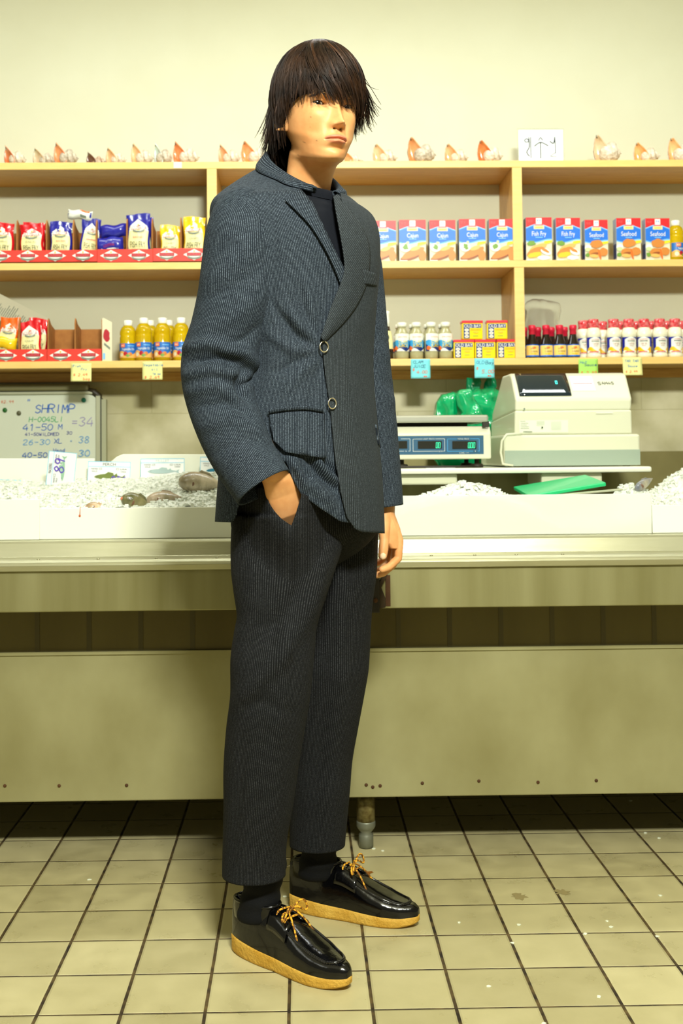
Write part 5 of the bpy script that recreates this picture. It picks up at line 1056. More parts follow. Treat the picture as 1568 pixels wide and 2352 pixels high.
def strip(name, parent, bvh, A, B, offA, offB, m, n=40, k=10, solid=.002, bulge=0, uvrot=0, belly=0, fallY=2.3, straight=False, ease=False):
    """cloth piece between two outlines, laid on the garment under it"""
    A2 = resample(A, n) if not straight else np.stack([np.interp(np.linspace(0, len(A)-1, n), range(len(A)), [p[i] for p in A]) for i in (0, 1)], 1)
    B2 = resample(B, n) if not straight else np.stack([np.interp(np.linspace(0, len(B)-1, n), range(len(B)), [p[i] for p in B]) for i in (0, 1)], 1)
    P = []; dep = np.full((n, k+1), np.nan)
    for i in range(n):
        for j in range(k+1):
            t = j/k; x, y = A2[i]*(1-t)+B2[i]*t; h, nn = cast(bvh, x, y)
            if h is not None and nn.dot(-ray(x, y).normalized()) > .12: dep[i, j] = h.y
    for i in range(n):                                   # fill missing depths from neighbours
        r = dep[i]; ok = ~np.isnan(r)
        if ok.any(): dep[i] = np.interp(np.arange(k+1), np.arange(k+1)[ok], r[ok])
    rows = [i for i in range(n) if not np.isnan(dep[i]).any()]
    for j in range(k+1): dep[:, j] = np.interp(range(n), rows, dep[rows, j]) if rows else fallY
    U = []
    for i in range(n):
        r = []; ur = []
        for j in range(k+1):
            t = j/k; x, y = A2[i]*(1-t)+B2[i]*t; q = at(x, y, dep[i, j]); o = (offA*(1-t)+offB*t if not ease else offB+(offA-offB)*(1-t*t*(3-2*t)))+belly*math.sin(PI*t)
            q = q+(CAMP-q).normalized()*o; r.append(tuple(q))
            a_, b_ = (x/1110, y/1110); c, s_ = math.cos(uvrot), math.sin(uvrot); ur.append((a_*c-b_*s_, a_*s_+b_*c))
        P.append(r); U.append(ur)
    mb = MB(); mb.grid(P, m, uv=U); return bw2(name, parent, mb, solid=solid, off=0)
# ---- torso surface
O23 = 2.32
TAB = [(-.12, 686, 1330, .183, .154, .14, 0, 0, 2.3), (0, 687, 1215, .183, .152, .14, 0, 0, 2.3), (.12, 689, 1100, .178, .146, .135, 0, 0, 2.3), (.25, 691, 980, .170, .132, .125, 0, 0, 2.3), (.40, 694, 840, .158, .126, .115, 0, 0, 2.2), (.55, 688, 700, .170, .138, .12, 0, 0, 2.2),
       (.66, 683, 600, .184, .142, .125, 0, 0, 2.3), (.76, 680, 530, .195, .128, .12, .002, 0, 2.4), (.84, 678, 480, .197, .105, .105, .010, .004, 2.4), (.90, 680, 448, .176, .086, .086, .020, .018, 2.3), (.95, 688, 424, .128, .074, .073, .012, .032, 2.2), (1.0, 697, 410, .076, .066, .068, 0, .046, 2)]
def torso_rows():
    R_ = []
    for r in TAB:
        p = at(r[1], r[2], O23); R_.append((r[0], p.x, p.y, p.z)+tuple(r[3:]))
    return R_
TROWS = torso_rows()
def TS(th, v):
    th = np.asarray(th, float); v = np.broadcast_to(np.asarray(v, float), th.shape); q = cat_interp(TROWS, v)
    X, Y, Z, a, bf, bb, drop, tilt, ne = [q[..., i] for i in range(9)]
    s, c = np.sin(th), np.cos(th); e = 2/ne; l = a*sgp(s, e); f = np.where(c > 0, bf, bb)*sgp(c, e)
    z = Z-drop*np.abs(s)**2-tilt*c
    return np.stack([X, Y, z], -1)+l[..., None]*LX+f[..., None]*FW
def ts_normal(th, v):
    d = 1e-3; a = TS(th+d, v)-TS(th-d, v); b = TS(th, np.clip(v+d, -.12, 1))-TS(th, np.clip(v-d, -.12, 1)); n = np.cross(a, b); n /= np.linalg.norm(n, axis=-1, keepdims=True)+1e-12
    return n
THV = np.radians(np.linspace(-130, 47, 260))
def edge_theta(v, edge):     # angle at which row v crosses the outline x = edge(y)
    ys = [p[0] for p in edge]; xs = [p[1] for p in edge]
    X, Y = pxa(TS(THV, np.full(THV.shape, v))); d = X-np.interp(Y, ys, xs); k = np.where(d > 0)[0]
    if len(k) == 0: return THV[-1]
    k = k[0]
    if k == 0: return THV[0]
    t = d[k-1]/(d[k-1]-d[k]); return THV[k-1]*(1-t)+THV[k]*t
VV = np.linspace(-.11, .5, 160)
def hem_v(th, hem):
    X, Y = pxa(TS(np.full(VV.shape, th), VV)); hx = [p[0] for p in hem]; hy = [p[1] for p in hem]
    d = np.interp(X, hx, hy)-Y; k = np.where(d > 0)[0]
    if len(k) == 0 or k[0] == 0: return VV[0] if len(k) else .4
    k = k[0]; t = -d[k-1]/(d[k]-d[k-1]); return VV[k-1]*(1-t)+VV[k]*t
EL = [(380, 768), (432, 772), (470, 780), (540, 793), (600, 799), (625, 795), (655, 782), (710, 758), (775, 737), (795, 735), (860, 742), (960, 755), (1060, 763), (1130, 775), (1190, 790), (1225, 806), (1300, 830)]
ER = [(380, 664), (400, 668), (437, 690), (465, 715), (530, 746), (590, 775), (617, 790), (655, 806), (795, 790), (960, 800), (1060, 806), (1225, 830)]
HL = [(770, 1150), (790, 1188), (800, 1206), (810, 1216), (825, 1222), (873, 1225), (900, 1225)]
HR = [(480, 1198), (534, 1200), (544, 1185), (556, 1120), (600, 1085), (640, 1060), (658, 1062), (668, 1092), (690, 1135), (735, 1168), (780, 1198), (830, 1205)]
NR, NC_ = 150, 130
vt = np.linspace(-.11, 1, 300); thEL = np.array([edge_theta(v, EL) for v in vt]); thER = np.array([edge_theta(v, ER) for v in vt])
thg = np.radians(np.linspace(-182, 182, 365))
def facing(th): return (-132 < math.degrees(th) < 48)
hl = np.array([hem_v(t, HL) if facing(t) else np.nan for t in thg]); hr = np.array([hem_v(t, HR) if facing(t) else np.nan for t in thg])
def fillnan(a):
    ok = ~np.isnan(a); return np.interp(np.arange(len(a)), np.arange(len(a))[ok], a[ok])
hl = fillnan(hl); hr = fillnan(hr); hl = np.where(np.degrees(thg) < -60, hl[-1], hl)
def panel(edge_t, hem_t, end, off0, off1, offw):
    s = np.linspace(0, 1, NR)[:, None]*np.ones((1, NC_)); c = np.ones((NR, 1))*np.linspace(0, 1, NC_)[None, :]
    s = s**1.0; v = s.copy()
    for it in range(8):
        te = np.interp(v, vt, edge_t); th = te+(end-te)*c; vh = np.interp(th, thg, hem_t); v = vh+(1-vh)*s
    P = TS(th, v); N_ = ts_normal(th, v); d = np.degrees(np.abs(th-te)); o = off1+(off0-off1)*np.exp(-(d/offw)**2)
    return P+N_*o[..., None], N_, th, v
JF = [([(660, 1052), (690, 1090), (700, 1130)], .012, 9), ([(735, 800), (690, 750), (640, 700)], .009, 15), ([(735, 805), (680, 770), (620, 690)], -.010, 12), ([(730, 790), (700, 715), (680, 650)], -.006, 11), ([(728, 785), (712, 700), (700, 640)], .006, 10), ([(733, 812), (690, 850), (650, 900)], .007, 15), ([(730, 800), (670, 805), (610, 760)], .008, 12), ([(728, 815), (680, 835), (620, 860)], -.007, 11),
      ([(740, 830), (715, 920)], -.003, 14), ([(600, 760), (590, 900)], -.006, 18), ([(628, 480), (632, 600), (622, 700)], -.005, 12), ([(675, 1055), (712, 1112), (770, 1165)], .010, 14), ([(700, 1050), (735, 1090), (775, 1130)], -.016, 10), ([(720, 1050), (750, 1085), (778, 1110)], .013, 9), ([(688, 1068), (705, 1095), (722, 1100)], -.018, 9), ([(745, 1060), (762, 1080), (780, 1090)], -.014, 8)]
LF = [([(740, 800), (800, 790), (850, 700)], .002, 20), ([(768, 1050), (800, 1120), (830, 1180)], .003, 22), ([(830, 700), (838, 900), (850, 1150)], -.003, 26), ([(800, 820), (806, 1000), (815, 1150)], .0025, 30)]
PR, NRm, thr_, vr_ = panel(thER, hr, math.radians(-181), .0015, .0015, 20)
PLp, NL, thl_, vl_ = panel(thEL, hl, math.radians(181), .008, .002, 34)
PR = folds(PR, NRm, JF); PLp = folds(PLp, NL, LF)
rootP = None
def uvof(P, th, v): return np.stack([th*.165, P[..., 2]], -1)
# closed torso (shirt side) used to lay the lapels and pockets on
s_ = np.linspace(-.11, 1, 130)[:, None]*np.ones((1, 180)); t_ = np.ones((130, 1))*np.linspace(-PI, PI, 181)[None, :-1]
PT = TS(t_, s_)
BV_T = bvh_of((PT, True)); BV_J = bvh_of((PR, False), (PLp, False)); BV_R = bvh_of((PR, False)); BV_L = bvh_of((PLp, False))
# ---- generic tube garment from a picture outline: rows (y, xl, xr, Y) or centre rows
def sleeve_grid(rows, n=150, K=72, flat=.92, tw=0):
    """rows: (cx, cy, Y, half width px) down the limb"""
    R_ = np.array([(i,)+tuple(r) for i, r in enumerate(rows)], float); t = np.linspace(0, len(rows)-1, n); q = cat_interp(R_, t)
    C3 = np.array([at(a, b, c) for a, b, c, d in q]); rad = q[:, 3]*C3[:, 1]/FPX
    T_ = np.gradient(C3, axis=0); T_ /= np.linalg.norm(T_, axis=1, keepdims=True)
    view = C3-aCP; view /= np.linalg.norm(view, axis=1, keepdims=True); A_ = np.cross(T_, view); A_ /= np.linalg.norm(A_, axis=1, keepdims=True); B_ = np.cross(A_, T_)
    al = np.linspace(0, 2*PI, K+1)[:-1]
    P = C3[:, None, :]+rad[:, None, None]*(np.cos(al)[None, :, None]*A_[:, None, :]+flat*np.sin(al)[None, :, None]*B_[:, None, :])
    L = np.r_[0, np.cumsum(np.linalg.norm(np.diff(C3, axis=0), axis=1))]
    UV = np.stack([np.broadcast_to(al*.066, (n, K)), np.broadcast_to(L[:, None], (n, K))], -1)
    N_ = grid_normals(P)
    out = ((P-C3[:, None, :])*N_).sum(-1).mean()
    if out < 0: N_ = -N_
    return P, N_, UV
# ------------------------------------------------------------------ body
M_skin = mat('skin', (224, 172, 122), .48, spec=.35, sub=.12)
def skin_setup():
    nt = M_skin.node_tree; N, L = nodes_of(M_skin); b = N['Principled BSDF']
    a = N.new('ShaderNodeAttribute'); a.attribute_name = 'tone'
    s = N.new('ShaderNodeSeparateColor'); L(a.outputs['Color'], s.inputs[0])
    tc = N.new('ShaderNodeTexCoord'); ns = N.new('ShaderNodeTexNoise'); ns.inputs['Scale'].default_value = 30; ns.inputs['Detail'].default_value = 6; L(tc.outputs['Object'], ns.inputs[0])
    r = N.new('ShaderNodeValToRGB'); r.color_ramp.elements[0].color = rgb(208, 144, 88); r.color_ramp.elements[1].color = rgb(220, 162, 106); r.color_ramp.elements[0].position = .35; r.color_ramp.elements[1].position = .65; L(ns.outputs[0], r.inputs[0])
    m1 = N.new('ShaderNodeMix'); m1.data_type = 'RGBA'; L(s.outputs[0], m1.inputs[0]); L(r.outputs[0], m1.inputs[6]); m1.inputs[7].default_value = rgb(200, 96, 92)
    m2 = N.new('ShaderNodeMix'); m2.data_type = 'RGBA'; L(s.outputs[1], m2.inputs[0]); L(m1.outputs[2], m2.inputs[6]); m2.inputs[7].default_value = rgb(60, 34, 20)
    L(m2.outputs[2], b.inputs['Base Color'])
    n2 = N.new('ShaderNodeTexNoise'); n2.inputs['Scale'].default_value = 700; L(tc.outputs['Object'], n2.inputs[0])
    bp = N.new('ShaderNodeBump'); bp.inputs['Strength'].default_value = .08; bp.inputs['Distance'].default_value = .001; L(n2.outputs[0], bp.inputs['Height']); L(bp.outputs[0], b.inputs['Normal'])
skin_setup()
PSI = math.radians(25)
HXv = np.array([math.cos(PSI), math.sin(PSI), 0]); HY0 = np.array([math.sin(PSI), -math.cos(PSI), 0]); PCH = math.radians(7); HYv = HY0*math.cos(PCH)-UPV*math.sin(PCH); HZv = UPV*math.cos(PCH)+HY0*math.sin(PCH)
EYE = np.array(at(776, 238, 2.19)); HO = EYE-HYv*.086
def H2W(p): p = np.asarray(p, float); return HO+p[..., 0:1]*HXv+p[..., 1:2]*HYv+p[..., 2:3]*HZv
# rows: k, yf, zf, yb, zb, w, n
HR_ = [(0, -.004, .118, -.012, .118, .004, 2), (1, .030, .112, -.052, .110, .040, 2), (2, .056, .097, -.080, .092, .057, 2), (3, .073, .074, -.096, .066, .067, 2.1), (4, .083, .046, -.103, .036, .073, 2.2), (5, .0865, .022, -.105, .022, .0742, 2.25), (6, .081, .0, -.105, .010, .0738, 2.25), (7, .083, -.020, -.104, -.002, .0732, 2.2), (8, .086, -.040, -.101, -.013, .0720, 2.1),
 (9, .0885, -.058, -.096, -.023, .0700, 2.0), (10, .0895, -.072, -.091, -.032, .0675, 1.95), (11, .086, -.087, -.086, -.041, .0620, 1.85), (12, .0835, -.100, -.080, -.049, .0570, 1.78), (13, .0790, -.1085, -.076, -.057, .0535, 1.8), (14, .066, -.1135, -.072, -.065, .0525, 1.85), (15, .045, -.114, -.069, -.074, .0530, 2), (16, .026, -.118, -.067, -.087, .0525, 2), (17, .014, -.130, -.066, -.108, .0525, 2), (18, .008, -.150, -.067, -.135, .053, 2), (19, .004, -.178, -.070, -.158, .056, 2), (20, .004, -.205, -.076, -.182, .062, 2), (21, .012, -.225, -.085, -.205, .095, 2.1), (22, .02, -.26, -.095, -.24, .14, 2.3), (23, .06, -.36, -.09, -.36, .15, 2.3), (24, .07, -.50, -.08, -.50, .13, 2.3), (25, .06, -.62, -.07, -.62, .115, 2.2), (26, .05, -.75, -.08, -.75, .13, 2.2), (27, .045, -.86, -.08, -.86, .125, 2.2), (28, .01, -.92, -.03, -.92, .03, 2)]
kk = np.concatenate([np.linspace(0, 4, 34), np.linspace(4, 16, 150)[1:], np.linspace(16, 22, 40)[1:], np.linspace(22, 28, 30)[1:]])
def alpha_cols():
    xs = np.linspace(-1, 1, 109); a = np.arcsin(np.clip(xs*.80, -1, 1)); rest = np.linspace(a[-1], 2*PI+a[0], 62)[1:-1]
    return np.concatenate([a, rest])
AL = alpha_cols(); Q = cat_interp(HR_, kk); KK, AA = np.meshgrid(kk, AL, indexing='ij')
yf, zf, yb, zb, w, ne = [Q[:, i][:, None] for i in range(6)]
ca, sa = np.cos(AA), np.sin(AA); e = 2/ne; cc = sgp(ca, e); ss = sgp(sa, e)
x = w*ss; y = (yf+yb)/2+(yf-yb)/2*cc; z = (zf+zb)/2+(zf-zb)/2*ca
def g(x, c, w_): return np.exp(-((x-c)/w_)**2)
def smo(t): t = np.clip(t, 0, 1); return t*t*(3-2*t)
front = smo((ca-.05)/.35)*smo((z+.125)/.02)
ax = np.abs(x); d = np.zeros_like(x)
d += .0045*g(ax, .028, .020)*g(z, .019, .008); d -= .0085*g(ax, .030, .015)*g(z, .001, .0105); d -= .003*g(ax, .012, .008)*g(z, .004, .008)
tN = np.clip((.012-z)/.050, 0, 1.0); hN = (.003+.0225*tN**1.2)*smo((.016-z)/.012)*smo((z+.0515)/.012); wN = .0062+.0048*tN**1.5
d += hN*np.exp(-(ax/wN)**2.2)
d += .0085*g(ax, .0128, .0048)*g(z, -.0430, .0062); d -= .0060*g(ax, .0070, .0028)*g(z, -.0500, .0020); d += .0045*g(x, 0, .006)*g(z, -.041, .006)
d += .0055*g(x, 0, .026)*g(z, -.068, .019); d -= .0016*g(x, 0, .0035)*g(z, -.0585, .004)
zm = -.0705-.0018*(ax/.024)**2+.0008*g(x, 0, .006); lw_ = smo((.0265-ax)/.012)
up_ = zm+.0076*(1-.35*(ax/.024)**2)-.0012*g(x, 0, .003); 
d += .0044*lw_*np.exp(-((z-(zm+.0044))/.0038)**2); d += .0064*lw_*smo((.022-ax)/.012)*np.exp(-((z-(zm-.0056))/.0046)**2); d -= .0046*smo((.0275-ax)/.006)*np.exp(-((z-zm)/.0013)**2)
d -= .0045*g(x, 0, .020)*g(z, -.0875, .0050); d += .0045*g(x, 0, .017)*g(z, -.102, .010)
d += .0045*g(ax, .047, .016)*g(z, -.024, .014); d -= .0035*g(ax, .046, .013)*g(z, -.062, .016); d -= .002*g(ax, .022, .006)*g(z, -.055, .014)
y = y+d*front
# eyes: lids hug the eyeball, almond opening
EB = []
for s in (-1, 1):
    ex, ey, ez = s*.0325, .0550, .0005; EB.append((ex, ey, ez)); dx = (x-ex)*s; dz = z-ez-.0012*dx/.014
    R2 = dx**2+dz**2; lid = ey+np.sqrt(np.clip(.01345**2-R2, 0, None)); ins = (R2 < .0130**2)&(ca > 0)
    y = np.where(ins, np.maximum(y, lid), y)
    hu = .0040*(1-(np.abs(dx+.001)/.0150)**2.2); hd = -.0027*(1-(np.abs(dx)/.0145)**2)
    op = (dz < hu)&(dz > hd)&(np.abs(dx) < .0142)&(ca > 0); deep = ey+np.sqrt(np.clip(.0105**2-R2, 0, None))-.002
    y = np.where(op, np.minimum(y, deep), y)
    y = y-.0016*np.exp(-((dz-.0082+.08*np.abs(dx))/.0012)**2)*(np.abs(dx) < .016)*(ca > 0)
Ph = np.stack([x, y, z], -1)
# tone masks : lips, moles, and shade painted into the nostrils
lipm = smo((.0258-ax)/.003)*smo((up_+.0012-z)/.0016)*smo((z-(zm-.0118*(1-(ax/.026)**2)-.0006))/.0016)*(ca > 0); lipm = np.clip(lipm, 0, 1)*np.where(z > zm, .58, .46)
nost = g(ax, .0072, .0028)*g(z, -.0500, .0020)*(ca > 0)*.8
W_ = H2W(Ph)
PXf, PYf = pxa(W_); mole = np.zeros_like(x)
for (mx_, my_, r_) in ((713.5, 269, 1.5), (727, 323, 1.5), (698, 327, 1.3), (792, 329, 1.1), (684.5, 356, 1.5), (711.5, 292, .9)):
    mole = np.maximum(mole, np.exp(-(((PXf-mx_)**2+(PYf-my_)**2)/(r_**2)))*(ca > 0)*.75)
# below the jaw the body turns from the head's direction to the torso's
tb = smo((KK-15)/7.0); tb3 = tb[..., None]
TC = np.array([TROWS[-1][1], TROWS[-1][2], 0]); base = np.array([HO[0], HO[1], 0])
lat = Ph[..., 0:1]; fwd_ = Ph[..., 1:2]; A2 = PSI+(PHI-PSI)*tb
Lx = np.stack([np.cos(A2), np.sin(A2), 0*A2], -1); Fx = np.stack([np.sin(A2), -np.cos(A2), 0*A2], -1)
ncen = TC+FW*.0+FW*.030
org = base*(1-tb3)+ncen*tb3; org[..., 2] = HO[2]
Fh = np.broadcast_to(HYv, Fx.shape); Fx = Fh*(1-tb3)+Fx*tb3; Fx /= np.linalg.norm(Fx, axis=-1, keepdims=True); Uz = HZv*(1-tb3)+UPV*tb3
W_ = org+lat*Lx+fwd_*Fx+Ph[..., 2:3]*Uz
body = MB(); body.grid([[tuple(p) for p in r] for r in W_], M_skin, closed=True, caps=True)
nface = len(body.v); tone = np.zeros((nface, 2)); tone[:, 0] = np.maximum(lipm, 0).ravel(); tone[:, 1] = np.maximum(mole, nost).ravel()
# ears
def ear(s):
    m_ = []; n = 26
    for i in range(9):
        r = i/8; ring = []
        for k in range(n):
            a = 2*PI*k/n; r_s = (1 if s < 0 else .7); ry = r_s*.0165*r*(1 if math.sin(a) > 0 else .78); rz = r_s*.030*r
            dz = rz*math.sin(a); dy = ry*math.cos(a); lift = r_s*.016*r**1.5*(1 if math.cos(a) < .3 else .25)+.004*(r > .8)-.003*g(r, .7, .12)
            ring.append((s*(.0715+lift), -.012+dy-.003*math.sin(a), -.020+dz))
        m_.append(ring)
    back = [[(s*(.066), p[1], p[2]) for p in m_[-1]]]
    q = H2W(np.array(m_+back)); body.grid([[tuple(p) for p in r] for r in q], M_skin, closed=True)
for s in (-1, 1): ear(s)
def fuse(mb_, voxel, smooth=4):
    """weld overlapping closed tubes into one smooth skin"""
    me = bpy.data.meshes.new('f'); me.from_pydata(mb_.v, [], mb_.f); o = bpy.data.objects.new('f', me); COL.objects.link(o)
    md = o.modifiers.new('r', 'REMESH'); md.mode = 'VOXEL'; md.voxel_size = voxel; md.use_smooth_shade = True
    s_ = o.modifiers.new('s', 'SMOOTH'); s_.factor = .5; s_.iterations = smooth
    dg = bpy.context.evaluated_depsgraph_get(); ev = bpy.data.meshes.new_from_object(o.evaluated_get(dg))
    v = [tuple(q.co) for q in ev.vertices]; f = [tuple(p.vertices) for p in ev.polygons]
    bpy.data.objects.remove(o); bpy.data.meshes.remove(me); bpy.data.meshes.remove(ev); return v, f
def seg_chain(mb_, pts, rad, n=16, per=5):
    pts = [np.array(p, float) for p in pts]; P = []; R_ = []
    for i in range(len(pts)-1):
        for k in range(per): t = k/per; P.append(pts[i]*(1-t)+pts[i+1]*t); R_.append(rad[i]*(1-t)+rad[i+1]*t)
    P.append(pts[-1]); R_.append(rad[-1])
    d0 = (P[0]-P[1]); d0 /= np.linalg.norm(d0); d1 = (P[-1]-P[-2]); d1 /= np.linalg.norm(d1)
    pre = [(P[0]+d0*R_[0]*c, R_[0]*s) for c, s in ((.95, .3), (.7, .7), (.38, .92))]; post = [(P[-1]+d1*R_[-1]*c, R_[-1]*s) for c, s in ((.38, .92), (.7, .7), (.95, .3))]
    A = [p for p, r in pre]+P+[p for p, r in post]; B = [r for p, r in pre]+R_+[r for p, r in post]
    mb_.tube(A, B, M_skin, n=n)
def plate(mb_, rings, n=20):     # palm: rings of (centre, half-width vector, half-thickness vector)
    P = [[tuple(c+sgp(math.cos(a), .8)*u+sgp(math.sin(a), .8)*t for a in [2*PI*k/n]) for k in range(n)] for c, u, t in rings]
    P = [[tuple(q[0]) for q in r] for r in P]; mb_.grid(P, M_skin, closed=True, caps=True)
A3 = lambda x, y, Y: np.array(at(x, y, Y))
def hand_left():
    q = MB(); Yh = 2.46
    wr = A3(886, 1150, 2.47); P0 = A3(887, 1180, Yh); Pm = A3(895, 1215, Yh); Pk = A3(902, 1245, Yh+.004)
    X1 = np.array([1, 0, 0.]); Y1 = np.array([0, 1, 0.])
    wd = np.array([.62, .78, -.1]); wd /= np.linalg.norm(wd); tk = np.cross(wd, UPV); tk /= np.linalg.norm(tk)
    plate(q, [(wr, X1*.021, Y1*.027), (P0, X1*.019+Y1*.004, Y1*.026), (Pm, X1*.023+Y1*.012, Y1*.030-X1*.004), (Pk, X1*.020+Y1*.008, Y1*.036), (Pk+np.array([.0, 0, -.012]), X1*.014, Y1*.034)])
    # thumb in front, curling down
    seg_chain(q, [A3(884, 1186, 2.445), A3(881, 1222, 2.425), A3(882, 1240, 2.42), A3(880, 1262, 2.415), A3(878.5, 1276, 2.412)], [.014, .0125, .0108, .0112, .0098])
    seg_chain(q, [A3(905, 1212, 2.45), A3(917, 1243, 2.445), A3(914, 1283, 2.44), A3(892, 1303, 2.425), A3(877, 1308, 2.417)], [.012, .0098, .0090, .0083, .0074])
    seg_chain(q, [A3(903, 1215, 2.475), A3(911, 1248, 2.475), A3(903, 1296, 2.47), A3(880, 1316, 2.45), A3(866, 1321, 2.442)], [.012, .0100, .0090, .0083, .0074])
    seg_chain(q, [A3(896, 1215, 2.50), A3(901, 1250, 2.502), A3(892, 1294, 2.50), A3(870, 1312, 2.478), A3(857, 1312, 2.468)], [.012, .0096, .0086, .0080, .0070])
    seg_chain(q, [A3(889, 1213, 2.52), A3(891, 1246, 2.525), A3(884, 1280, 2.52), A3(867, 1294, 2.505), A3(857, 1293, 2.495)], [.011, .0088, .0078, .0072, .0064])
    return fuse(q, .0013, 5)
v_, f_ = hand_left(); body.add(v_, f_, M_skin, smooth=True)
def hand_right():
    q = MB(); a = A3(620, 1070, 2.14); b = A3(650, 1135, 2.172); c = A3(662, 1180, 2.192); d = A3(682, 1238, 2.30)
    X1 = np.array([.86, .10, .30]); X1 /= np.linalg.norm(X1); Y1 = np.array([-.1, .95, .2])
    plate(q, [(a, X1*.026, Y1*.020), (A3(637, 1105, 2.152), X1*.029, Y1*.019), (b, X1*.035, Y1*.018), (c, X1*.039, Y1*.018), (A3(669, 1212, 2.222), X1*.028, Y1*.016)])
    dirs = (d-c)/np.linalg.norm(d-c)
    for k in range(4):
        o = c+X1*(.026-.015*k)+dirs*.02; seg_chain(q, [o, o+dirs*.045, o+dirs*.07+Y1*.004, o+dirs*.092+Y1*.012], [.0098, .0092, .0085, .0074])
    seg_chain(q, [b+X1*.022, c+X1*.030+dirs*.0, c+X1*.032+dirs*.028], [.014, .012, .0095])
    q.ball(tuple(A3(630, 1112, 2.145)), .010, M_skin, 8, (1, .7, 1))
    return fuse(q, .0018, 5)
v_, f_ = hand_right(); body.add(v_, f_, M_skin, smooth=True)
# limbs inside the clothes
lim = MB()
seg_chain(lim, [A3(590, 520, 2.20), A3(500, 850, 2.22), A3(625, 1080, 2.14)], [.045, .036, .026])
seg_chain(lim, [A3(795, 560, 2.44), A3(835, 850, 2.47), A3(884, 1170, 2.47)], [.045, .036, .021])
seg_chain(lim, [A3(650, 1200, 2.34), A3(618, 1600, 2.25), A3(600, 1960, 2.30), A3(612, 2060, 2.30)], [.045, .045, .03, .026])
seg_chain(lim, [A3(760, 1200, 2.40), A3(765, 1600, 2.44), A3(735, 1880, 2.49), A3(737, 1960, 2.50)], [.07, .048, .03, .026])
body.add(lim.v, lim.f, M_skin, smooth=True)
BL = Vector((0, 2.35, 0))
body.v = [(p[0]-BL.x, p[1]-BL.y, p[2]-BL.z) for p in body.v]
man = body.build('person', None, loc=BL)
at_ = man.data.color_attributes.new('tone', 'FLOAT_COLOR', 'POINT'); col = np.zeros((len(man.data.vertices), 4)); col[:nface, 0] = tone[:, 0]; col[:nface, 1] = tone[:, 1]; col[:, 3] = 1; at_.data.foreach_set('color', col.ravel())
tag(man, 'young man with shaggy dark hair in a dark pinstripe suit, hand in pocket', 'person')
def part(name, mb, parent=None, **k): return bw2(name, parent or man, mb, **k)
# eyes
for (ex, ey, ez) in EB:
    mb = MB(); c = H2W(np.array([ex, ey, ez])); look = -(c-aCP); look /= np.linalg.norm(look); look = look*.6+HYv*.4; look /= np.linalg.norm(look)
    mb.ball(tuple(c), .0122, mat('eye_white', (150, 138, 118), .15, coat=.6), 14); e_ = part('eye', mb)
    mb = MB(); a_ = np.cross(look, UPV); a_ /= np.linalg.norm(a_); b_ = np.cross(a_, look)
    for (r0, r1, h0, m) in ((0, .0026, .01245, mat('pupil', (4, 3, 2), .05, coat=1)), (.0025, .0058, .01242, mat('iris', (46, 26, 12), .1, coat=1))):
        P = []
        for r in np.linspace(r0+1e-5, r1, 4): P.append([tuple(c+look*(math.sqrt(max(0, h0**2-r*r)))+a_*(r*math.cos(2*PI*k/20))+b_*(r*math.sin(2*PI*k/20))) for k in range(20)])
        mb.grid(P, m, closed=True)
    bw2('iris', e_, mb)
def strands(mb, paths, rad, m, n=4):
    for p, r in zip(paths, rad): mb.tube(p, r, m, n=n, caps=False)
# brows and lashes lie on the skin
M_hair = mat('hair', (20, 13, 8), .5, spec=.28, noise_=.4, nscale=24, col2=(52, 32, 16)); M_hair2 = mat('hair_brown', (66, 40, 22), .42, spec=.5)
BV_H = BVHTree.FromPolygons([tuple(Vector(p)+BL) for p in body.v[:nface]], [f for f in body.f if max(f) < nface])
def on_face(x_, z_, lift=.0006):
    o = Vector(H2W(np.array([x_, .2, z_]))); h = BV_H.ray_cast(o, Vector(-HYv))
    return (h[0]+Vector(HYv)*lift) if h[0] else Vector(H2W(np.array([x_, .08, z_])))
rnd = random.Random(4)
for s in (-1, 1):
    mb = MB()
    for k in range(110):
        t = rnd.random(); x0 = s*(.014+.034*t); z0 = .0165+.006*math.sin(PI*min(1, t*1.2))-.004*t**2+rnd.uniform(-.0028, .0028)*(1-.5*t)
        mb.tube([on_face(x0, z0), on_face(x0+s*.003, z0+.0012*(1-t), .0012), on_face(x0+s*.0065, z0+.0008-.0022*t, .0008)], [.00028, .00024, .00008], M_hair, n=3, caps=False)
    part('eyebrow', mb)
    mb = MB(); ex, ey, ez = EB[0 if s < 0 else 1]
    up = []
    for i in range(13):
        dx = -.0142+.0284*i/12; hu = .0040*(1-(abs(dx+.001)/.0150)**2.2); r2 = dx*dx+hu*hu; up.append(H2W(np.array([ex+s*dx, ey+math.sqrt(max(0, .01365**2-r2)), ez+hu+.0012*dx/.014])))
    mb.tube(up, [.0003]+[.00065]*11+[.0003], mat('lash', (14, 9, 6), .6), n=6); part('eyelashes', mb)
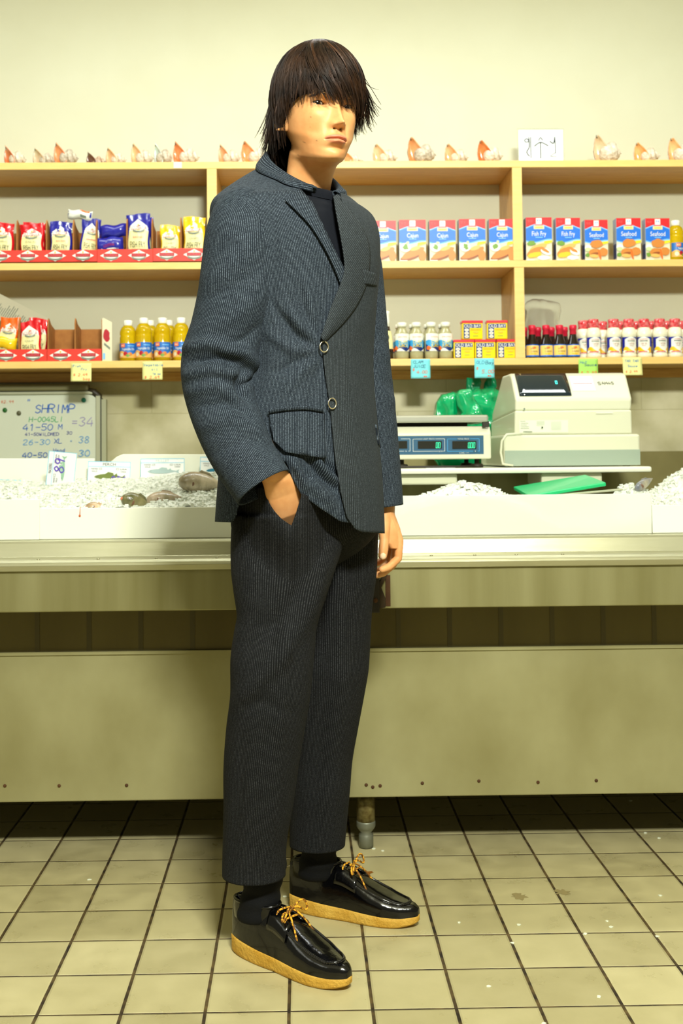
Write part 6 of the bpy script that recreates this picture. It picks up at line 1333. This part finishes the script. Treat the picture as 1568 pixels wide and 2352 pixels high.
# ------------------------------------------------------------------ hair
rnd = random.Random(11)
HC = np.array([0.0, -.010, .020])
def zend(b):   # how low the hair reaches for azimuth b (degrees, 0 front, + his left)
    tab = [(-180, -.118), (-150, -.122), (-125, -.112), (-104, -.092), (-92, -.072), (-80, -.040), (-66, -.006), (-48, .002), (-34, .006), (-20, .012), (-8, .008), (4, .004), (16, .002), (28, .000), (40, .000), (52, -.006), (62, -.014), (74, -.024), (90, -.038), (110, -.052), (135, -.090), (180, -.118)]
    return float(np.interp(b, [t[0] for t in tab], [t[1] for t in tab]))
def hsurf(b, z_, k=1.0):
    zt_ = .124; Rl, Rf, Rb = .094, .107, .118
    u = (z_-HC[2])/zt_
    rho = math.sqrt(max(0, 1-abs(u)**2.3)) if u > 0 else 1-.30*min(1, (-u)/1.35)**1.5
    br = math.radians(b); f = Rf if math.cos(br) > 0 else Rb
    if u < 0 and math.cos(br) > .2: rho = max(rho, .93)
    return np.array([HC[0]+Rl*k*rho*math.sin(br), HC[1]+f*k*rho*math.cos(br), z_ if u < 1 else HC[2]+zt_])
def strand(b0, k, sweep, ze, curl, seg=15, wob=.0015, ph=0, z0=.131, flickd=1):
    P = []
    for i in range(seg):
        t = i/(seg-1); tt = 1-(1-t)**1.0
        # drop along an arc: slow at the crown, then straight down
        a = t*PI/2*1.06; hz = (.020+.124*k) ; zz = ze+(hz-ze)*math.cos(min(a, PI/2))**1.25
        b = b0+sweep*smo(np.array(t*1.15))*1.0
        p = hsurf(float(b), zz, k)
        out = curl*max(0, t-.72)**2*9
        br = math.radians(float(b)); p = p+np.array([math.sin(br), math.cos(br), 0])*out+np.array([0, 0, .35])*abs(out)*(1 if curl > 0 else 0)
        p = p+np.array([math.cos(br), -math.sin(br), 0])*(.0055*math.sin(t*7+ph)*t)+np.array([math.sin(t*9+ph), math.cos(t*7+ph*1.7), math.sin(t*8+ph*.6)*.5])*wob*(.3+t)
        P.append(tuple(H2W(p)))
    return P
mbh = MB()
# solid underlayer following the scalp
caps_ = []
for i in range(26):
    r = []
    for j in range(72):
        b = -180+5*j; ze = zend(b)+(.012 if abs(b) < 60 else .008); t = i/25; zz = ze+(.020+.124*.90-ze)*math.cos(t*PI/2)
        r.append(tuple(H2W(hsurf(b, zz, .90))))
    caps_.append(r)
mbh.grid(caps_, mat('hair_root', (14, 9, 6), .95, spec=.05), closed=True)
for L_ in range(1260):
    b0 = rnd.uniform(-180, 180) if L_ < 930 else rnd.uniform(-190, -105) if L_ < 1150 else rnd.uniform(-62, -30)
    fr = -78 < b0 < 62
    top = rnd.random()                       # outer locks lie looser than the inner ones
    k0 = .925+.085*top+rnd.uniform(-.010, .016)*(1+top)
    if fr: sweep = float(np.interp(b0, [-78, -52, -38, -20, 0, 30, 62], [-12, -6, 8, 34, 36, 26, 16]))+rnd.uniform(-10, 10)
    else: sweep = rnd.uniform(-18, 18)+(10 if 60 < b0 < 120 else 0)
    if L_ >= 1150: sweep = rnd.uniform(-32, 12)-b0
    bb = b0+sweep; bb = (bb+180) % 360-180; ze = zend(bb)+rnd.uniform(-.012, .012)+max(0, rnd.gauss(0, .018))
    if abs(bb) > 100: curl = rnd.uniform(.004, .042)
    elif bb > 62: curl = rnd.uniform(.002, .042)
    elif bb < -60: curl = rnd.uniform(-.010, .012)
    else: curl = rnd.uniform(-.010, .004)
    ph = rnd.uniform(0, 6.3); wv = rnd.uniform(.003, .0105); ff = rnd.uniform(5, 10); m_ = M_hair2 if rnd.random() < .13 else M_hair
    ns_ = rnd.choice([7, 8, 9]); sp_ = rnd.uniform(1.4, 2.6)
    for s_i in range(ns_):
        db = rnd.gauss(0, sp_); dk = rnd.gauss(0, .005); P = []
        seg = 18
        for i in range(seg):
            t = i/(seg-1); a = min(t*PI/2*1.06, PI/2); hz = .020+.124*(k0+dk*.5); zz = hz+(ze-hz)*(1-math.cos(t*1.42)**1.15)/.887; cv = 1-.75*t**1.5
            b = b0+sweep*(t**1.7 if fr else t)+db*cv; p = hsurf(b, zz, k0+dk*cv); br = math.radians(b)
            fk = max(0, (t-.66)/.34); out = curl*fk**1.5; tang = np.array([math.cos(br), -math.sin(br), 0]); rad_ = np.array([math.sin(br), math.cos(br), 0])
            p = p+rad_*(out+wv*.45*math.cos(t*ff+ph)*t)+tang*(wv*math.sin(t*ff+ph)*t)+UPV*max(0, curl)*.42*fk**2.6
            P.append(tuple(H2W(p)))
        r = rnd.uniform(.00042, .00088); mbh.tube(P, [r*(.7 if i == 0 else 1-.9*max(0, (i/17-.4)/.6)**1.2) for i in range(seg)], m_, n=4, caps=False)
# crown cap of short arcs so that no gap opens at the whorl
for L_ in range(160):
    b0 = rnd.uniform(-180, 180); k = rnd.uniform(.985, 1.02); P = []
    for i in range(9):
        t = i/8; zz = .020+.124*k*math.cos(t*.95); P.append(tuple(H2W(hsurf(b0+30*t, zz, k)+np.array([0, 0, .0005]))))
    mbh.tube(P, [.0010*(1-.6*i/8) for i in range(9)], M_hair, n=4, caps=False)
# loose flyaways
for L_ in range(70):
    b0 = rnd.uniform(-180, 180); bb = b0; P = strand(b0, rnd.uniform(1.0, 1.04), rnd.uniform(-15, 15), zend((b0+180) % 360-180)+rnd.uniform(-.01, .03), rnd.uniform(0, .05), wob=.004, ph=rnd.uniform(0, 6)); mbh.tube(P, [.00035*(1-.8*i/14) for i in range(15)], M_hair, n=3, caps=False)
hair = part('hair', mbh)
# ------------------------------------------------------------------ clothes
def gmb(P, m, closed, UV): mb = MB(); mb.grid([[tuple(p) for p in r] for r in P], m, uv=[[tuple(q) for q in r] for r in UV], closed=closed); return mb
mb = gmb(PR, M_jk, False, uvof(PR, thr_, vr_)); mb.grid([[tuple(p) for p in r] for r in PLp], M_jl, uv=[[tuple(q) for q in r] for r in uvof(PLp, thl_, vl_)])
# left panel is the same cloth, its viewing-angle tone put into the colour
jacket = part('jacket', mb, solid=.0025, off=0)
# shoulders and sleeves
RS = [(600, 478, 2.22, 34), (566, 490, 2.205, 66), (555, 540, 2.20, 80), (551, 600, 2.20, 84), (541, 680, 2.20, 84), (523, 760, 2.21, 83), (506, 820, 2.21, 85), (500, 870, 2.20, 80), (511, 930, 2.19, 76), (536, 1000, 2.17, 73), (567, 1060, 2.15, 70), (606, 1120, 2.135, 66.5)]
PS, NS, US = sleeve_grid(RS, n=190, K=84, flat=.92)
SF_R = [([(430, 800), (480, 790), (560, 812), (596, 850)], .010, 13), ([(440, 832), (500, 822), (560, 838)], -.010, 12), ([(432, 860), (490, 850), (540, 862), (590, 880)], .009, 12), ([(560, 850), (545, 872), (552, 905), (575, 940)], -.014, 12), ([(440, 900), (500, 888), (560, 925), (600, 985)], .007, 13), ([(455, 935), (520, 925), (575, 965)], -.006, 12), ([(470, 980), (540, 960), (600, 1000)], .006, 15), ([(500, 1040), (570, 1010), (630, 1040)], -.004, 14),
        ([(480, 640), (540, 600), (600, 530)], .004, 20), ([(465, 690), (540, 660), (610, 600)], -.004, 18), ([(455, 760), (520, 740), (600, 680)], .004, 18), ([(520, 500), (540, 560)], .003, 30), ([(596, 850), (585, 870), (560, 880)], -.012, 8), ([(500, 800), (560, 780), (600, 740)], -.005, 12)]
PS = folds(PS, NS, [(a_, b_*1.35, c_) for a_, b_, c_ in SF_R])
part('sleeve', gmb(PS, M_jk, True, US), jacket, solid=.003, off=-1)
LS = [(790, 512, 2.40, 26), (800, 540, 2.43, 52), (808, 600, 2.45, 64), (813, 660, 2.455, 66), (820, 740, 2.46, 66), (828, 830, 2.465, 65), (839, 920, 2.465, 64), (851, 1010, 2.465, 60), (861, 1090, 2.465, 57), (869, 1164, 2.465, 54)]
PLs, NLs, ULs = sleeve_grid(LS, n=140, K=72, flat=.95)
PLs = folds(PLs, NLs, [([(870, 640), (880, 700)], -.004, 14), ([(868, 800), (900, 830)], .004, 12), ([(880, 870), (905, 900)], -.004, 12), ([(880, 900), (910, 935)], .004, 12), ([(890, 960), (915, 1000)], .003, 12), ([(888, 1090), (892, 1160)], -.003, 7)])
part('sleeve', gmb(PLs, M_jk, True, ULs), jacket, solid=.003, off=-1)
# left front panel in picture coordinates
XX, YY = pxa(PLp)
# lapels
strip('lapel', jacket, BV_T, [(690, 436), (702, 452), (716, 468), (746, 531), (775, 590), (791, 619)], [(661, 466), (690, 494), (715, 522), (745, 570), (768, 618), (783, 657)], .010, .013, M_jk, n=60, k=12, uvrot=-.35, belly=.004, solid=.003)
strip('lapel', jacket, BV_T, [(688, 434), (691, 437)], [(655, 460), (661, 466)], .010, .012, M_jk, n=4, k=8, uvrot=-.35, solid=.003)
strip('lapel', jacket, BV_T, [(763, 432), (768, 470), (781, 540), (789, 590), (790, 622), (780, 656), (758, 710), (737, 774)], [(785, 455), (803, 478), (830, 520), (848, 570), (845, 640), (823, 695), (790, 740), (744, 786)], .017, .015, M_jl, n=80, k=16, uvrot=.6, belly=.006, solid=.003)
# collar : stand, fold and fall around the neck
n1 = 90; P = []; U = []
for i in range(n1):
    t = i/(n1-1); th = math.radians(-16-(360-16-22)*t); back = .5-.5*math.cos(th+0)
    base_ = TS(np.array(th), np.array(.995)); nrm = np.array([base_[0], base_[1], 0])-np.array([TROWS[-1][1], TROWS[-1][2], 0]); nrm /= np.linalg.norm(nrm)
    hs_ = .008+.018*back; low = TS(np.array(th), np.array(.978-.026*math.exp(-((math.degrees(th)+34)/20)**2))); end = min(1, t*12)*min(1, (1-t)*12)
    row = [base_-nrm*.003, base_-nrm*.004+UPV*hs_*.6, base_-nrm*.002+UPV*hs_, base_+nrm*.004+UPV*(hs_*1.05), base_*.6+low*.4+nrm*.010+UPV*hs_*.55, low+nrm*.006+UPV*.010, low+nrm*.008+UPV*.001-UPV*.006*(1-end)]
    R_ = np.array([(k,)+tuple(p) for k, p in enumerate(row)]); rr = cat_interp(R_, np.linspace(0, 6, 19)); P.append([tuple(p) for p in rr]); U.append([(i*.006, k*.004) for k in range(19)])
mb = MB(); mb.grid(P, M_jk, uv=[[(v, u) for u, v in r] for r in U]); part('collar', mb, jacket, solid=.003, off=0)
# welt, flap, breast pocket
strip('pocket_flap', jacket, BV_R, [(618, 951), (650, 945), (700, 942), (744, 948)], [(628, 1012), (655, 1038), (700, 1046), (749, 1053)], .006, .012, M_jk, n=30, k=12, solid=.003, straight=True)
strip('pocket_flap', jacket, BV_R, [(617, 951), (619, 951)], [(622, 985), (629, 1016)], .006, .009, M_jk, n=4, k=8, solid=.003, straight=True)
strip('pocket_welt', jacket, BV_R, [(616, 942), (650, 936), (700, 933), (742, 939)], [(617, 949), (650, 943.5), (700, 940.5), (743, 946.5)], .014, .010, M_jk, n=24, k=3, solid=.004)
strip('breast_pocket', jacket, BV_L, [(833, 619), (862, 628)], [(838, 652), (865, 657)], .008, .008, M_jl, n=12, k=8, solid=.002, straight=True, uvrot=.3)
strip('pocket_flap', jacket, bvh_of((PLs, True), (PLp, False)), [(862, 975), (868, 1000)], [(868, 1020), (874, 1030)], .010, .010, M_jk, n=8, k=6, solid=.004, straight=True)
# ring shaped metal buttons
M_ring = mat('button_metal', (226, 214, 180), .2, metal=.9)
for (bx, by, bv) in ((736, 797, BV_L), (754, 927, BV_L)):
    h, n_ = cast(bv, bx+5, by)
    if h is None: continue
    n_ = Vector((n_.x, n_.y, 0)).normalized(); a_ = n_.cross(Vector((0, 0, 1))).normalized(); b_ = a_.cross(n_); c = h+n_*.006-a_*0
    mb = MB(); mb.tube([c+a_*(.0092*math.cos(2*PI*k/28))+b_*(.0105*math.sin(2*PI*k/28)) for k in range(29)], .0013, M_ring, n=8, caps=False); part('button', mb, jacket)
# ---- black sweater
t2 = np.ones((80, 1))*np.linspace(-PI, PI, 121)[None, :-1]; s2 = .3+(.985-.026*np.maximum(0, np.cos(t2))-.3)*np.linspace(0, 1, 80)[:, None]
Psw = TS(t2, s2)-ts_normal(t2, s2)*.010
Psw = folds(Psw, ts_normal(t2, s2), [([(720, 470), (775, 478), (790, 560)], -.003, 8), ([(762, 475), (772, 520), (778, 570)], -.004, 6)])
M_kn = mat('black_knit', (14, 17, 24), .9, spec=.2, bump=.1, bscale=500)
sw = part('sweater', gmb(Psw, M_kn, True, np.zeros(Psw.shape[:2]+(2,))))
P = []
for i in range(121):
    th = 2*PI*i/120; b = TS(np.array(th), np.array(.985-.026*max(0, math.cos(th)))); c = np.array([TROWS[-1][1], TROWS[-1][2], b[2]]); n_ = b-c; n_ /= np.linalg.norm(n_); rib = .0006*(i % 2)
    P.append([tuple(b-n_*.014+UPV*(.010)), tuple(b-n_*(.011-rib)+UPV*.0125), tuple(b-n_*(.008-rib)+UPV*.009), tuple(b-n_*(.006-rib)-UPV*.002), tuple(b-n_*(.005-rib)-UPV*.012)])
mb = MB(); mb.grid(P, M_kn); part('ribbed_neckband', mb, sw)
# ---- trousers
def leg_grid(rows, n=200, K=90, dep=1.0, dep0=None):
    """rows: (y, xl, xr, Y)"""
    R_ = np.array(rows, float); yy = np.linspace(R_[0, 0], R_[-1, 0], n); q = cat_interp(R_, yy)
    al = np.linspace(0, 2*PI, K+1)[:-1]; P = np.zeros((n, K, 3))
    for i in range(n):
        xl, xr, Y = q[i]; dd = dep if dep0 is None else dep0+(dep-dep0)*min(1, max(0, (yy[i]-1200)/180)); c = np.array(at((xl+xr)/2, yy[i], Y)); r = (xr-xl)/2*Y/FPX
        P[i] = c+r*np.outer(sgp(np.cos(al), .95), [1, 0, 0])+r*dd*np.outer(sgp(np.sin(al), .95), [0, 1, 0])
    N_ = grid_normals(P); c = P.mean(1, keepdims=True)
    if ((P-c)*N_).sum(-1).mean() < 0: N_ = -N_
    UV = np.stack([np.broadcast_to(al*.075, (n, K)), P[..., 2]], -1); return P, N_, UV
RLEG = [(1180, 536, 790, 2.30), (1250, 533, 784, 2.29), (1310, 534, 766, 2.27), (1360, 540, 749, 2.26), (1413, 547, 731, 2.25), (1449, 541, 723, 2.245), (1508, 533, 718, 2.24), (1598, 532, 709, 2.24), (1672, 523, 697, 2.25), (1761, 517, 682, 2.26), (1850, 517, 669, 2.27), (1925, 515.5, 656, 2.28), (1985, 514, 652, 2.285), (2008, 514, 652, 2.285)]
LLEG = [(1180, 640, 866, 2.40), (1250, 640, 865, 2.41), (1324, 650, 861, 2.42), (1389, 655, 852, 2.43), (1493, 665, 846, 2.44), (1538, 668, 843, 2.44), (1592, 672, 834, 2.445), (1672, 674, 819, 2.455), (1746, 673, 806, 2.465), (1806, 671, 801, 2.47), (1865, 669, 795.5, 2.48), (1931, 668, 789.5, 2.485), (1939, 668, 789, 2.485)]
TFR = [([(745, 1300), (705, 1400), (650, 1500), (570, 1590), (535, 1640)], .010, 20), ([(700, 1330), (640, 1420), (560, 1500)], -.008, 20), ([(600, 1220), (570, 1350), (560, 1440)], .004, 24), ([(640, 1620), (630, 1780), (610, 1990)], .005, 22), ([(660, 1220), (650, 1500), (640, 1700)], .006, 14), ([(560, 1700), (548, 1850), (535, 1990)], -.004, 14), ([(550, 1630), (600, 1610), (680, 1640)], -.004, 18), ([(700, 1250), (720, 1350), (700, 1480)], .004, 20)]
TFL = [([(770, 1230), (740, 1400), (725, 1500)], -.012, 16), ([(800, 1300), (790, 1500), (770, 1750), (745, 1930)], .005, 22), ([(745, 1560), (735, 1700), (720, 1850)], -.004, 16)]
P1, N1, U1 = leg_grid(RLEG, dep=.95, dep0=.80); P1 = folds(P1, N1, TFR)
P2, N2, U2 = leg_grid(LLEG, dep=.95, dep0=.72); P2 = folds(P2, N2, TFL)
HIP = [(1040, 548, 852, 2.32), (1100, 543, 858, 2.32), (1160, 538, 864, 2.32), (1215, 536, 865, 2.33), (1250, 570, 840, 2.35), (1290, 620, 790, 2.36)]
P3, N3, U3 = leg_grid(HIP, n=60, dep=.70); P3 = folds(P3, N3, [([(640, 1190), (620, 1240), (600, 1300)], .004, 20)])
for P_ in (P1, P2):       # hems dip a little at the back
    nlast = 12
mb = gmb(P1, M_tr, True, U1); mb.grid([[tuple(p) for p in r] for r in P2], M_tr, uv=[[tuple(q) for q in r] for r in U2], closed=True); mb.grid([[tuple(p) for p in r] for r in P3], M_tr, uv=[[tuple(q) for q in r] for r in U3*np.array([1.6, 1])], closed=True)
tr = part('trousers', mb, solid=.0025, off=-1)
BV_TR = bvh_of((P1, True), (P3, True), (P2, True))
# slant pocket mouth around the wrist
strip('pocket_edge', tr, BV_TR, [(604, 1118), (612, 1142), (626, 1168), (645, 1190), (669, 1207)], [(545, 1130), (552, 1200), (575, 1270), (620, 1320), (668, 1345)], .070, .0012, M_tr, n=40, k=24, solid=.001, ease=True)
strip('pocket_edge', tr, BV_TR, [(669, 1207), (679, 1180), (688, 1150), (693, 1132)], [(668, 1345), (725, 1310), (755, 1240), (765, 1170)], .070, .0012, M_tr, n=30, k=24, solid=.001, ease=True)
# ---- socks and shoes
M_sock = mat('sock_rib', (10, 11, 12), .85, spec=.25, bump=.2, bscale=400); M_pat = mat('patent_leather', (5, 5, 6), .16, coat=.25, spec=.5, bump=.10, bscale=60); M_crepe = mat('crepe_sole', (186, 138, 36), .7, noise_=.5, nscale=26, col2=(214, 172, 74), bump=.35, bscale=160)
M_lace = mat('lace', (236, 172, 40), .7, noise_=.10, nscale=190, col2=(120, 74, 16), detail=1); M_stitch = mat('shoe_stitch', (70, 66, 56), .45)
def sock(name_lab, c0, c1, r, K=64):
    P = []
    for i in range(26):
        t = i/25; c = np.array(c0)*(1-t)+np.array(c1)*t; rr = r*(1+.05*math.sin(t*9)+.03*math.sin(t*23))
        P.append([tuple(c+(rr*(1+.02*(k % 2)))*np.array([math.cos(2*PI*k/K), math.sin(2*PI*k/K), 0])) for k in range(K)])
    mb = MB(); mb.grid(P, M_sock, closed=True, caps=True); return part('sock', mb)
def shoe(lab, heel, dirv, mirror=1, L=.300):
    dx, dy = dirv; n_ = math.hypot(dx, dy); dx /= n_; dy /= n_; sxv = np.array([dx, dy, 0]); syv = np.array([-dy, dx, 0])*mirror; H0 = np.array([heel[0], heel[1], 0])
    W3 = lambda x, y, z: tuple(H0+sxv*x+syv*y+UPV*z)
    def outline(k, K=96):     # angle around the sole -> x, y
        a = 2*PI*k/K; c, s = math.cos(a), math.sin(a); x = L/2+L/2*sgp(np.array(c), .82); x = float(x); t = x/L
        wd = float(np.interp(t, [0, .12, .3, .45, .62, .75, .88, 1], [.030, .0335, .0345, .037, .045, .0475, .042, .030])); y = wd*float(sgp(np.array(s), .72)); y += .010*math.sin(PI*min(1, max(0, (t-.3)/.7)))*.6 if True else 0
        return x, y
    def hs(t): return .034-.015*t+.0*t
    toe = lambda t: .010*max(0, (t-.8)/.2)**2
    mb = MB(); K = 96; P = []
    for (sc_k, zz) in ((.93, 0), (.985, .003), (1.0, .25), (.995, .6), (1.01, .93), (.97, 1.0), (.6, 1.0)):
        r = []
        for k in range(K):
            x, y = outline(k); t = x/L; z = (zz*hs(t) if zz > .01 else zz)+toe(t)*(1-.3*zz); cx = L/2; r.append(W3(cx+(x-cx)*(1+(sc_k-1)*.35), y*sc_k, z+.0008))
        P.append(r)
    mb.grid(P, M_crepe, closed=True, caps=True); up_root = None
    def sec(x, a):            # upper cross-section: a 0..pi from one side over the top
        t = x/L; q_ = abs((x-L/2)/(L/2))**(1/.82); wd = .985*float(np.interp(t, [0, .12, .3, .45, .62, .75, .88, 1], [.030, .0335, .0345, .037, .045, .0475, .042, .030]))*max(.02, math.sqrt(max(0, 1-q_*q_)))**.72
        h = float(np.interp(t, [0, .04, .12, .24, .36, .45, .53, .61, .70, .8, .9, .96, 1], [.070, .080, .086, .084, .085, .080, .069, .057, .046, .036, .029, .024, .014]))
        off = .006*math.sin(PI*min(1, max(0, (t-.3)/.7)))
        if t < .42: pw = .66+.31*(.42-t)/.42; tw = 1-.10*(1-t/.42)
        else: pw = .66+.06*(t-.42); tw = 1
        c, s = math.cos(a), math.sin(a); pc = .9-.22*min(1, max(0, (t-.35)/.2))
        y = wd*float(sgp(np.array(c), pc)); 
        bulge = .97+.05*math.sin(PI*min(1, s*1.2))*min(1, max(0, (t-.45)/.2))
        z = hs(t)+toe(t)*.7+h*float(sgp(np.array(s), pw)); return np.array([x, y*bulge*tw+off, z])
    mu = MB(); P = []
    xs = np.r_[.0012+.03*np.linspace(0, 1, 12)**2, np.linspace(.0312, .27, 64)[1:], .27+(L-.0012-.27)*(1-(1-np.linspace(0, 1, 18))**2)[1:]]
    for x in xs: P.append([W3(*(sec(x, PI*k/40)-np.array([0, 0, .004*(k in (0, 40))]))) for k in range(41)])
    mu.grid(P, M_pat, caps=True)
    upper = part('shoe', mu); upper['label'] = lab
    bw2('sole', upper, mb)
    # raised moccasin seam with stitches
    U = []; a0 = math.radians(50)
    pts = [sec(x, a0+(.0)) for x in np.linspace(.160, .262, 30)]; pts2 = [sec(x, PI-a0) for x in np.linspace(.262, .160, 30)]
    fr = []
    e1, e2 = pts[-1], pts2[0]
    for k in range(1, 14):
        a = a0+(PI-2*a0)*k/14; xx = .262+.021*math.sin(PI*k/14)**.6; fr.append(sec(xx, a))
    seam = pts+fr+pts2; mb = MB(); mb.tube([W3(*(p+np.array([0, 0, .0016]))) for p in seam], .0026, M_pat, n=8); bw2('moccasin_seam', upper, mb)
    mb = MB(); cen = np.array([.19, .003, .03])
    for i in range(0, len(seam)*3-3):
        j = i/3; a_ = seam[int(j)]; b_ = seam[min(int(j)+1, len(seam)-1)]; p = a_+(b_-a_)*(j-int(j)); t_v = (b_-a_); t_v = t_v/(np.linalg.norm(t_v)+1e-9); o = np.cross(t_v, UPV); o /= np.linalg.norm(o)+1e-9
        if i % 2: continue
        mb.tube([W3(*(p+o*.0034+np.array([0, 0, .0005]))), W3(*(p+np.array([0, 0, .0046]))), W3(*(p-o*.0034+np.array([0, 0, .0005])))], .0005, M_stitch, n=4)
    bw2('seam_stitching', upper, mb)
    # collar rim around the ankle, topline seam, heel seam
    mb = MB(); rim = []
    for k in range(41):
        a = 2*PI*k/40; x = .066+.056*math.cos(a); rim.append(W3(x, .0315*math.sin(a)+.001, .116+.004*math.cos(a)+(0 if math.cos(a) < .5 else -.004)))
    mb.tube(rim, .0035, M_pat, n=8, caps=False)
    P = []
    for q, (rr, zz) in enumerate(((1.0, .116), (1.045, .108), (1.06, .095), (1.03, .080))):
        P.append([W3(.066+.056*rr*math.cos(2*PI*k/40), .0315*rr*math.sin(2*PI*k/40)+.001, zz+.004*math.cos(2*PI*k/40)) for k in range(40)])
    mb.grid(P, M_pat, closed=True); bw2('ankle_collar', upper, mb)
    for sgn in (1, -1):
        mb = MB(); st = [sec(x, (math.radians(22+60*((.07-x)/.05)) if sgn > 0 else PI-math.radians(22+60*((.07-x)/.05)))) for x in np.linspace(.066, .03, 12)]
        mb.tube([W3(*(p*np.array([1, 1.02, 1]))) for p in st], .0007, M_stitch, n=4); bw2('heel_seam', upper, mb)
    # eyelet flaps
    for sgn in (1, -1):
        P = []
        for i in range(10):
            t = i/9; x = .118+.052*t; r = []
            for j in range(7):
                a = math.radians(28+50*j/6); a = a if sgn > 0 else PI-a; p = sec(x, a); c = sec(x, PI/2); o = p-np.array([p[0], c[1], c[2]-.05]); o = o/np.linalg.norm(o); r.append(W3(*(p+o*(.003+.003*math.sin(PI*j/6)))))
            P.append(r)
        mb = MB(); mb.grid(P, M_pat); bw2('eyelet_flap', upper, mb, solid=.0025, off=0)
    # laces: two rungs and a bow
    top = lambda x, a: sec(x, a)+np.array([0, 0, .004])
    mb = MB()
    for x in (.136, .158):
        mb.tube([W3(*(top(x, math.radians(a))+np.array([.003*math.sin(a*.1), 0, .003*math.sin(math.radians(a))]))) for a in range(52, 129, 8)], .0021, M_lace, n=8)
    kx = top(.148, PI/2)+np.array([0, 0, .005]); mb.ball(W3(*kx), .0050, M_lace, 8, (1, 1, .8))
    rr = random.Random(3 if mirror > 0 else 9)
    for (s1, ln, ht, sd) in ((1, .042, .018, .020), (-1, .038, .014, .022)):
        lp = []
        for k in range(25):
            a = 2*PI*k/24; u = (1-math.cos(a))/2; lp.append(W3(*(kx+np.array([.004+s1*0+ln*.45*u*(.6), s1*ln*.9*u+.010*math.sin(a), ht*math.sin(PI*u*.9)+.004*math.sin(a)-.010*u]))))
        mb.tube(lp, .0021, M_lace, n=8)
    for (s1, ln) in ((1, .058), (-1, .064)):
        e = []
        for k in range(14):
            u = k/13; x = .150+ln*.75*u; yy_ = s1*(.006+.026*u); c = sec(x, PI/2); e.append(W3(x, c[1]+yy_, max(sec(x, PI/2-s1*1.0*u)[2], kx[2]-.035*u-.02*u*u)+.004+.004*math.sin(PI*u)))
        mb.tube(e, .0020, M_lace, n=8); mb.tube([e[-1], tuple(np.array(e[-1])+(np.array(e[-1])-np.array(e[-2]))*1.2)], [.0016, .0008], mat('lace_tip', (236, 140, 90), .4), n=6)
    bw2('shoe_lace', upper, mb)
    return upper, W3
u1, W1 = shoe('glossy black moccasin boot with tan crepe sole, nearer one', (-.146, 2.343), (.77, -.64), 1, .305)
u2, W2_ = shoe('glossy black moccasin boot with tan crepe sole, farther one', (-.030, 2.545), (.925, -.38), 1, .305)
a1 = W1(.066, 0, .08); a2 = W2_(.066, 0, .08)
sock('r', a1, tuple(A3(612, 1975, 2.295)), .0400); sock('l', a2, tuple(A3(737, 1905, 2.49)), .0410)
# pull ring at the back of the farther shoe
mb = MB(); c = np.array(W2_(-.004, .0, .108)); mb.tube([tuple(c+np.array([.007*math.cos(2*PI*k/16), 0, -.008+.009*math.sin(2*PI*k/16)])) for k in range(17)], .0009, M_ring, n=6, caps=False); bw2('heel_ring', u2, mb)
# thumb nail, nails
def nail(x, y, w_, h_, rot):
    bvh = BVHTree.FromPolygons([tuple(Vector(p)+BL) for p in body.v], [f for f in body.f if min(f) >= nface])
    P = []
    for i in range(7):
        r = []
        for j in range(7):
            u = (j/6-.5)*2; v = (i/6-.5)*2; rr_ = math.sqrt(max(0, 1-abs(v)**3)); X = x+(u*w_*rr_)*math.cos(rot)-v*h_*math.sin(rot); Y_ = y+(u*w_*rr_)*math.sin(rot)+v*h_*math.cos(rot)
            h, n_ = cast(bvh, X, Y_); 
            if h is None: h, n_ = cast(bvh, x, y)
            r.append(tuple(h+n_*.0005))
        P.append(r)
    mb = MB(); mb.grid(P, mat('nail', (236, 200, 164), .25, coat=.5)); part('fingernail', mb)
nail(879.5, 1277, 6, 7.5, .12)
